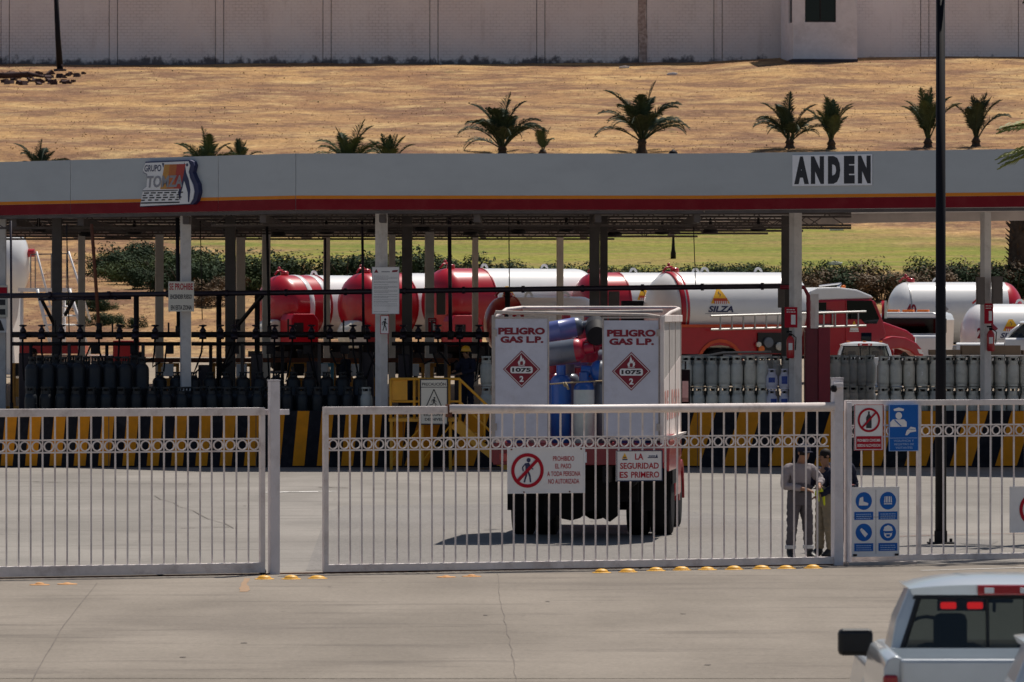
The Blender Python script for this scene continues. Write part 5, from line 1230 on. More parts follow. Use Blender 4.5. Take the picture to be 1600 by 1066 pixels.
T2 = tank_truck('tank truck with plain red rear dome, second of the parked row behind the notice board', 567, 188.6, 1.07, zat(477, 188.6), 4.8, radians(40), Z0(188.6), red_len=1.5, drum=True)
T3 = tank_truck('tank truck with large red rear dome and long white body behind the brown columns', 698, 187, 1.13, zat(473, 187), 5.0, radians(32), Z0(187), red_len=1.25, stripes=((1.25, 1.32),), cabinet=True, emblem=(1.7, .75))
T5 = tank_truck('tank truck with red rear dome and yellow logo partly hidden by the double column', 929, 187.5, 1.1, zat(478, 187.5), 5.0, radians(27), Z0(187.5), red_len=.8, emblem=(1.3, .85))
T4 = tank_truck('small low tank truck with red numbered dome just behind the gas truck', 786, 172, .86, zat(508, 172), 2.6, radians(24), Z0(172), red_len=.30, nm='K-38')
# big logo tank with red cab
D6 = 174.0; s6 = FPX / D6; zg6 = 1.72; YW6 = radians(24)
T6 = tank_truck('large white tank truck with big yellow logo and red conventional cab facing right', 1047, D6, 1.17, zat(485, D6), 3.9, YW6, zg6, rear='tank_white', red_len=.01, emblem=(1.15, .95), wheels=False)
MB().lathe([(1.172, -.16), (1.186, -.14), (1.186, .10), (1.172, .12)], 40, T=TR((0, 0, zat(485, D6) - zg6), ry=pi / 2)).build('red_band', M['tank_red'], T6, 60)
cy = cos(YW6)
def c6(px, py, k=0.0):
    px = px - 1.2 * sin(YW6) * s6
    x = ((px - 1047) / s6) / cy; dd = D6 + x * sin(YW6); x2 = xat(px, dd) - xat(1047, D6); return (x2 / cy, CZ + (HOR - py) * dd / FPX - zg6)
def prof6(name, pts, y0, y1, m, bevel=.03, par=None): return MB().prism([c6(*p) for p in pts], y0, y1).build(name, M[m], par or T6, bevel=bevel)
prof6('skirt', [(1018, 512), (1236, 512), (1236, 553), (1152, 553), (1146, 546), (1136, 541), (1122, 539), (1108, 541), (1098, 546), (1092, 553), (1018, 553)], -1.24, -1.18, 'tank_red', 0)
prof6('orange_line', [(1018, 507), (1236, 507), (1236, 511.6), (1018, 511.6)], -1.25, -1.17, 'tank_orange', 0)
prof6('running_board', [(1018, 470), (1240, 470), (1240, 553), (1018, 553)], 1.0, 1.05, 'chassis', 0)
MB().prism([c6(1018, 509), c6(1236, 509), c6(1236, 512), c6(1018, 512)], -1.16, 1.2).build('deck', M['tank_red'], T6)
wx = c6(1122, 570)[0]
for sy in (-1, 1): wheel(T6, wx, sy * .95, .55, .55, .5); wheel(T6, wx - 1.25 if False else wx + 5.35, sy * 1.0, .52, .52, .3)
b = MB(); b.T = TR((wx, -1.27, .55)); 
for i in range(12):
    a0, a1 = pi * (.04 + .92 * i / 12), pi * (.04 + .92 * (i + 1) / 12)
    b.add([(cos(a0) * .70, 0, sin(a0) * .70 + .02), (cos(a0) * .80, 0, sin(a0) * .80 + .02), (cos(a1) * .80, 0, sin(a1) * .80 + .02), (cos(a1) * .70, 0, sin(a1) * .70 + .02)], [(0, 1, 2, 3)])
b.build('wheel_arch', M['tank_orange'], T6)
prof6('equipment_locker', [(1180, 520), (1226, 520), (1226, 552), (1180, 552)], -1.3, -1.245, 'black_plastic', 0)
for (px, py, r, m) in ((1184, 545, .10, 'lens_amber'), (1195, 535, .16, 'cyl_slate'), (1212, 541, .13, 'silver'), (1222, 546, .08, 'steel_dark'), (1180, 538, .08, 'sign_cream')):
    x, z = c6(px, py); MB().lathe([(.02, -.05), (r, -.04), (r, .04), (.02, .05)], 12, T=TR((x, -1.34, z), rx=pi / 2)).build('fitting', M[m], T6, 40)
# ladder along the tank
ld = MB(); x0, z0 = c6(1104, 494); x1, z1 = c6(1345, 488)
for (za, zb) in ((494, 488), (515, 510)):
    a = c6(1104, za); c = c6(1345, zb - 1); ld.tube([(a[0], -1.42, a[1]), (c[0], -1.42, c[1])], .035, 6)
for k in range(13):
    f = (k + .5) / 13; a = c6(1110 + 232 * f, 494 - 5 * f); c = c6(1110 + 232 * f, 515 - 5 * f); ld.tube([(a[0], -1.42, a[1]), (c[0], -1.42, c[1])], .028, 5)
ld.build('ladder', M['silver'], T6)
# cab
prof6('cab_body', [(1262, 556), (1258, 472), (1276, 469), (1322, 467), (1360, 467), (1368, 472), (1380, 503), (1384, 520), (1384, 556)], -1.12, 1.12, 'tank_red', .06)
prof6('roof_fairing', [(1262, 470), (1266, 455), (1278, 450), (1310, 449), (1340, 453), (1362, 462), (1366, 466.5)], -1.08, 1.08, 'tank_white', .08)
prof6('hood', [(1372, 499), (1392, 504), (1425, 516), (1437, 525), (1438, 545), (1372, 545)], -.78, .78, 'tank_red', .08)
prof6('front_fender', [(1368, 540), (1374, 530), (1392, 525), (1412, 527), (1430, 536), (1440, 548), (1441, 556), (1428, 556), (1420, 549), (1406, 544), (1392, 545), (1384, 553), (1370, 556)], -1.2, -.75, 'tank_red', .05)
prof6('front_fender', [(1368, 540), (1374, 530), (1392, 525), (1412, 527), (1430, 536), (1440, 548), (1441, 556), (1428, 556), (1420, 549), (1406, 544), (1392, 545), (1384, 553), (1370, 556)], .75, 1.2, 'tank_red', .05)
prof6('grille', [(1438.5, 527), (1440, 527), (1441, 560), (1438.5, 560)], -.7, .7, 'chrome', 0)
prof6('headlight', [(1430, 545), (1437, 546), (1440, 554), (1433, 552)], -1.215, -1.19, 'lens_clear', 0)
dr = prof6('door', [(1320, 470), (1362, 470), (1376, 505), (1378, 545), (1320, 545)], -1.14, -1.123, 'tank_red', .005)
prof6('door_window', [(1322, 470), (1360, 470), (1372, 498), (1368, 506), (1350, 506), (1344, 499), (1322, 499)], -1.155, -1.142, 'glass_dark', 0)
prof6('lower_window', [(1344, 520), (1360, 520), (1360, 535), (1344, 535)], -1.155, -1.142, 'glass_dark', 0)
prof6('sleeper_window', [(1275, 473), (1290, 473), (1290, 492), (1277, 492)], -1.135, -1.122, 'glass_dark', 0)
b = MB(); tx_ = c6(1333, 515); b.T = TR((tx_[0], -1.15, tx_[1])); b.poly([(-.15, -.02), (.15, -.02), (0, .28)], 0, 0); b.rect(-.14, .14, -.02, .06, -.003, 1); b.rect(-.16, .16, -.07, -.03, 0, 1); b.build('door_emblem', [M['logo_yellow'], M['sign_white']], T6)
a = c6(1376, 475); MB().box(a[0] - .04, a[0] + .04, -1.4, -1.22, a[1] - .45, a[1] + .1).tube([(a[0], -1.1, a[1] + .05), (a[0], -1.3, a[1] + .05)], .02, 6).build('mirror', M['chrome'], T6)
a = c6(1343, 451); MB().lathe([(.07, 0), (.06, .09), (.02, .11)], 10, T=TR((a[0], 0, a[1]))).build('beacon', M['lens_amber'], T6, True)
a = c6(1296, 449); c = c6(1330, 446); MB().tube([(a[0], -.4, a[1] + .04), (c[0], -.4, c[1] + .06)], .03, 6).tube([(c[0], -.4, c[1] + .06), (c[0] - .1, -.4, c[1] - .05)], .04, 6).build('air_horn', M['chrome'], T6)
for sy in (-1.16,):
    for (p, q) in (((1245, 487), (1300, 487)), ((1270, 508), (1300, 508)), ((1299, 487), (1299, 508))):
        a = c6(*p); c = c6(*q); MB().tube([(a[0], sy, a[1]), (c[0], sy, c[1])], .03, 6).build('grab_rail', M['silver'], T6, True)
# right hand tanks
T7 = tank_truck('white tank truck with bolted manhole in its dome and red far end', 1416, 196, 1.08, zat(490, 196), 3.4, radians(6), Z0(196), rear='tank_white', front='tank_red', red_len=.01, manhole=True, nm='-40')
b = MB()
T8 = tank_truck('white tank truck with yellow logo at the right edge of the photo', 1532, 178, 1.02, zat(526, 178), 4.2, radians(5), Z0(178), rear='tank_white', front='tank_white', red_len=.01, emblem=(.8, .8), nm='2*')
for tt, xx, z_ in ((T7, 1.1, 0.15), (T8, .2, .25)):
    b = MB(); b.T = TR((xx, -1.11 if tt is T7 else -1.0, (zat(490, 196) - Z0(196) if tt is T7 else zat(526, 178) - Z0(178)) + z_)); b.poly([(-.18, 0), (0, -.18), (.18, 0), (0, .18)], 0); b.build('hazard_diamond', M['grey_print' if tt is T7 else 'lettering_red'], tt)
# conventional white cab between the tanks
ct = thing('truck_cab', 'white truck cab with dark windscreen and orange roof beacons left of the black lamp post', 'truck', (xat(1420, 186), 186, Z0(186)), radians(-18))
zb = lambda py: zat(py, 186) - Z0(186)
b = MB(); b.prism([(-1.0, .5), (1.0, .5), (1.05, zb(500)), (.98, zb(491)), (.8, zb(488)), (-.8, zb(488)), (-.98, zb(491)), (-1.05, zb(500))], 0, 2.0); b.build('cab_body', M['car_white'], ct, bevel=.05)
MB().prism([(-.95, zb(521)), (.95, zb(521)), (.93, zb(497)), (-.93, zb(497))], -.03, -.004).build('windscreen', M['glass_dark'], ct)
MB().box(-1.2, 1.2, -.9, -.02, .5, zb(524)).build('bonnet', M['car_white'], ct, bevel=.1)
for x in (-.8, -.3, .2): MB().box(x, x + .38, .3, .5, zb(488) + .01, zb(485) + .02).build('beacon', M['lens_amber'], ct, bevel=.02)
for sx_ in (-1.25, 1.15): MB().box(sx_, sx_ + .12, -.1, .0, zb(520), zb(498)).build('mirror', M['black_plastic'], ct)
for sx_ in (-.85, .85): wheel(ct, sx_, 0, .45, .45, .3)
for o in list(ct.children):
    if o.name.startswith('wheel'): o.rotation_euler = (0, 0, 0)
# static tank at far left with access stairs
D9 = 188; s9 = FPX / D9
t = thing('storage_tank', 'large white storage tank whose tapered end shows beside the left column', 'storage tank', (xat(-10, D9), D9, Z0(D9)), radians(-8))
h = zat(412, D9) - Z0(D9); R = 1.35
MB().lathe([(.05, -9), (R * .6, -8.8), (R, -8)] + [(R, -8 + i) for i in range(1, 7)] + [(R, -.2), (R * .96, .35), (R * .84, .75), (R * .62, 1.02), (R * .3, 1.16), (.02, 1.2)], 36, T=TR((0, 0, h), ry=pi / 2)).build('tank', M['tank_white'], t, 50)
MB().lathe([(.14, 0), (.14, .2), (.02, .24)], 12, T=TR((1.18, 0, h + .35), ry=pi / 2)).build('end_valve', M['extinguisher_red'], t, 40)
MB().prism([(-.6, 0), (.9, 0), (.75, h - R * .8), (-.6, h - R * .85)], -.7, .7).build('support', M['tank_white'], t)
for x in (-7, -4): MB().box(x - .3, x + .3, -.8, .8, 0, h - R * .8).build('support', M['tank_white'], t)
D9 = 184; O = Vector(at(80, 520, D9)); O.z = Z0(D9)
t = thing('access_stairs', 'white steel access platform with slanted ladder rails beside the storage tank', 'stairs', tuple(O))
def q9(px, py, dy=0): v = at(px, py, D9 + dy) - O; return (v.x, dy, v.z)
for (p, q) in (((57, 393), (82, 492)), ((107, 393), (141, 500))): MB().tube([q9(*p), q9(*q)], .035, 6).build('handrail', M['sign_white'], t, True)
for (p, q) in (((58, 452), (84, 560)), ((108, 452), (142, 560))): MB().tube([q9(*p), q9(*q)], .06, 6).build('stringer', M['sign_white'], t, True)
for k in range(7):
    f = (k + .5) / 7; MB().tube([q9(59 + 26 * f, 458 + 100 * f), q9(109 + 32 * f, 458 + 100 * f)], .035, 5).build('step', M['sign_white'], t, True)
a = q9(28, 456); c = q9(108, 450); MB().box(a[0], c[0], 0, 1.2, a[2], c[2]).build('platform', M['sign_white'], t)
for (p, q) in (((48, 398), (108, 396)), ((48, 398), (48, 452)), ((55, 396), (55, 452)), ((80, 396), (80, 452)), ((104, 396), (104, 452))): MB().tube([q9(*p, 1.2), q9(*q, 1.2)], .02, 5).build('guard_rail', M['truss_grey'], t, True)
for px in (34, 100): MB().tube([q9(px, 456, .6), (q9(px, 456, .6)[0], .6, 0)], .06, 6).build('leg', M['sign_white'], t, True)
t = thing('flatbed_trailer', 'red flatbed trailer edge seen low behind the dark cylinders on the left', 'trailer', (xat(30, 176), 176, Z0(176)))
MB().box(0, 2.0, 0, 2, .9, 1.25).build('deck', M['tank_red'], t); MB().box(2.9, 3.6, 0, 2, .55, 1.3).build('headboard', M['tank_red'], t); MB().box(0, 3.6, .3, 1.6, .6, .85).build('chassis', M['side_white'], t)
for x in (.6, 2.9): wheel(t, x, .2, .4, .4, .25)
# ================================================================ PICKUPS
def pickup(label, X, Y, zg=0.0, yaw=0.0, paint='car_silver', extras=True, amber=False, glows=True):
    t = thing('pickup_truck', label, 'pickup truck', (X, Y, zg), yaw); P = M[paint]
    # cross section of the bed side, extruded forwards
    def side(s):
        pr = [(.88, 1.40), (.90, 1.46), (.95, 1.475), (1.0, 1.45), (1.025, 1.38), (1.03, 1.15), (1.04, 1.0), (1.03, .62), (.98, .52), (.88, .52)]
        return [(s * x, z) for x, z in pr]
    for s in (-1, 1):
        MB().prism(side(s), .02, 1.95).build('bed_side', P, t, 50, bevel=.01)
        MB().box(min(s * .93, s * 1.035), max(s * .93, s * 1.035), -.02, .018, .92, 1.345).build('tail_light', M['lens_red'], t, bevel=.02)
        MB().box(min(s * .95, s * 1.02), max(s * .95, s * 1.02), -.03, -.021, 1.0, 1.1).build('reverse_light', M['lens_clear'], t)
    MB().box(-.88, .88, .06, 1.95, .55, .62).box(-.88, .88, 1.88, 1.95, .6, 1.42).build('bed_floor', P, t)
    tg = MB().box(-.915, .915, -.03, .05, .60, 1.455).build('tailgate', P, t, bevel=.025)
    MB().box(-.80, .80, -.036, -.0305, .72, 1.20).build('tailgate_recess', P, tg, bevel=.004); MB().box(-.13, .13, -.05, -.0305, 1.30, 1.37).build('handle', M['black_plastic'], tg, bevel=.01)
    MB().box(-.22, .22, -.04, -.0365, .82, .98).build('licence_plate', M['sign_white'], tg)
    MB().box(-1.0, 1.0, -.22, -.04, .42, .60).build('rear_bumper', M['chrome'], t, bevel=.04)
    # lower cab and nose
    def body(y0, y1, zt, w, name, m=None, zb=.45):
        pr = [(w - .10, zt), (w - .03, zt - .05), (w + .01, zt - .25), (w + .02, .85), (w, .5), (w - .06, zb)]
        MB().prism(pr + [(-x, z) for x, z in pr[::-1]], y0, y1).build(name, m or P, t, bevel=.02)
    body(1.97, 3.68, 1.385, .93, 'cab_body'); body(3.70, 5.15, 1.24, .95, 'hood')
    MB().prism([(-.92, .5), (.92, .5), (.92, 1.16), (-.92, 1.16)], 5.152, 5.25).build('front_grille', M['chrome'], t, bevel=.03)
    for s in (-1, 1): MB().box(min(s * .68, s * .9), max(s * .68, s * .9), 5.2, 5.27, .85, 1.08).build('headlight', M['lens_clear'], t, bevel=.02)
    MB().box(-1.0, 1.0, 5.2, 5.36, .4, .6).build('front_bumper', M['chrome'], t, bevel=.04)
    # greenhouse: roof, pillars, glass
    rf = MB(); nx, ny = 14, 8; vs = []
    for j in range(ny + 1):
        for i in range(nx + 1):
            u = -1 + 2 * i / nx; v = j / ny; e = (1 - abs(u) ** 3.2); f = (1 - abs(2 * v - 1) ** 4)
            vs.append((u * .765, 2.02 + v * 1.22 - .0, 1.845 + .085 * e * (.35 + .65 * f)))
    for j in range(ny + 1):
        for i in range(nx + 1):
            u = -1 + 2 * i / nx; v = j / ny; vs.append((u * .74, 2.04 + v * 1.18, 1.80))
    k = (nx + 1) * (ny + 1)
    fs = [(j * (nx + 1) + i, j * (nx + 1) + i + 1, (j + 1) * (nx + 1) + i + 1, (j + 1) * (nx + 1) + i) for j in range(ny) for i in range(nx)]
    fs += [tuple(k + a for a in f[::-1]) for f in fs]
    rim_ = [i for i in range(nx + 1)] + [(j) * (nx + 1) + nx for j in range(1, ny + 1)] + [ny * (nx + 1) + i for i in range(nx - 1, -1, -1)] + [j * (nx + 1) for j in range(ny - 1, 0, -1)]
    for a, c in zip(rim_, rim_[1:] + rim_[:1]): fs.append((a, k + a, k + c, c))
    rf.add(vs, fs).build('roof', P, t, 50)
    def quadprism(b, A, B, C, D_, th):   # panel through four points with thickness along its normal
        A, B, C, D_ = map(Vector, (A, B, C, D_)); n = (B - A).cross(D_ - A).normalized() * th
        b.add([A, B, C, D_, A + n, B + n, C + n, D_ + n], [(0, 1, 2, 3), (7, 6, 5, 4), (0, 4, 5, 1), (1, 5, 6, 2), (2, 6, 7, 3), (3, 7, 4, 0)])
    for s in (-1, 1):
        b = MB(); bo = [(.80, 2.0), (.925, 2.03), (.91, 2.95), (.83, 2.95)]; to = [(.675, 2.075), (.765, 2.10), (.735, 2.8), (.67, 2.8)]
        mo_ = [(.745, 2.035), (.868, 2.06), (.845, 2.88), (.76, 2.88)]
        vs = [(s * x, y, 1.35) for x, y in bo] + [(s * x, y, 1.62) for x, y in mo_] + [(s * x, y, 1.85) for x, y in to]
        fs = [(0, 3, 2, 1), (8, 9, 10, 11)] + [(l + j, l + (j + 1) % 4, l + 4 + (j + 1) % 4, l + 4 + j) for l in (0, 4) for j in range(4)]
        b.add(vs, [f if s > 0 else f[::-1] for f in fs]); b.build('rear_pillar', P, t, bevel=.02)
        b = MB()
        b.tube([(s * .90, 2.75, 1.36), (s * .83, 2.77, 1.6), (s * .70, 2.8, 1.80)], .04, 8)
        b.build('pillar', M['black_plastic'], t, True); b = MB()
        b.tube([(s * .85, 3.66, 1.34), (s * .78, 3.45, 1.6), (s * .67, 3.18, 1.81)], .045, 8)   # A pillar
        b.build('pillar', P, t, True)
        b = MB(); quadprism(b, (s * .885, 2.1, 1.37), (s * .84, 3.6, 1.37), (s * .675, 3.12, 1.84), (s * .715, 2.15, 1.84), .006); b.build('side_window', M['glass_tint'], t)
        mb = MB().box(-.13, .13, -.05, .06, -.10, .10); mo = mb.build('mirror', M['black_plastic'], t, loc=(s * 1.045, 3.0, 1.40), bevel=.035)
        MB().tube([(s * .90, 3.05, 1.31), (s * 1.0, 3.02, 1.33)], .03, 8).build('mirror_arm', M['black_plastic'], t, True)
    # rear wall of the cab with window opening
    b = MB(); quadprism(b, (-.86, 2.0, 1.34), (.86, 2.0, 1.34), (.855, 2.005, 1.40), (-.855, 2.005, 1.40), -.05); b.build('window_sill', P, t)
    b = MB(); quadprism(b, (-.74, 2.045, 1.775), (.74, 2.045, 1.775), (.70, 2.06, 1.84), (-.70, 2.06, 1.84), -.04); b.build('window_header', M['black_plastic'], t)
    b = MB(); quadprism(b, (-.835, 2.02, 1.39), (.835, 2.02, 1.39), (.70, 2.075, 1.79), (-.70, 2.075, 1.79), -.006); rw = b.build('rear_window', M['glass_tint'], t)
    for s in (-1, 1):
        b = MB(); b.tube([(s * .15, 2.012, 1.40), (s * .15, 2.06, 1.78)], .014, 6); b.build('slider_bar', M['black_plastic'], rw)
        b = MB(); b.tube([(s * .825, 2.015, 1.40), (s * .69, 2.07, 1.78)], .024, 6); b.build('window_seal', M['black_plastic'], rw)
    MB().tube([(-.825, 2.012, 1.40), (.825, 2.012, 1.40)], .02, 6).build('window_seal', M['black_plastic'], rw)
    b = MB(); quadprism(b, (-.84, 3.6, 1.36), (.84, 3.6, 1.36), (.68, 3.2, 1.82), (-.68, 3.2, 1.82), .006); b.build('windscreen', M['glass_tint'], t)
    bl = MB().box(-.215, .215, 1.985, 2.03, 1.80, 1.872).build('high_brake_light', M['lens_red'], t, bevel=.012)
    for s in (-.13, .13): MB().box(s - .035, s + .035, 1.975, 1.984, 1.815, 1.855).build('cargo_lamp', M['lens_clear'], bl, bevel=.008)
    if extras:
        for x in (-.37, .37):
            MB().box(x - .26, x + .26, 2.5, 2.7, .7, 1.42).build('seat_back', M['interior'], t, bevel=.08)
            MB().box(x - .125, x + .125, 2.5, 2.62, 1.38, 1.64).build('headrest', M['interior'], t, bevel=.05)
        MB().box(-.86, .86, 3.2, 3.55, .9, 1.36).build('dashboard', M['interior'], t, bevel=.04)
        MB().box(-.86, .86, 2.05, 2.3, .6, 1.30).build('rear_shelf', M['interior'], t)
        b = MB(); b.T = TR((-.50, 3.12, 1.42), rx=radians(62)); b.tube([(cos(a) * .18, sin(a) * .18, 0) for a in [i * pi / 10 for i in range(20)]], .016, 6, closed=True); b.build('steering_wheel', M['interior'], t, True)
        MB().box(-.12, .14, 3.05, 3.09, 1.69, 1.76).tube([(0, 3.08, 1.7), (0, 3.1, 1.62)], .015, 6).build('interior_mirror', M['interior'], t, bevel=.01)
        if glows: MB().box(-.5, -.14, 2.10, 2.12, 1.68, 1.765).build('glow_backing', M['black_plastic'], t)
        for x in (-.42, -.225) if glows else ():
            MB().box(x - .058, x + .058, 2.075 + .0, 2.098, 1.695, 1.745).build('red_glow', M['glow_red'], t, bevel=.018)  # small red emissive blocks set behind the rear glass
    for o in t.children:
        if o.name.split('.')[0] in ('roof', 'rear_pillar', 'pillar', 'side_window', 'window_header', 'rear_window', 'windscreen', 'roof_marker'): o.scale = (.925 if o.name.split('.')[0] not in ('pillar', 'side_window') else .86, 1, 1)
    for s in (-1, 1):
        for y in (.95, 4.35): wheel_x(t, s * .87, y, .38, .38, .26)
        MB().box(min(s * .6, s * .95), max(s * .6, s * .95), .5, 1.4, .5, .78).build('wheel_well', M['chassis'], t)
    MB().box(-.5, .5, .2, 5.0, .36, .5).build('underbody', M['chassis'], t)
    if amber:
        for x in (-.5, 0, .5): MB().box(x - .05, x + .05, 2.2, 2.3, 1.915, 1.95).build('roof_marker', M['lens_amber'], t, bevel=.01)
    return t
def wheel_x(parent, x, y, z, r, w):
    T = TR((x, y, z), ry=pi / 2)
    o = MB().lathe([(r * .58, -w / 2), (r * .9, -w / 2), (r * .985, -w * .42), (r, -w * .3), (r, w * .3), (r * .985, w * .42), (r * .9, w / 2), (r * .58, w / 2)], 28, T=T).build('wheel', M['tyre'], parent, 40)
    MB().lathe([(.02, -w * .4), (r * .5, -w * .3), (r * .6, -w * .46), (r * .6, w * .46), (r * .5, w * .3), (.02, w * .4)], 18, T=T).build('rim', M['rim'], o, 40)
    return o
pickup('silver pickup truck with black mirror and two red glows behind its rear window, lower right', 3.61, 39.5)
pickup('second silver pickup nearest the camera with only its cab corner in the right bottom corner', 3.84, 32.3)
p_ = pickup('white pickup with three amber roof markers parked behind the right cylinder stack', xat(1351, 163), 161, 1.27, 0, 'car_white', True, True, False); p_.scale = (.93, .93, .93)
pickup('white pickup seen side on behind the stack at the right edge', xat(1762, 172), 172, 1.75, radians(84), 'car_white', False)
# ================================================================ GAS CYLINDER TRUCK
GTD = 96.2; GTY = radians(-5.5)
tc = xat(902.5, GTD)
gt = thing('gas_cylinder_truck', 'gas delivery truck seen from behind with two white danger boards and cylinders between them', 'truck', (tc, GTD, 0), GTY)
HW = 1.43
def tl(px): return (px - 902.5) / (FPX / GTD)
def tz(py, D=GTD): return zat(py, D)
ZT, ZB, ZF = tz(498), tz(684), 1.62
for i, (a, c) in enumerate(((773, 855.5), (943.5, 1029))):
    x0, x1 = tl(a), tl(c); w, h = x1 - x0, ZT - ZB
    d = MB().box(x0, x1, 0, .03, ZB, ZT - (.0 if i == 0 else .03)).build('danger_board', M['panel_white'], gt, bevel=.004)
    b = MB(); b.box(x0 - .025, x0 - .002, -.01, .05, ZB - .02, ZT + .02).box(x1 + .002, x1 + .02, -.01, .05, ZB - .02, ZT).box(x0 - .025, x1 + .02, -.01, .05, ZT + .003, ZT + .03).box(x0 - .025, x1 + .02, -.01, .05, ZB - .045, ZB - .022).build('edge_frame', M['panel_edge'], d)
    zz = ZT - (.0 if i == 0 else .035)
    b = MB(); b.text('PELIGRO', x0 + w * .06, x0 + w * .95, zz - h * .135, zz - h * .075, -.004, bold=.055); b.text('GAS L.P.', x0 + w * .10, x0 + w * .92, zz - h * .205, zz - h * .148, -.004, bold=.055)
    b.build('lettering', M['lettering_red'], d)
    cx, cz, r = x0 + w * .505, zz - h * .425, w * .355
    b = MB(); b.poly([(cx - r, cz), (cx, cz - r), (cx + r, cz), (cx, cz + r)], -.004, 0)
    q = r * .93; b.poly([(cx - q, cz), (cx, cz - q), (cx + q, cz), (cx, cz + q)], -.007, 1); q = r * .885; b.poly([(cx - q, cz), (cx, cz - q), (cx + q, cz), (cx, cz + q)], -.010, 0)
    pw, ph = r * .60, r * .18; n = 8; pl = []
    for (ox, oz, a0) in ((pw - ph * .6, ph * .4, 0), (-pw + ph * .6, ph * .4, pi / 2), (-pw + ph * .6, -ph * .4, pi), (pw - ph * .6, -ph * .4, 1.5 * pi)):
        for k in range(4): t_ = a0 + k * pi / 6; pl.append((cx + ox + cos(t_) * ph * .6, cz - r * .04 + oz + sin(t_) * ph * .6))
    b.poly(pl, -.013, 1); b.text('1075', cx - pw * .84, cx + pw * .84, cz - r * .04 - ph * .62, cz - r * .04 + ph * .62, -.016, 2, .045)
    b.text('2', cx - r * .11, cx + r * .11, cz - r * .68, cz - r * .36, -.013, 1, .04)
    f = r * .001 + r
    fl = [(-.17, .24), (-.20, .36), (-.14, .48), (-.13, .40), (-.08, .56), (-.03, .78), (.03, .62), (.06, .52), (.10, .60), (.13, .44), (.18, .50), (.19, .34), (.15, .24)]
    b.poly([(cx + x * f, cz + z * f) for x, z in fl], -.013, 1); b.poly([(cx + x * f, cz + z * f) for x, z in ((-.06, .24), (-.09, .33), (-.02, .46), (.0, .40), (.05, .45), (.09, .33), (.06, .24))], -.016, 0)
    b.rect(cx - f * .17, cx + f * .17, cz + f * .185, cz + f * .215, -.013, 1)
    b.build('hazard_diamond', [M['lettering_red'], M['sign_white'], M['sign_dark']], d)
    for z in (ZB + .12, ZT - .3): MB().box(x1 - .03 if i else x0 - .03, x1 + .03 if i else x0 + .03, -.03, -.011, z, z + .12).build('hinge', M['panel_edge'], d)
# bed, posts and rails
BL_ = 4.5
MB().box(-HW, HW, .0, BL_, 1.50, ZF).build('bed_floor', M['truck_red'], gt)
MB().box(-HW, HW, -.06, -.004, 1.30, ZF + .05).build('rear_beam', M['truck_red'], gt, bevel=.01)
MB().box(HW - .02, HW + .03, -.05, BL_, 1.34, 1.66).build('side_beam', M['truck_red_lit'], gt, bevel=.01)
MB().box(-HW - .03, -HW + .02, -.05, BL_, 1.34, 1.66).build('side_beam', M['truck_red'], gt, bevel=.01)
for s in (-1, 1):
    for y in (.03, 1.5, 3.0, 4.45): MB().box(s * HW - .03, s * HW + .03, y - .03, y + .03, ZF, ZT + .06).build('bed_post', M['panel_edge'], gt)
zt = ZT + .11
MB().tube([(-HW, .1, ZT), (-HW + .03, .12, zt), (HW - .25, .05, zt - .05), (HW - .06, .12, zt - .08), (HW, .35, zt - .12)], .032, 8).build('top_rail', M['panel_edge'], gt, True)
MB().tube([(-HW, .3, ZT + .02), (-HW, BL_ * .5, zt + .05), (-HW + .06, BL_ - .1, zt + .08), (0, BL_, zt + .08), (HW - .08, BL_ - .02, zt + .08), (HW, BL_ - .2, zt + .06), (HW, 2.2, zt), (HW, .3, zt - .1)], .03, 8).build('top_rail', M['side_white'], gt, True)
MB().tube([(-HW + .1, 1.5, zt - .02), (HW - .1, 1.6, zt + .02)], .028, 8).build('cross_rail', M['panel_edge'], gt, True)
# right side: vertical boards above, white painted sheet below
for k in range(15):
    y0 = .07 + k * .293; top = ZT - .06 + .02 * (k % 2); zlow = 2.72 + .028 * k
    MB().box(HW - .012, HW + .018, y0, y0 + .262, zlow, top).build('side_board', M['slat_grey'], gt)
MB().add([(HW + .02, .02, ZF + .05), (HW + .02, BL_, ZF + .05), (HW + .02, BL_, 3.12), (HW + .02, .02, 2.71), (HW - .01, .02, ZF + .05), (HW - .01, BL_, ZF + .05), (HW - .01, BL_, 3.12), (HW - .01, .02, 2.71)], [(0, 1, 2, 3), (7, 6, 5, 4), (0, 3, 7, 4), (3, 2, 6, 7)]).build('side_sheet', M['side_white'], gt)
MB().box(HW - .03, HW + .035, -.03, .06, ZF, ZT + .04).build('corner_post', M['side_white'], gt, bevel=.006)
MB().box(HW - .02, HW + .05, -.02, BL_, ZT - .06, ZT + .06).build('top_plank', M['side_white'], gt, bevel=.01)
for k in range(15):
    y0 = .07 + k * .293; MB().box(-HW - .018, -HW + .012, y0, y0 + .262, ZF, ZT - .05).build('side_board', M['slat_grey'], gt)
MB().box(-HW + .05, HW - .05, BL_ - .05, BL_, ZF, ZT - .3).build('front_bulkhead', M['truck_red'], gt)
for s in (0,):
    lb = MB(); cc = ['P', 'E', 'L', 'I', 'G', 'R', 'O']
    for k, c_ in enumerate(cc):
        b = MB(); b.text(c_, 0, .36, 2.05, 2.55, 0, bold=.05); o = b.v; lb.add([(HW + .0245, .35 + k * .56 + x, z) for x, y, z in b.v], b.f)
    mat('faded_red', (.62, .30, .26), .7, var=.3, vs=14); lb.build('faded_lettering', M['faded_red'], gt)
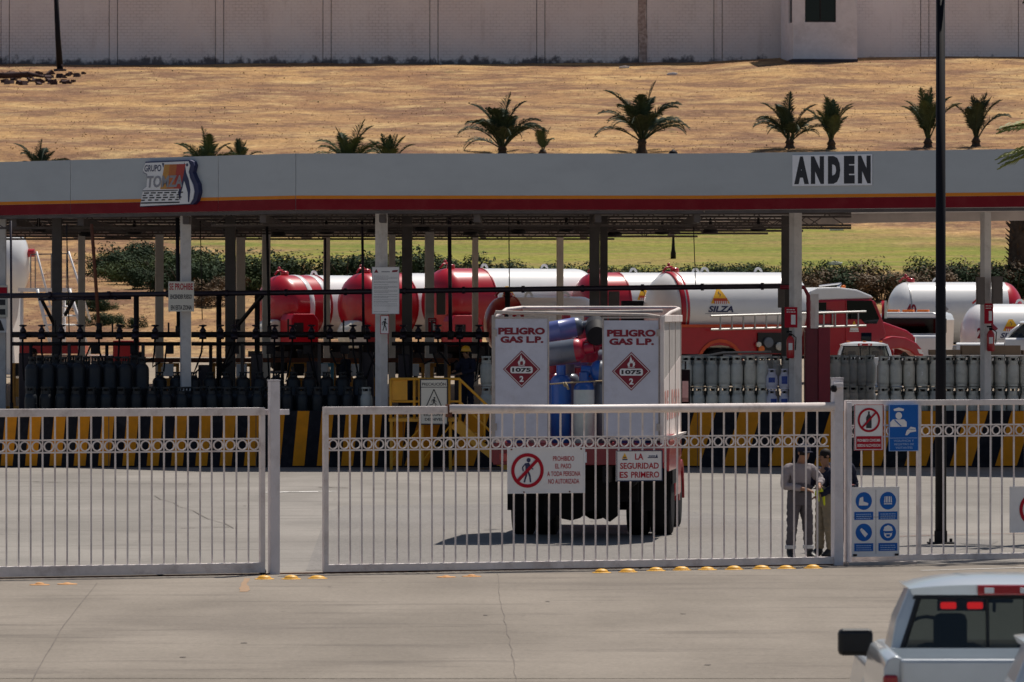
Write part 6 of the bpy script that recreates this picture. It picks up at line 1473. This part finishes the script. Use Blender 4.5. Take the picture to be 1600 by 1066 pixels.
# chassis, axle, wheels, flaps
for s in (-1, 1): MB().box(s * .48 - .05, s * .48 + .05, -.1, 8.2, 1.0, 1.28).build('frame_rail', M['chassis'], gt)
for y in (.3, 1.6, 2.9, 4.2): MB().box(-HW + .05, HW - .05, y, y + .1, 1.29, 1.49).build('cross_member', M['chassis'], gt)
AY = 3.2
WR = .52
for s in (-1, 1):
    for x in (.82, 1.23): wheel_x(gt, s * (x - .02) - .0 + (.0), AY, WR, WR, .37)
    MB().box(min(s * .80, s * 1.42), max(s * .80, s * 1.42), AY - .86, AY - .84, .45, 1.28).build('mud_flap', M['chassis'], gt)
    MB().prism([(s * .79, .9), (s * 1.43, .9), (s * 1.43, 1.18), (s * .79, 1.18)], AY - .55, AY + .55).build('leaf_spring', M['chassis'], gt)
MB().tube([(-1.2, AY, WR), (1.2, AY, WR)], .09, 10).build('axle', M['chassis'], gt, True)
b = MB(); b.lathe([(.02, -.28), (.14, -.26), (.26, -.1), (.28, 0), (.26, .1), (.14, .26), (.02, .28)], 16, T=TR((.05, AY - .05, WR + .02), rx=pi / 2)); b.build('differential', M['chassis'], gt, True)
b = MB(); b.prism([(-.72, 1.0), (-.72, .42), (-.60, .30), (-.50, .40), (-.40, .33), (-.25, .30), (-.1, .34), (.05, .46), (.2, .50), (.28, .36), (.42, .28), (.55, .38), (.62, 1.0)], AY - 1.6, AY - 1.5); b.build('torn_rubber_skirt', M['chassis'], gt)
MB().box(-.9, .9, 1.7, 1.8, .62, 1.28).build('dark_infill_panel', M['chassis'], gt); MB().box(-1.05, -.62, .8, 2.0, .75, 1.28).build('tool_box', M['chassis'], gt, bevel=.02); MB().tube([(.75, .9, 1.05), (.75, 2.0, 1.05)], .18, 12).build('air_tank', M['chassis'], gt, True)  # first box: dark panel added to close the bright gap under the bed
for s in (-1, 1):
    MB().box(s * 1.2 - .12, s * 1.2 + .12, -.09, -.062, 1.36, 1.50).build('tail_light', M['lens_red'], gt, bevel=.01)
MB().box(-.16, .16, -.075, -.062, 1.34, 1.52).build('licence_plate', M['sign_white'], gt)
MB().tube([(-HW, -.02, 1.0), (-HW, -.1, 1.28)], .03, 6).tube([(HW, -.02, 1.0), (HW, -.1, 1.28)], .03, 6)
# rear right corner: crumpled red tail fairing and scarf of white paint
b = MB(); b.prism([(HW - .02, 1.25), (HW + .10, 1.18), (HW + .12, 1.70), (HW + .05, 1.80), (HW - .02, 1.66)], .3, 2.2); b.build('side_fairing', M['truck_red_lit'], gt, bevel=.02)
# cab
cabx = 0.16
CW = 1.22
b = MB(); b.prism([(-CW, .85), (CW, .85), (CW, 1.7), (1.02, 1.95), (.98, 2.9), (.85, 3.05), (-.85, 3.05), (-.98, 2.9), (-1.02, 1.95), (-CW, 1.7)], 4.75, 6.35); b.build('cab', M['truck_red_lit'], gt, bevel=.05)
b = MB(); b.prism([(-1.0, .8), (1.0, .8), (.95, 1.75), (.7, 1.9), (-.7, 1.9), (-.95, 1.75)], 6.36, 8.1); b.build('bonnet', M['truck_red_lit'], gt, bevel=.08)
for s in (-1, 1):
    b = MB(); nn = 10
    for i in range(nn):
        a0, a1 = pi * i / nn, pi * (i + 1) / nn; r0, r1 = .60, .72; x0, x1 = sorted((s * .95, s * (CW + .08)))
        b.add([(x0, 7.1 + cos(a0) * r1, .5 + sin(a0) * r1), (x1, 7.1 + cos(a0) * r1, .5 + sin(a0) * r1), (x1, 7.1 + cos(a1) * r1, .5 + sin(a1) * r1), (x0, 7.1 + cos(a1) * r1, .5 + sin(a1) * r1), (x0, 7.1 + cos(a0) * r0, .5 + sin(a0) * r0), (x1, 7.1 + cos(a0) * r0, .5 + sin(a0) * r0), (x1, 7.1 + cos(a1) * r0, .5 + sin(a1) * r0), (x0, 7.1 + cos(a1) * r0, .5 + sin(a1) * r0)], [(0, 1, 2, 3), (7, 6, 5, 4), (1, 5, 6, 2), (0, 3, 7, 4)])
    b.build('front_fender', M['truck_red_lit'], gt)
    wheel_x(gt, s * 1.12, 7.1, .5, .5, .30)
    MB().box(min(s * CW - .04, s * CW + .12), max(s * CW - .04, s * CW + .12), 4.8, 6.2, .62, 1.38).build('fuel_tank', M['truck_red_lit'], gt, bevel=.04)
    xx = s * (CW + .20)
    mo = MB().box(-.085, .085, -.04, .05, -.31, .31).build('mirror', M['lamp_black'], gt, loc=(xx, 6.2, tz(604, 102.4)), bevel=.02)
    MB().box(-.055, .055, -.05, -.041, -.27, .10).box(-.055, .055, -.05, -.041, -.26, -.20).build('mirror_glass', M['cyl_warm'], mo)  # pale warm reflection put into the glass as a flat colour
    MB().tube([(s * (CW - .08), 6.25, 2.95), (xx, 6.22, 3.0), (xx, 6.2, 2.2), (s * (CW - .02), 6.25, 2.1)], .018, 6).build('mirror_bracket', M['lamp_black'], gt, True)
MB().box(-.9, .9, 4.735, 4.748, 2.1, 2.75).build('cab_rear_window', M['glass_dark'], gt)
MB().prism([(HW - .05, 1.7), (HW + .12, 1.74), (HW + .13, 1.78), (HW - .05, 1.76)], .1, 4.4).build('trim_strip', M['side_white'], gt)
# cargo cylinders, each a thing of its own
CA = Matrix.Translation((tc, GTD, 0)) @ Matrix.Rotation(GTY, 4, 'Z')
def big_cyl(loc, rot, r, L, body, cap, label, group='gas cylinders carried on the truck', collar=True):
    t = thing('gas_cylinder', label, 'gas cylinder', (0, 0, 0), 0, group); t.matrix_world = CA @ TR(loc, *rot)
    MB().lathe([(r * .85, 0), (r * .87, .04), (r, .09), (r, L * .5), (r * 1.012, L * .503), (r * 1.012, L * .513), (r, L * .516), (r, L - r * .75)], 24).build('body', M[body], t, 40)
    MB().lathe([(r + .001, L - r * .75), (r * .95, L - r * .45), (r * .75, L - r * .16), (r * .42, L), (.02, L + .01)], 24).build('shoulder', M[cap], t, 40)
    if collar: MB().lathe([(r * .46, L - .03), (r * .46, L + .16), (r * .40, L + .16), (r * .40, L - .02)], 16).build('collar', M[cap], t, 40)
    return t
TXT = 'on the truck between the danger boards'
big_cyl((tl(872), .55, ZF), (0, 0, 0), .178, 1.20, 'cyl_blue', 'cyl_blue', 'bright blue upright gas cylinder beside the left danger board ' + 'on the truck')
big_cyl((tl(909), .45, ZF), (0, 0, 0), .178, 1.08, 'cyl_pale', 'cyl_blue', 'pale green white upright gas cylinder with blue top in the middle of the truck gap')
big_cyl((tl(937), .75, ZF), (0, 0, 0), .17, 1.15, 'cyl_slate', 'cyl_slate', 'dark slate upright gas cylinder half behind the right danger board')
big_cyl((tl(838), .75, tz(556)), (0, radians(82), radians(-6)), .205, .78, 'cyl_slate', 'cyl_red', 'slate grey gas cylinder with red top lying on the upright ones in the truck')
big_cyl((tl(825), 1.15, tz(523)), (0, radians(80), radians(6)), .17, .85, 'cyl_violet', 'cyl_slate', 'shiny violet blue gas cylinder lying uppermost in the truck gap')
big_cyl((tl(975), .62, tz(584)), (0, radians(-86), radians(6)), .19, .62, 'cyl_slate', 'cyl_blue', 'lying gas cylinder with dark blue rounded top sticking out by the right board')
big_cyl((tl(929), .45, tz(525) - .0), (radians(-80), 0, radians(6)), .185, 1.1, 'lamp_black', 'cyl_slate', 'gas cylinder lying lengthways whose dark round foot faces the camera')
big_cyl((tl(890), 1.5, tz(545)), (0, radians(78), 0), .14, .40, 'cyl_red', 'cyl_red', 'small red gas cylinder lying beside the dark round foot in the truck')
big_cyl((tl(905), 1.9, tz(568)), (0, 0, 0), .17, .62, 'cyl_red', 'cyl_red', 'red upright gas cylinder behind the lying ones in the truck')
big_cyl((tl(866), 2.3, tz(540)), (0, 0, 0), .17, .42, 'cyl_red', 'cyl_red', 'dark red gas cylinder top behind the violet one at upper left of the gap')
big_cyl((tl(900), 2.5, tz(540)), (0, 0, 0), .17, .36, 'cyl_red', 'cyl_slate', 'slate topped red gas cylinder far back under the top rail')
big_cyl((tl(915), 1.2, ZF), (0, 0, 0), .17, 1.0, 'cyl_blue', 'cyl_blue', 'dark blue upright gas cylinder just behind the pale one in the truck')
for i, (px, y) in enumerate(((800, .6), (832, .9), (965, 1.1), (1000, .8), (800, 1.4), (850, 1.8), (930, 1.9), (975, 2.0), (1005, 1.6), (815, 2.4), (870, 2.6), (920, 2.8), (990, 2.7), (820, 3.3), (880, 3.5), (940, 3.5), (1000, 3.5))):
    big_cyl((tl(px), y, ZF), (0, 0, 0), .17, R_.uniform(1.1, 1.25), R_.choice(['cyl_slate', 'cyl_blue', 'cyl_pale']), R_.choice(['cyl_red', 'cyl_slate']), 'upright gas cylinder standing deeper inside the truck bed behind the danger boards', 'cylinders inside the truck bed')
for i, (px, y, m) in enumerate(((830, 3.0, 'cyl_violet'), (900, 2.4, 'cyl_slate'), (880, 3.6, 'lamp_black'))):
    big_cyl((tl(px), y, ZF + 1.45), (0, radians(90), radians(10 * i)), .16, .9, m, m, 'gas cylinder lying across the top of the load just under the truck rails, %s' % ('violet one', 'slate one', 'black one')[i])
rp = thing('tie_rope', 'frayed rope tied across the gap between the two danger boards', 'rope', (0, 0, 0)); rp.matrix_world = CA @ TR((tl(857), .22, tz(598)))
L = tl(943) - tl(857); MB().tube([(0, 0, -.03), (L * .3, -.02, -.01), (L * .5, -.02, .005), (L, 0, .03)], .014, 6).build('strand', M['rope'], rp, True)
MB().tube([(L * .28, -.03, 0), (L * .32, -.05, -.06), (L * .35, -.04, -.12)], .022, 6).tube([(L * .24, -.03, .0), (L * .27, -.05, -.05), (L * .29, -.04, -.07)], .014, 6).build('knot', M['rope'], rp, True)

# ================================================================ PEOPLE
def skin_mesh(name, verts, edges, root, m, parent, sub=2, offs=0.0):
    """verts: (x,y,z,rx,ry)"""
    me = bpy.data.meshes.new(name); me.from_pydata([v[:3] for v in verts], edges, []); me.materials.append(m)
    o = bpy.data.objects.new(name, me); COL.objects.link(o)
    o.modifiers.new('skin', 'SKIN'); sk = o.data.skin_vertices[0].data if len(o.data.skin_vertices) else None
    if sk is None:
        return o
    for i, v in enumerate(verts): sk[i].radius = (v[3] + offs, (v[4] if len(v) > 4 else v[3]) + offs); sk[i].use_root = (i == root)
    o.modifiers['skin'].use_smooth_shade = True; o.modifiers['skin'].branch_smoothing = .4
    s = o.modifiers.new('sub', 'SUBSURF'); s.levels = sub; s.render_levels = sub
    dg = bpy.context.evaluated_depsgraph_get(); dg.update()
    nm = bpy.data.meshes.new_from_object(o.evaluated_get(dg)); bpy.data.objects.remove(o); nm.materials.clear(); nm.materials.append(m)
    if name in ('shirt', 'trousers'):
        cs = [(v.co.copy(), v.normal.copy()) for v in nm.vertices]
        for v, (c_, n_) in zip(nm.vertices, cs): v.co = c_ + n_ * (.014 * noise.noise(Vector((c_.x * 9, c_.y * 9, c_.z * 16 + 5))) + .010 * noise.noise(Vector((c_.x * 22, c_.y * 22, c_.z * 34))))
    r = bpy.data.objects.new(name, nm); COL.objects.link(r); r.parent = parent; return r
def hand(verts, edges, wi, w, d, up, side):
    """five finger hand: w wrist point, d direction, up normal to palm side axis"""
    d = Vector(d).normalized(); s = Vector(side).normalized(); n = d.cross(s).normalized(); w = Vector(w)
    p = w + d * .055; verts.append((*p, .030, .018)); pi_ = len(verts) - 1; edges.append((wi, pi_))
    for k, (o_, l) in enumerate(((-.030, .066), (-.010, .076), (.010, .072), (.029, .056))):
        a = p + d * .035 + s * o_; verts.append((*a, .010, .010)); i0 = len(verts) - 1; edges.append((pi_, i0))
        q = a + (d + n * .35).normalized() * l * .5; verts.append((*q, .009, .009)); edges.append((i0, i0 + 1))
        q = q + (d + n * 1.2).normalized() * l * .5; verts.append((*q, .007, .007)); edges.append((i0 + 1, i0 + 2))
    a = w + d * .02 - s * .035; verts.append((*a, .011, .011)); i0 = len(verts) - 1; edges.append((pi_, i0))
    q = a + (d * .7 - s * .5 + n * .5).normalized() * .045; verts.append((*q, .009, .009)); edges.append((i0, i0 + 1))
def person(label, loc, rz, J, cols, H=1.75, group=None, cap=None, cuffs=False, hem=None):
    """J: joints dict in metres for a 1.75 m figure; local -y is the way the person faces"""
    t = thing('person', label, 'person', loc, rz, group); t.scale = (H / 1.75,) * 3
    g = lambda k: Vector(J[k])
    V = []; E = []
    def add(p, rx, ry=None): V.append((*p, rx, ry or rx)); return len(V) - 1
    pel = add(g('pelvis'), .13, .10); wst = add(g('pelvis').lerp(g('chest'), .5), .125, .095); ch = add(g('chest'), .15, .105); nb = add(g('neck') - Vector((0, 0, .04)), .075, .07); nk = add(g('neck') + Vector((0, 0, .02)), .055, .055)
    h0 = add(g('head') + Vector((0, -.01, -.07)), .068, .078); h1 = add(g('head') + Vector((0, .0, .01)), .078, .092); h2 = add(g('head') + Vector((0, .01, .075)), .062, .074)
    E += [(pel, wst), (wst, ch), (ch, nb), (nb, nk), (nk, h0), (h0, h1), (h1, h2)]
    ids = {}
    for s in ('l', 'r'):
        a = add(g('sh_' + s), .062); e = add(g('el_' + s), .043); w = add(g('wr_' + s), .028); E += [(ch, a), (a, e), (e, w)]
        d = g('wr_' + s) - g('el_' + s); sd_ = d.cross(Vector((0, 0, 1))); sd_ = sd_ if sd_.length > .02 else Vector((0, 1, 0)); hand(V, E, w, g('wr_' + s), d, None, sd_)
        hp = add(g('hip_' + s), .09); kn = add(g('kn_' + s), .062); an = add(g('an_' + s), .042); he = add(g('an_' + s) + Vector((0, .03, -.05)), .035); to = add(g('an_' + s) + Vector(J.get('toe_' + s, (0, -.16, -.055))), .035, .03)
        E += [(pel, hp), (hp, kn), (kn, an), (an, he), (an, to)]
    skin_mesh('body', V, E, pel, M['skin'], t)
    # face
    hd = g('head'); fa = MB()
    fa.lathe([(.0, .03), (.010, .02), (.014, .0), (.004, -.004)], 8, T=TR((hd.x, hd.y - .088, hd.z - .015), rx=pi / 2)); fa.build('nose', M['skin'], t, True)
    for s in (-1, 1):
        MB().lathe([(.0, .012), (.009, .007), (.011, 0)], 8, T=TR((hd.x + s * .03, hd.y - .082, hd.z + .012), rx=pi / 2)).build('eye', M['hair_dark'], t, True)
        MB().lathe([(.0, .012), (.02, .008), (.028, 0), (.02, -.008)], 8, T=TR((hd.x + s * .08, hd.y + .01, hd.z), ry=s * pi / 2)).build('ear', M['skin'], t, True)
    MB().box(hd.x - .024, hd.x + .024, hd.y - .084, hd.y - .074, hd.z - .062, hd.z - .054).build('mouth', M['maroon_cloth'], t)
    MB().lathe([(.082, -.03), (.088, .02), (.086, .06), (.066, .10), (.02, .125)], 16, T=TR((hd.x, hd.y + .018, hd.z)) @ Matrix.Scale(1.1, 4, (0, 1, 0))).build('hair', M['hair_dark'], t, True)
    # shirt
    V = []; E = []
    a0 = add(g('pelvis') + Vector((0, 0, .0)), .185, .15); a1 = add(g('pelvis').lerp(g('chest'), .5), .18, .15); a2 = add(g('chest'), .20, .155); a3 = add(g('neck') - Vector((0, 0, .03)), .10, .095); E += [(a0, a1), (a1, a2), (a2, a3)]
    for s in ('l', 'r'):
        a = add(g('sh_' + s) + Vector((0, 0, .0)), .096); m_ = add(g('sh_' + s).lerp(g('el_' + s), .55), .080); e = add(g('el_' + s), .070); E += [(a2, a), (a, m_), (m_, e)]
        if cols.get('long', True): m2 = add(g('el_' + s).lerp(g('wr_' + s), .5), .052); w = add(g('el_' + s).lerp(g('wr_' + s), .88), .046); E += [(e, m2), (m2, w)]
    skin_mesh('shirt', V, E, 1, M[cols['shirt']], t, 3)
    # trousers
    V = []; E = []
    a00 = add(g('pelvis') + Vector((0, 0, .14)), .19, .155); a0 = add(g('pelvis') + Vector((0, 0, .05)), .20, .16); E.append((a00, a0)); a1 = add(g('pelvis') - Vector((0, 0, .04)), .18, .15); E.append((a0, a1))
    for s in ('l', 'r'):
        hp = add(g('hip_' + s) - Vector((0, 0, .03)), .122, .13); m_ = add(g('hip_' + s).lerp(g('kn_' + s), .5), .102); kn = add(g('kn_' + s), .084); m2 = add(g('kn_' + s).lerp(g('an_' + s), .5), .075); an = add(g('kn_' + s).lerp(g('an_' + s), .93), .070); E += [(a1, hp), (hp, m_), (m_, kn), (kn, m2), (m2, an)]
    skin_mesh('trousers', V, E, 1, M[cols['trousers']], t, 3)
    pv = g('pelvis'); MB().lathe([(.172, .0), (.178, .005), (.178, .04), (.172, .045)], 20, T=TR((pv.x, pv.y, pv.z + .05)) @ Matrix.Scale(.80, 4, (0, 1, 0))).build('belt', M['boot_black'], t, 40)
    for s in ('l', 'r'):
        an = g('an_' + s); tv = Vector(J.get('toe_' + s, (0, -.16, -.055)))
        V = [(*(an + Vector((0, 0, .10))), .068, .068), (*an, .066, .07), (*(an + Vector((0, .035, -.04))), .058, .056), (*(an + tv * .55 + Vector((0, 0, -.005))), .064, .052), (*(an + tv * 1.12), .060, .045)]
        skin_mesh('boot', V, [(0, 1), (1, 2), (1, 3), (3, 4)], 1, M[cols.get('boots', 'boot_black')], t)
        if cuffs:
            c = g('kn_' + s).lerp(an, .80); MB().lathe([(.079, 0), (.084, .004), (.084, .05), (.079, .054)], 16, T=TR((c.x, c.y, c.z))).build('reflective_cuff', M['reflective'], t, 40)
    if cap:
        kind, m_ = cap
        if kind == 'cap':
            b = MB(); b.lathe([(.098, -.0), (.100, .03), (.092, .075), (.06, .105), (.01, .115)], 18, T=TR((hd.x, hd.y + .005, hd.z + .03)) @ Matrix.Scale(1.12, 4, (0, 1, 0)))
            b.prism([(-.075, 0), (.075, 0), (.07, .012), (-.07, .012)], -.17, -.085, T=TR((hd.x, hd.y, hd.z + .03), rx=radians(8))); b.build('cap', M[m_], t, 40)
        else:
            b = MB(); b.lathe([(.135, 0), (.125, .012), (.112, .014), (.110, .06), (.092, .11), (.05, .142), (.01, .15)], 20, T=TR((hd.x, hd.y, hd.z + .035)) @ Matrix.Scale(1.1, 4, (0, 1, 0))); b.build('helmet', M[m_], t, 60)
    if cols.get('vest'):
        c = g('chest'); b = MB()
        for s in (-1, 1): b.box(c.x + s * .09 - .03, c.x + s * .09 + .03, c.y - .15, c.y - .135, c.z - .28, c.z + .12)
        b.build('vest_band', M['hivis'], t)
    return t
ST = dict(pelvis=(0, 0, .96), chest=(0, 0, 1.30), neck=(0, 0, 1.47), head=(0, -.02, 1.62), sh_l=(.19, 0, 1.40), sh_r=(-.19, 0, 1.40), el_l=(.27, -.02, 1.13), el_r=(-.27, -.02, 1.13), wr_l=(.26, -.10, .90), wr_r=(-.26, -.10, .90),
          hip_l=(.09, 0, .90), hip_r=(-.09, 0, .90), kn_l=(.13, -.02, .50), kn_r=(-.13, -.02, .50), an_l=(.15, 0, .10), an_r=(-.15, 0, .10))
J = dict(ST); J.update(sh_r=(-.20, .0, 1.39), sh_l=(.18, 0, 1.39), el_r=(-.27, -.03, 1.12), el_l=(.30, -.10, 1.20), wr_r=(-.04, -.27, 1.07), wr_l=(.17, -.33, 1.13), head=(.05, -.06, 1.60), neck=(.02, -.01, 1.47), toe_r=(-.03, -.16, -.055), toe_l=(.05, -.16, -.055))
GD = 88.8
person('person in grey work uniform and dark cap with reflective ankle bands looking at their hands', (xat(1249, GD), GD, 0), radians(22), J, dict(shirt='uniform_grey', trousers='trouser_grey'), 1.84, cap=('cap', 'navy_cloth'), cuffs=True)
J = dict(ST); J.update(el_r=(-.28, -.10, 1.16), wr_r=(-.14, -.33, 1.10), wr_l=(.16, -.25, 1.0), el_l=(.27, -.02, 1.12), hip_l=(.08, 0, .9), an_l=(.08, .05, .10), an_r=(-.06, -.08, .10), kn_r=(-.07, -.06, .5))
GD2 = 89.6
person('person with khaki trousers and yellow band standing half behind the right gate post', (xat(1290, GD2), GD2, 0), radians(-60), J, dict(shirt='navy_cloth', trousers='khaki'), 1.74)
t = thing('safety_vest', 'folded yellow safety vest held at the waist of the khaki trousered person', 'vest', (xat(1276, GD2), GD2 - .26, 1.0))
V = [(0, 0, .12, .05, .04), (-.01, 0, .02, .06, .035), (.02, .0, -.10, .035, .02), (.09, .02, .05, .05, .03), (.11, .02, -.16, .02, .015)]
skin_mesh('cloth', V, [(0, 1), (1, 2), (0, 3), (3, 4)], 0, M['hivis'], t)
J = dict(ST); J.update(el_l=(.28, .02, 1.14), wr_l=(.22, -.14, .93), el_r=(-.27, -.05, 1.14), wr_r=(-.12, -.25, 1.02))
GD3 = 90.6
person('person in navy jacket and maroon trousers standing behind the gate post and safety board', (xat(1312, GD3), GD3, 0), radians(30), J, dict(shirt='navy_cloth', trousers='maroon_cloth'), 1.80)
J = dict(ST); J.update(head=(.02, -.08, 1.58), neck=(.01, -.03, 1.46), el_r=(-.26, -.12, 1.14), wr_r=(-.10, -.36, 1.12), wr_l=(.1, -.35, 1.05))
person('worker in dark clothes and yellow helmet on the dock beside the filling manifold', (xat(731, 146.2), 146.2, 1.25), radians(-50), J, dict(shirt='navy_cloth', trousers='navy_cloth'), 1.78, cap=('helmet', 'helmet_yellow'))
for i, (px, D, rz_, lb) in enumerate(((52, 148.8, 70, 'worker in dark clothes behind the tall dark cylinders at far left'), (540, 149.5, -70, 'worker in dark clothes between the filling hoses left of the notice column'))):
    person(lb, (xat(px, D), D, 1.25), radians(rz_), ST, dict(shirt='navy_cloth', trousers='navy_cloth'), 1.72, cap=('cap', 'lamp_black') if i else None)
# print that is too small to pick apart stays one part
for o in bpy.data.objects:
    b_ = o.name.split('.')[0]
    if b_ in ('fine_print', 'caption', 'print', 'black_band', 'pictogram_shade'): o['kind'] = 'stuff'
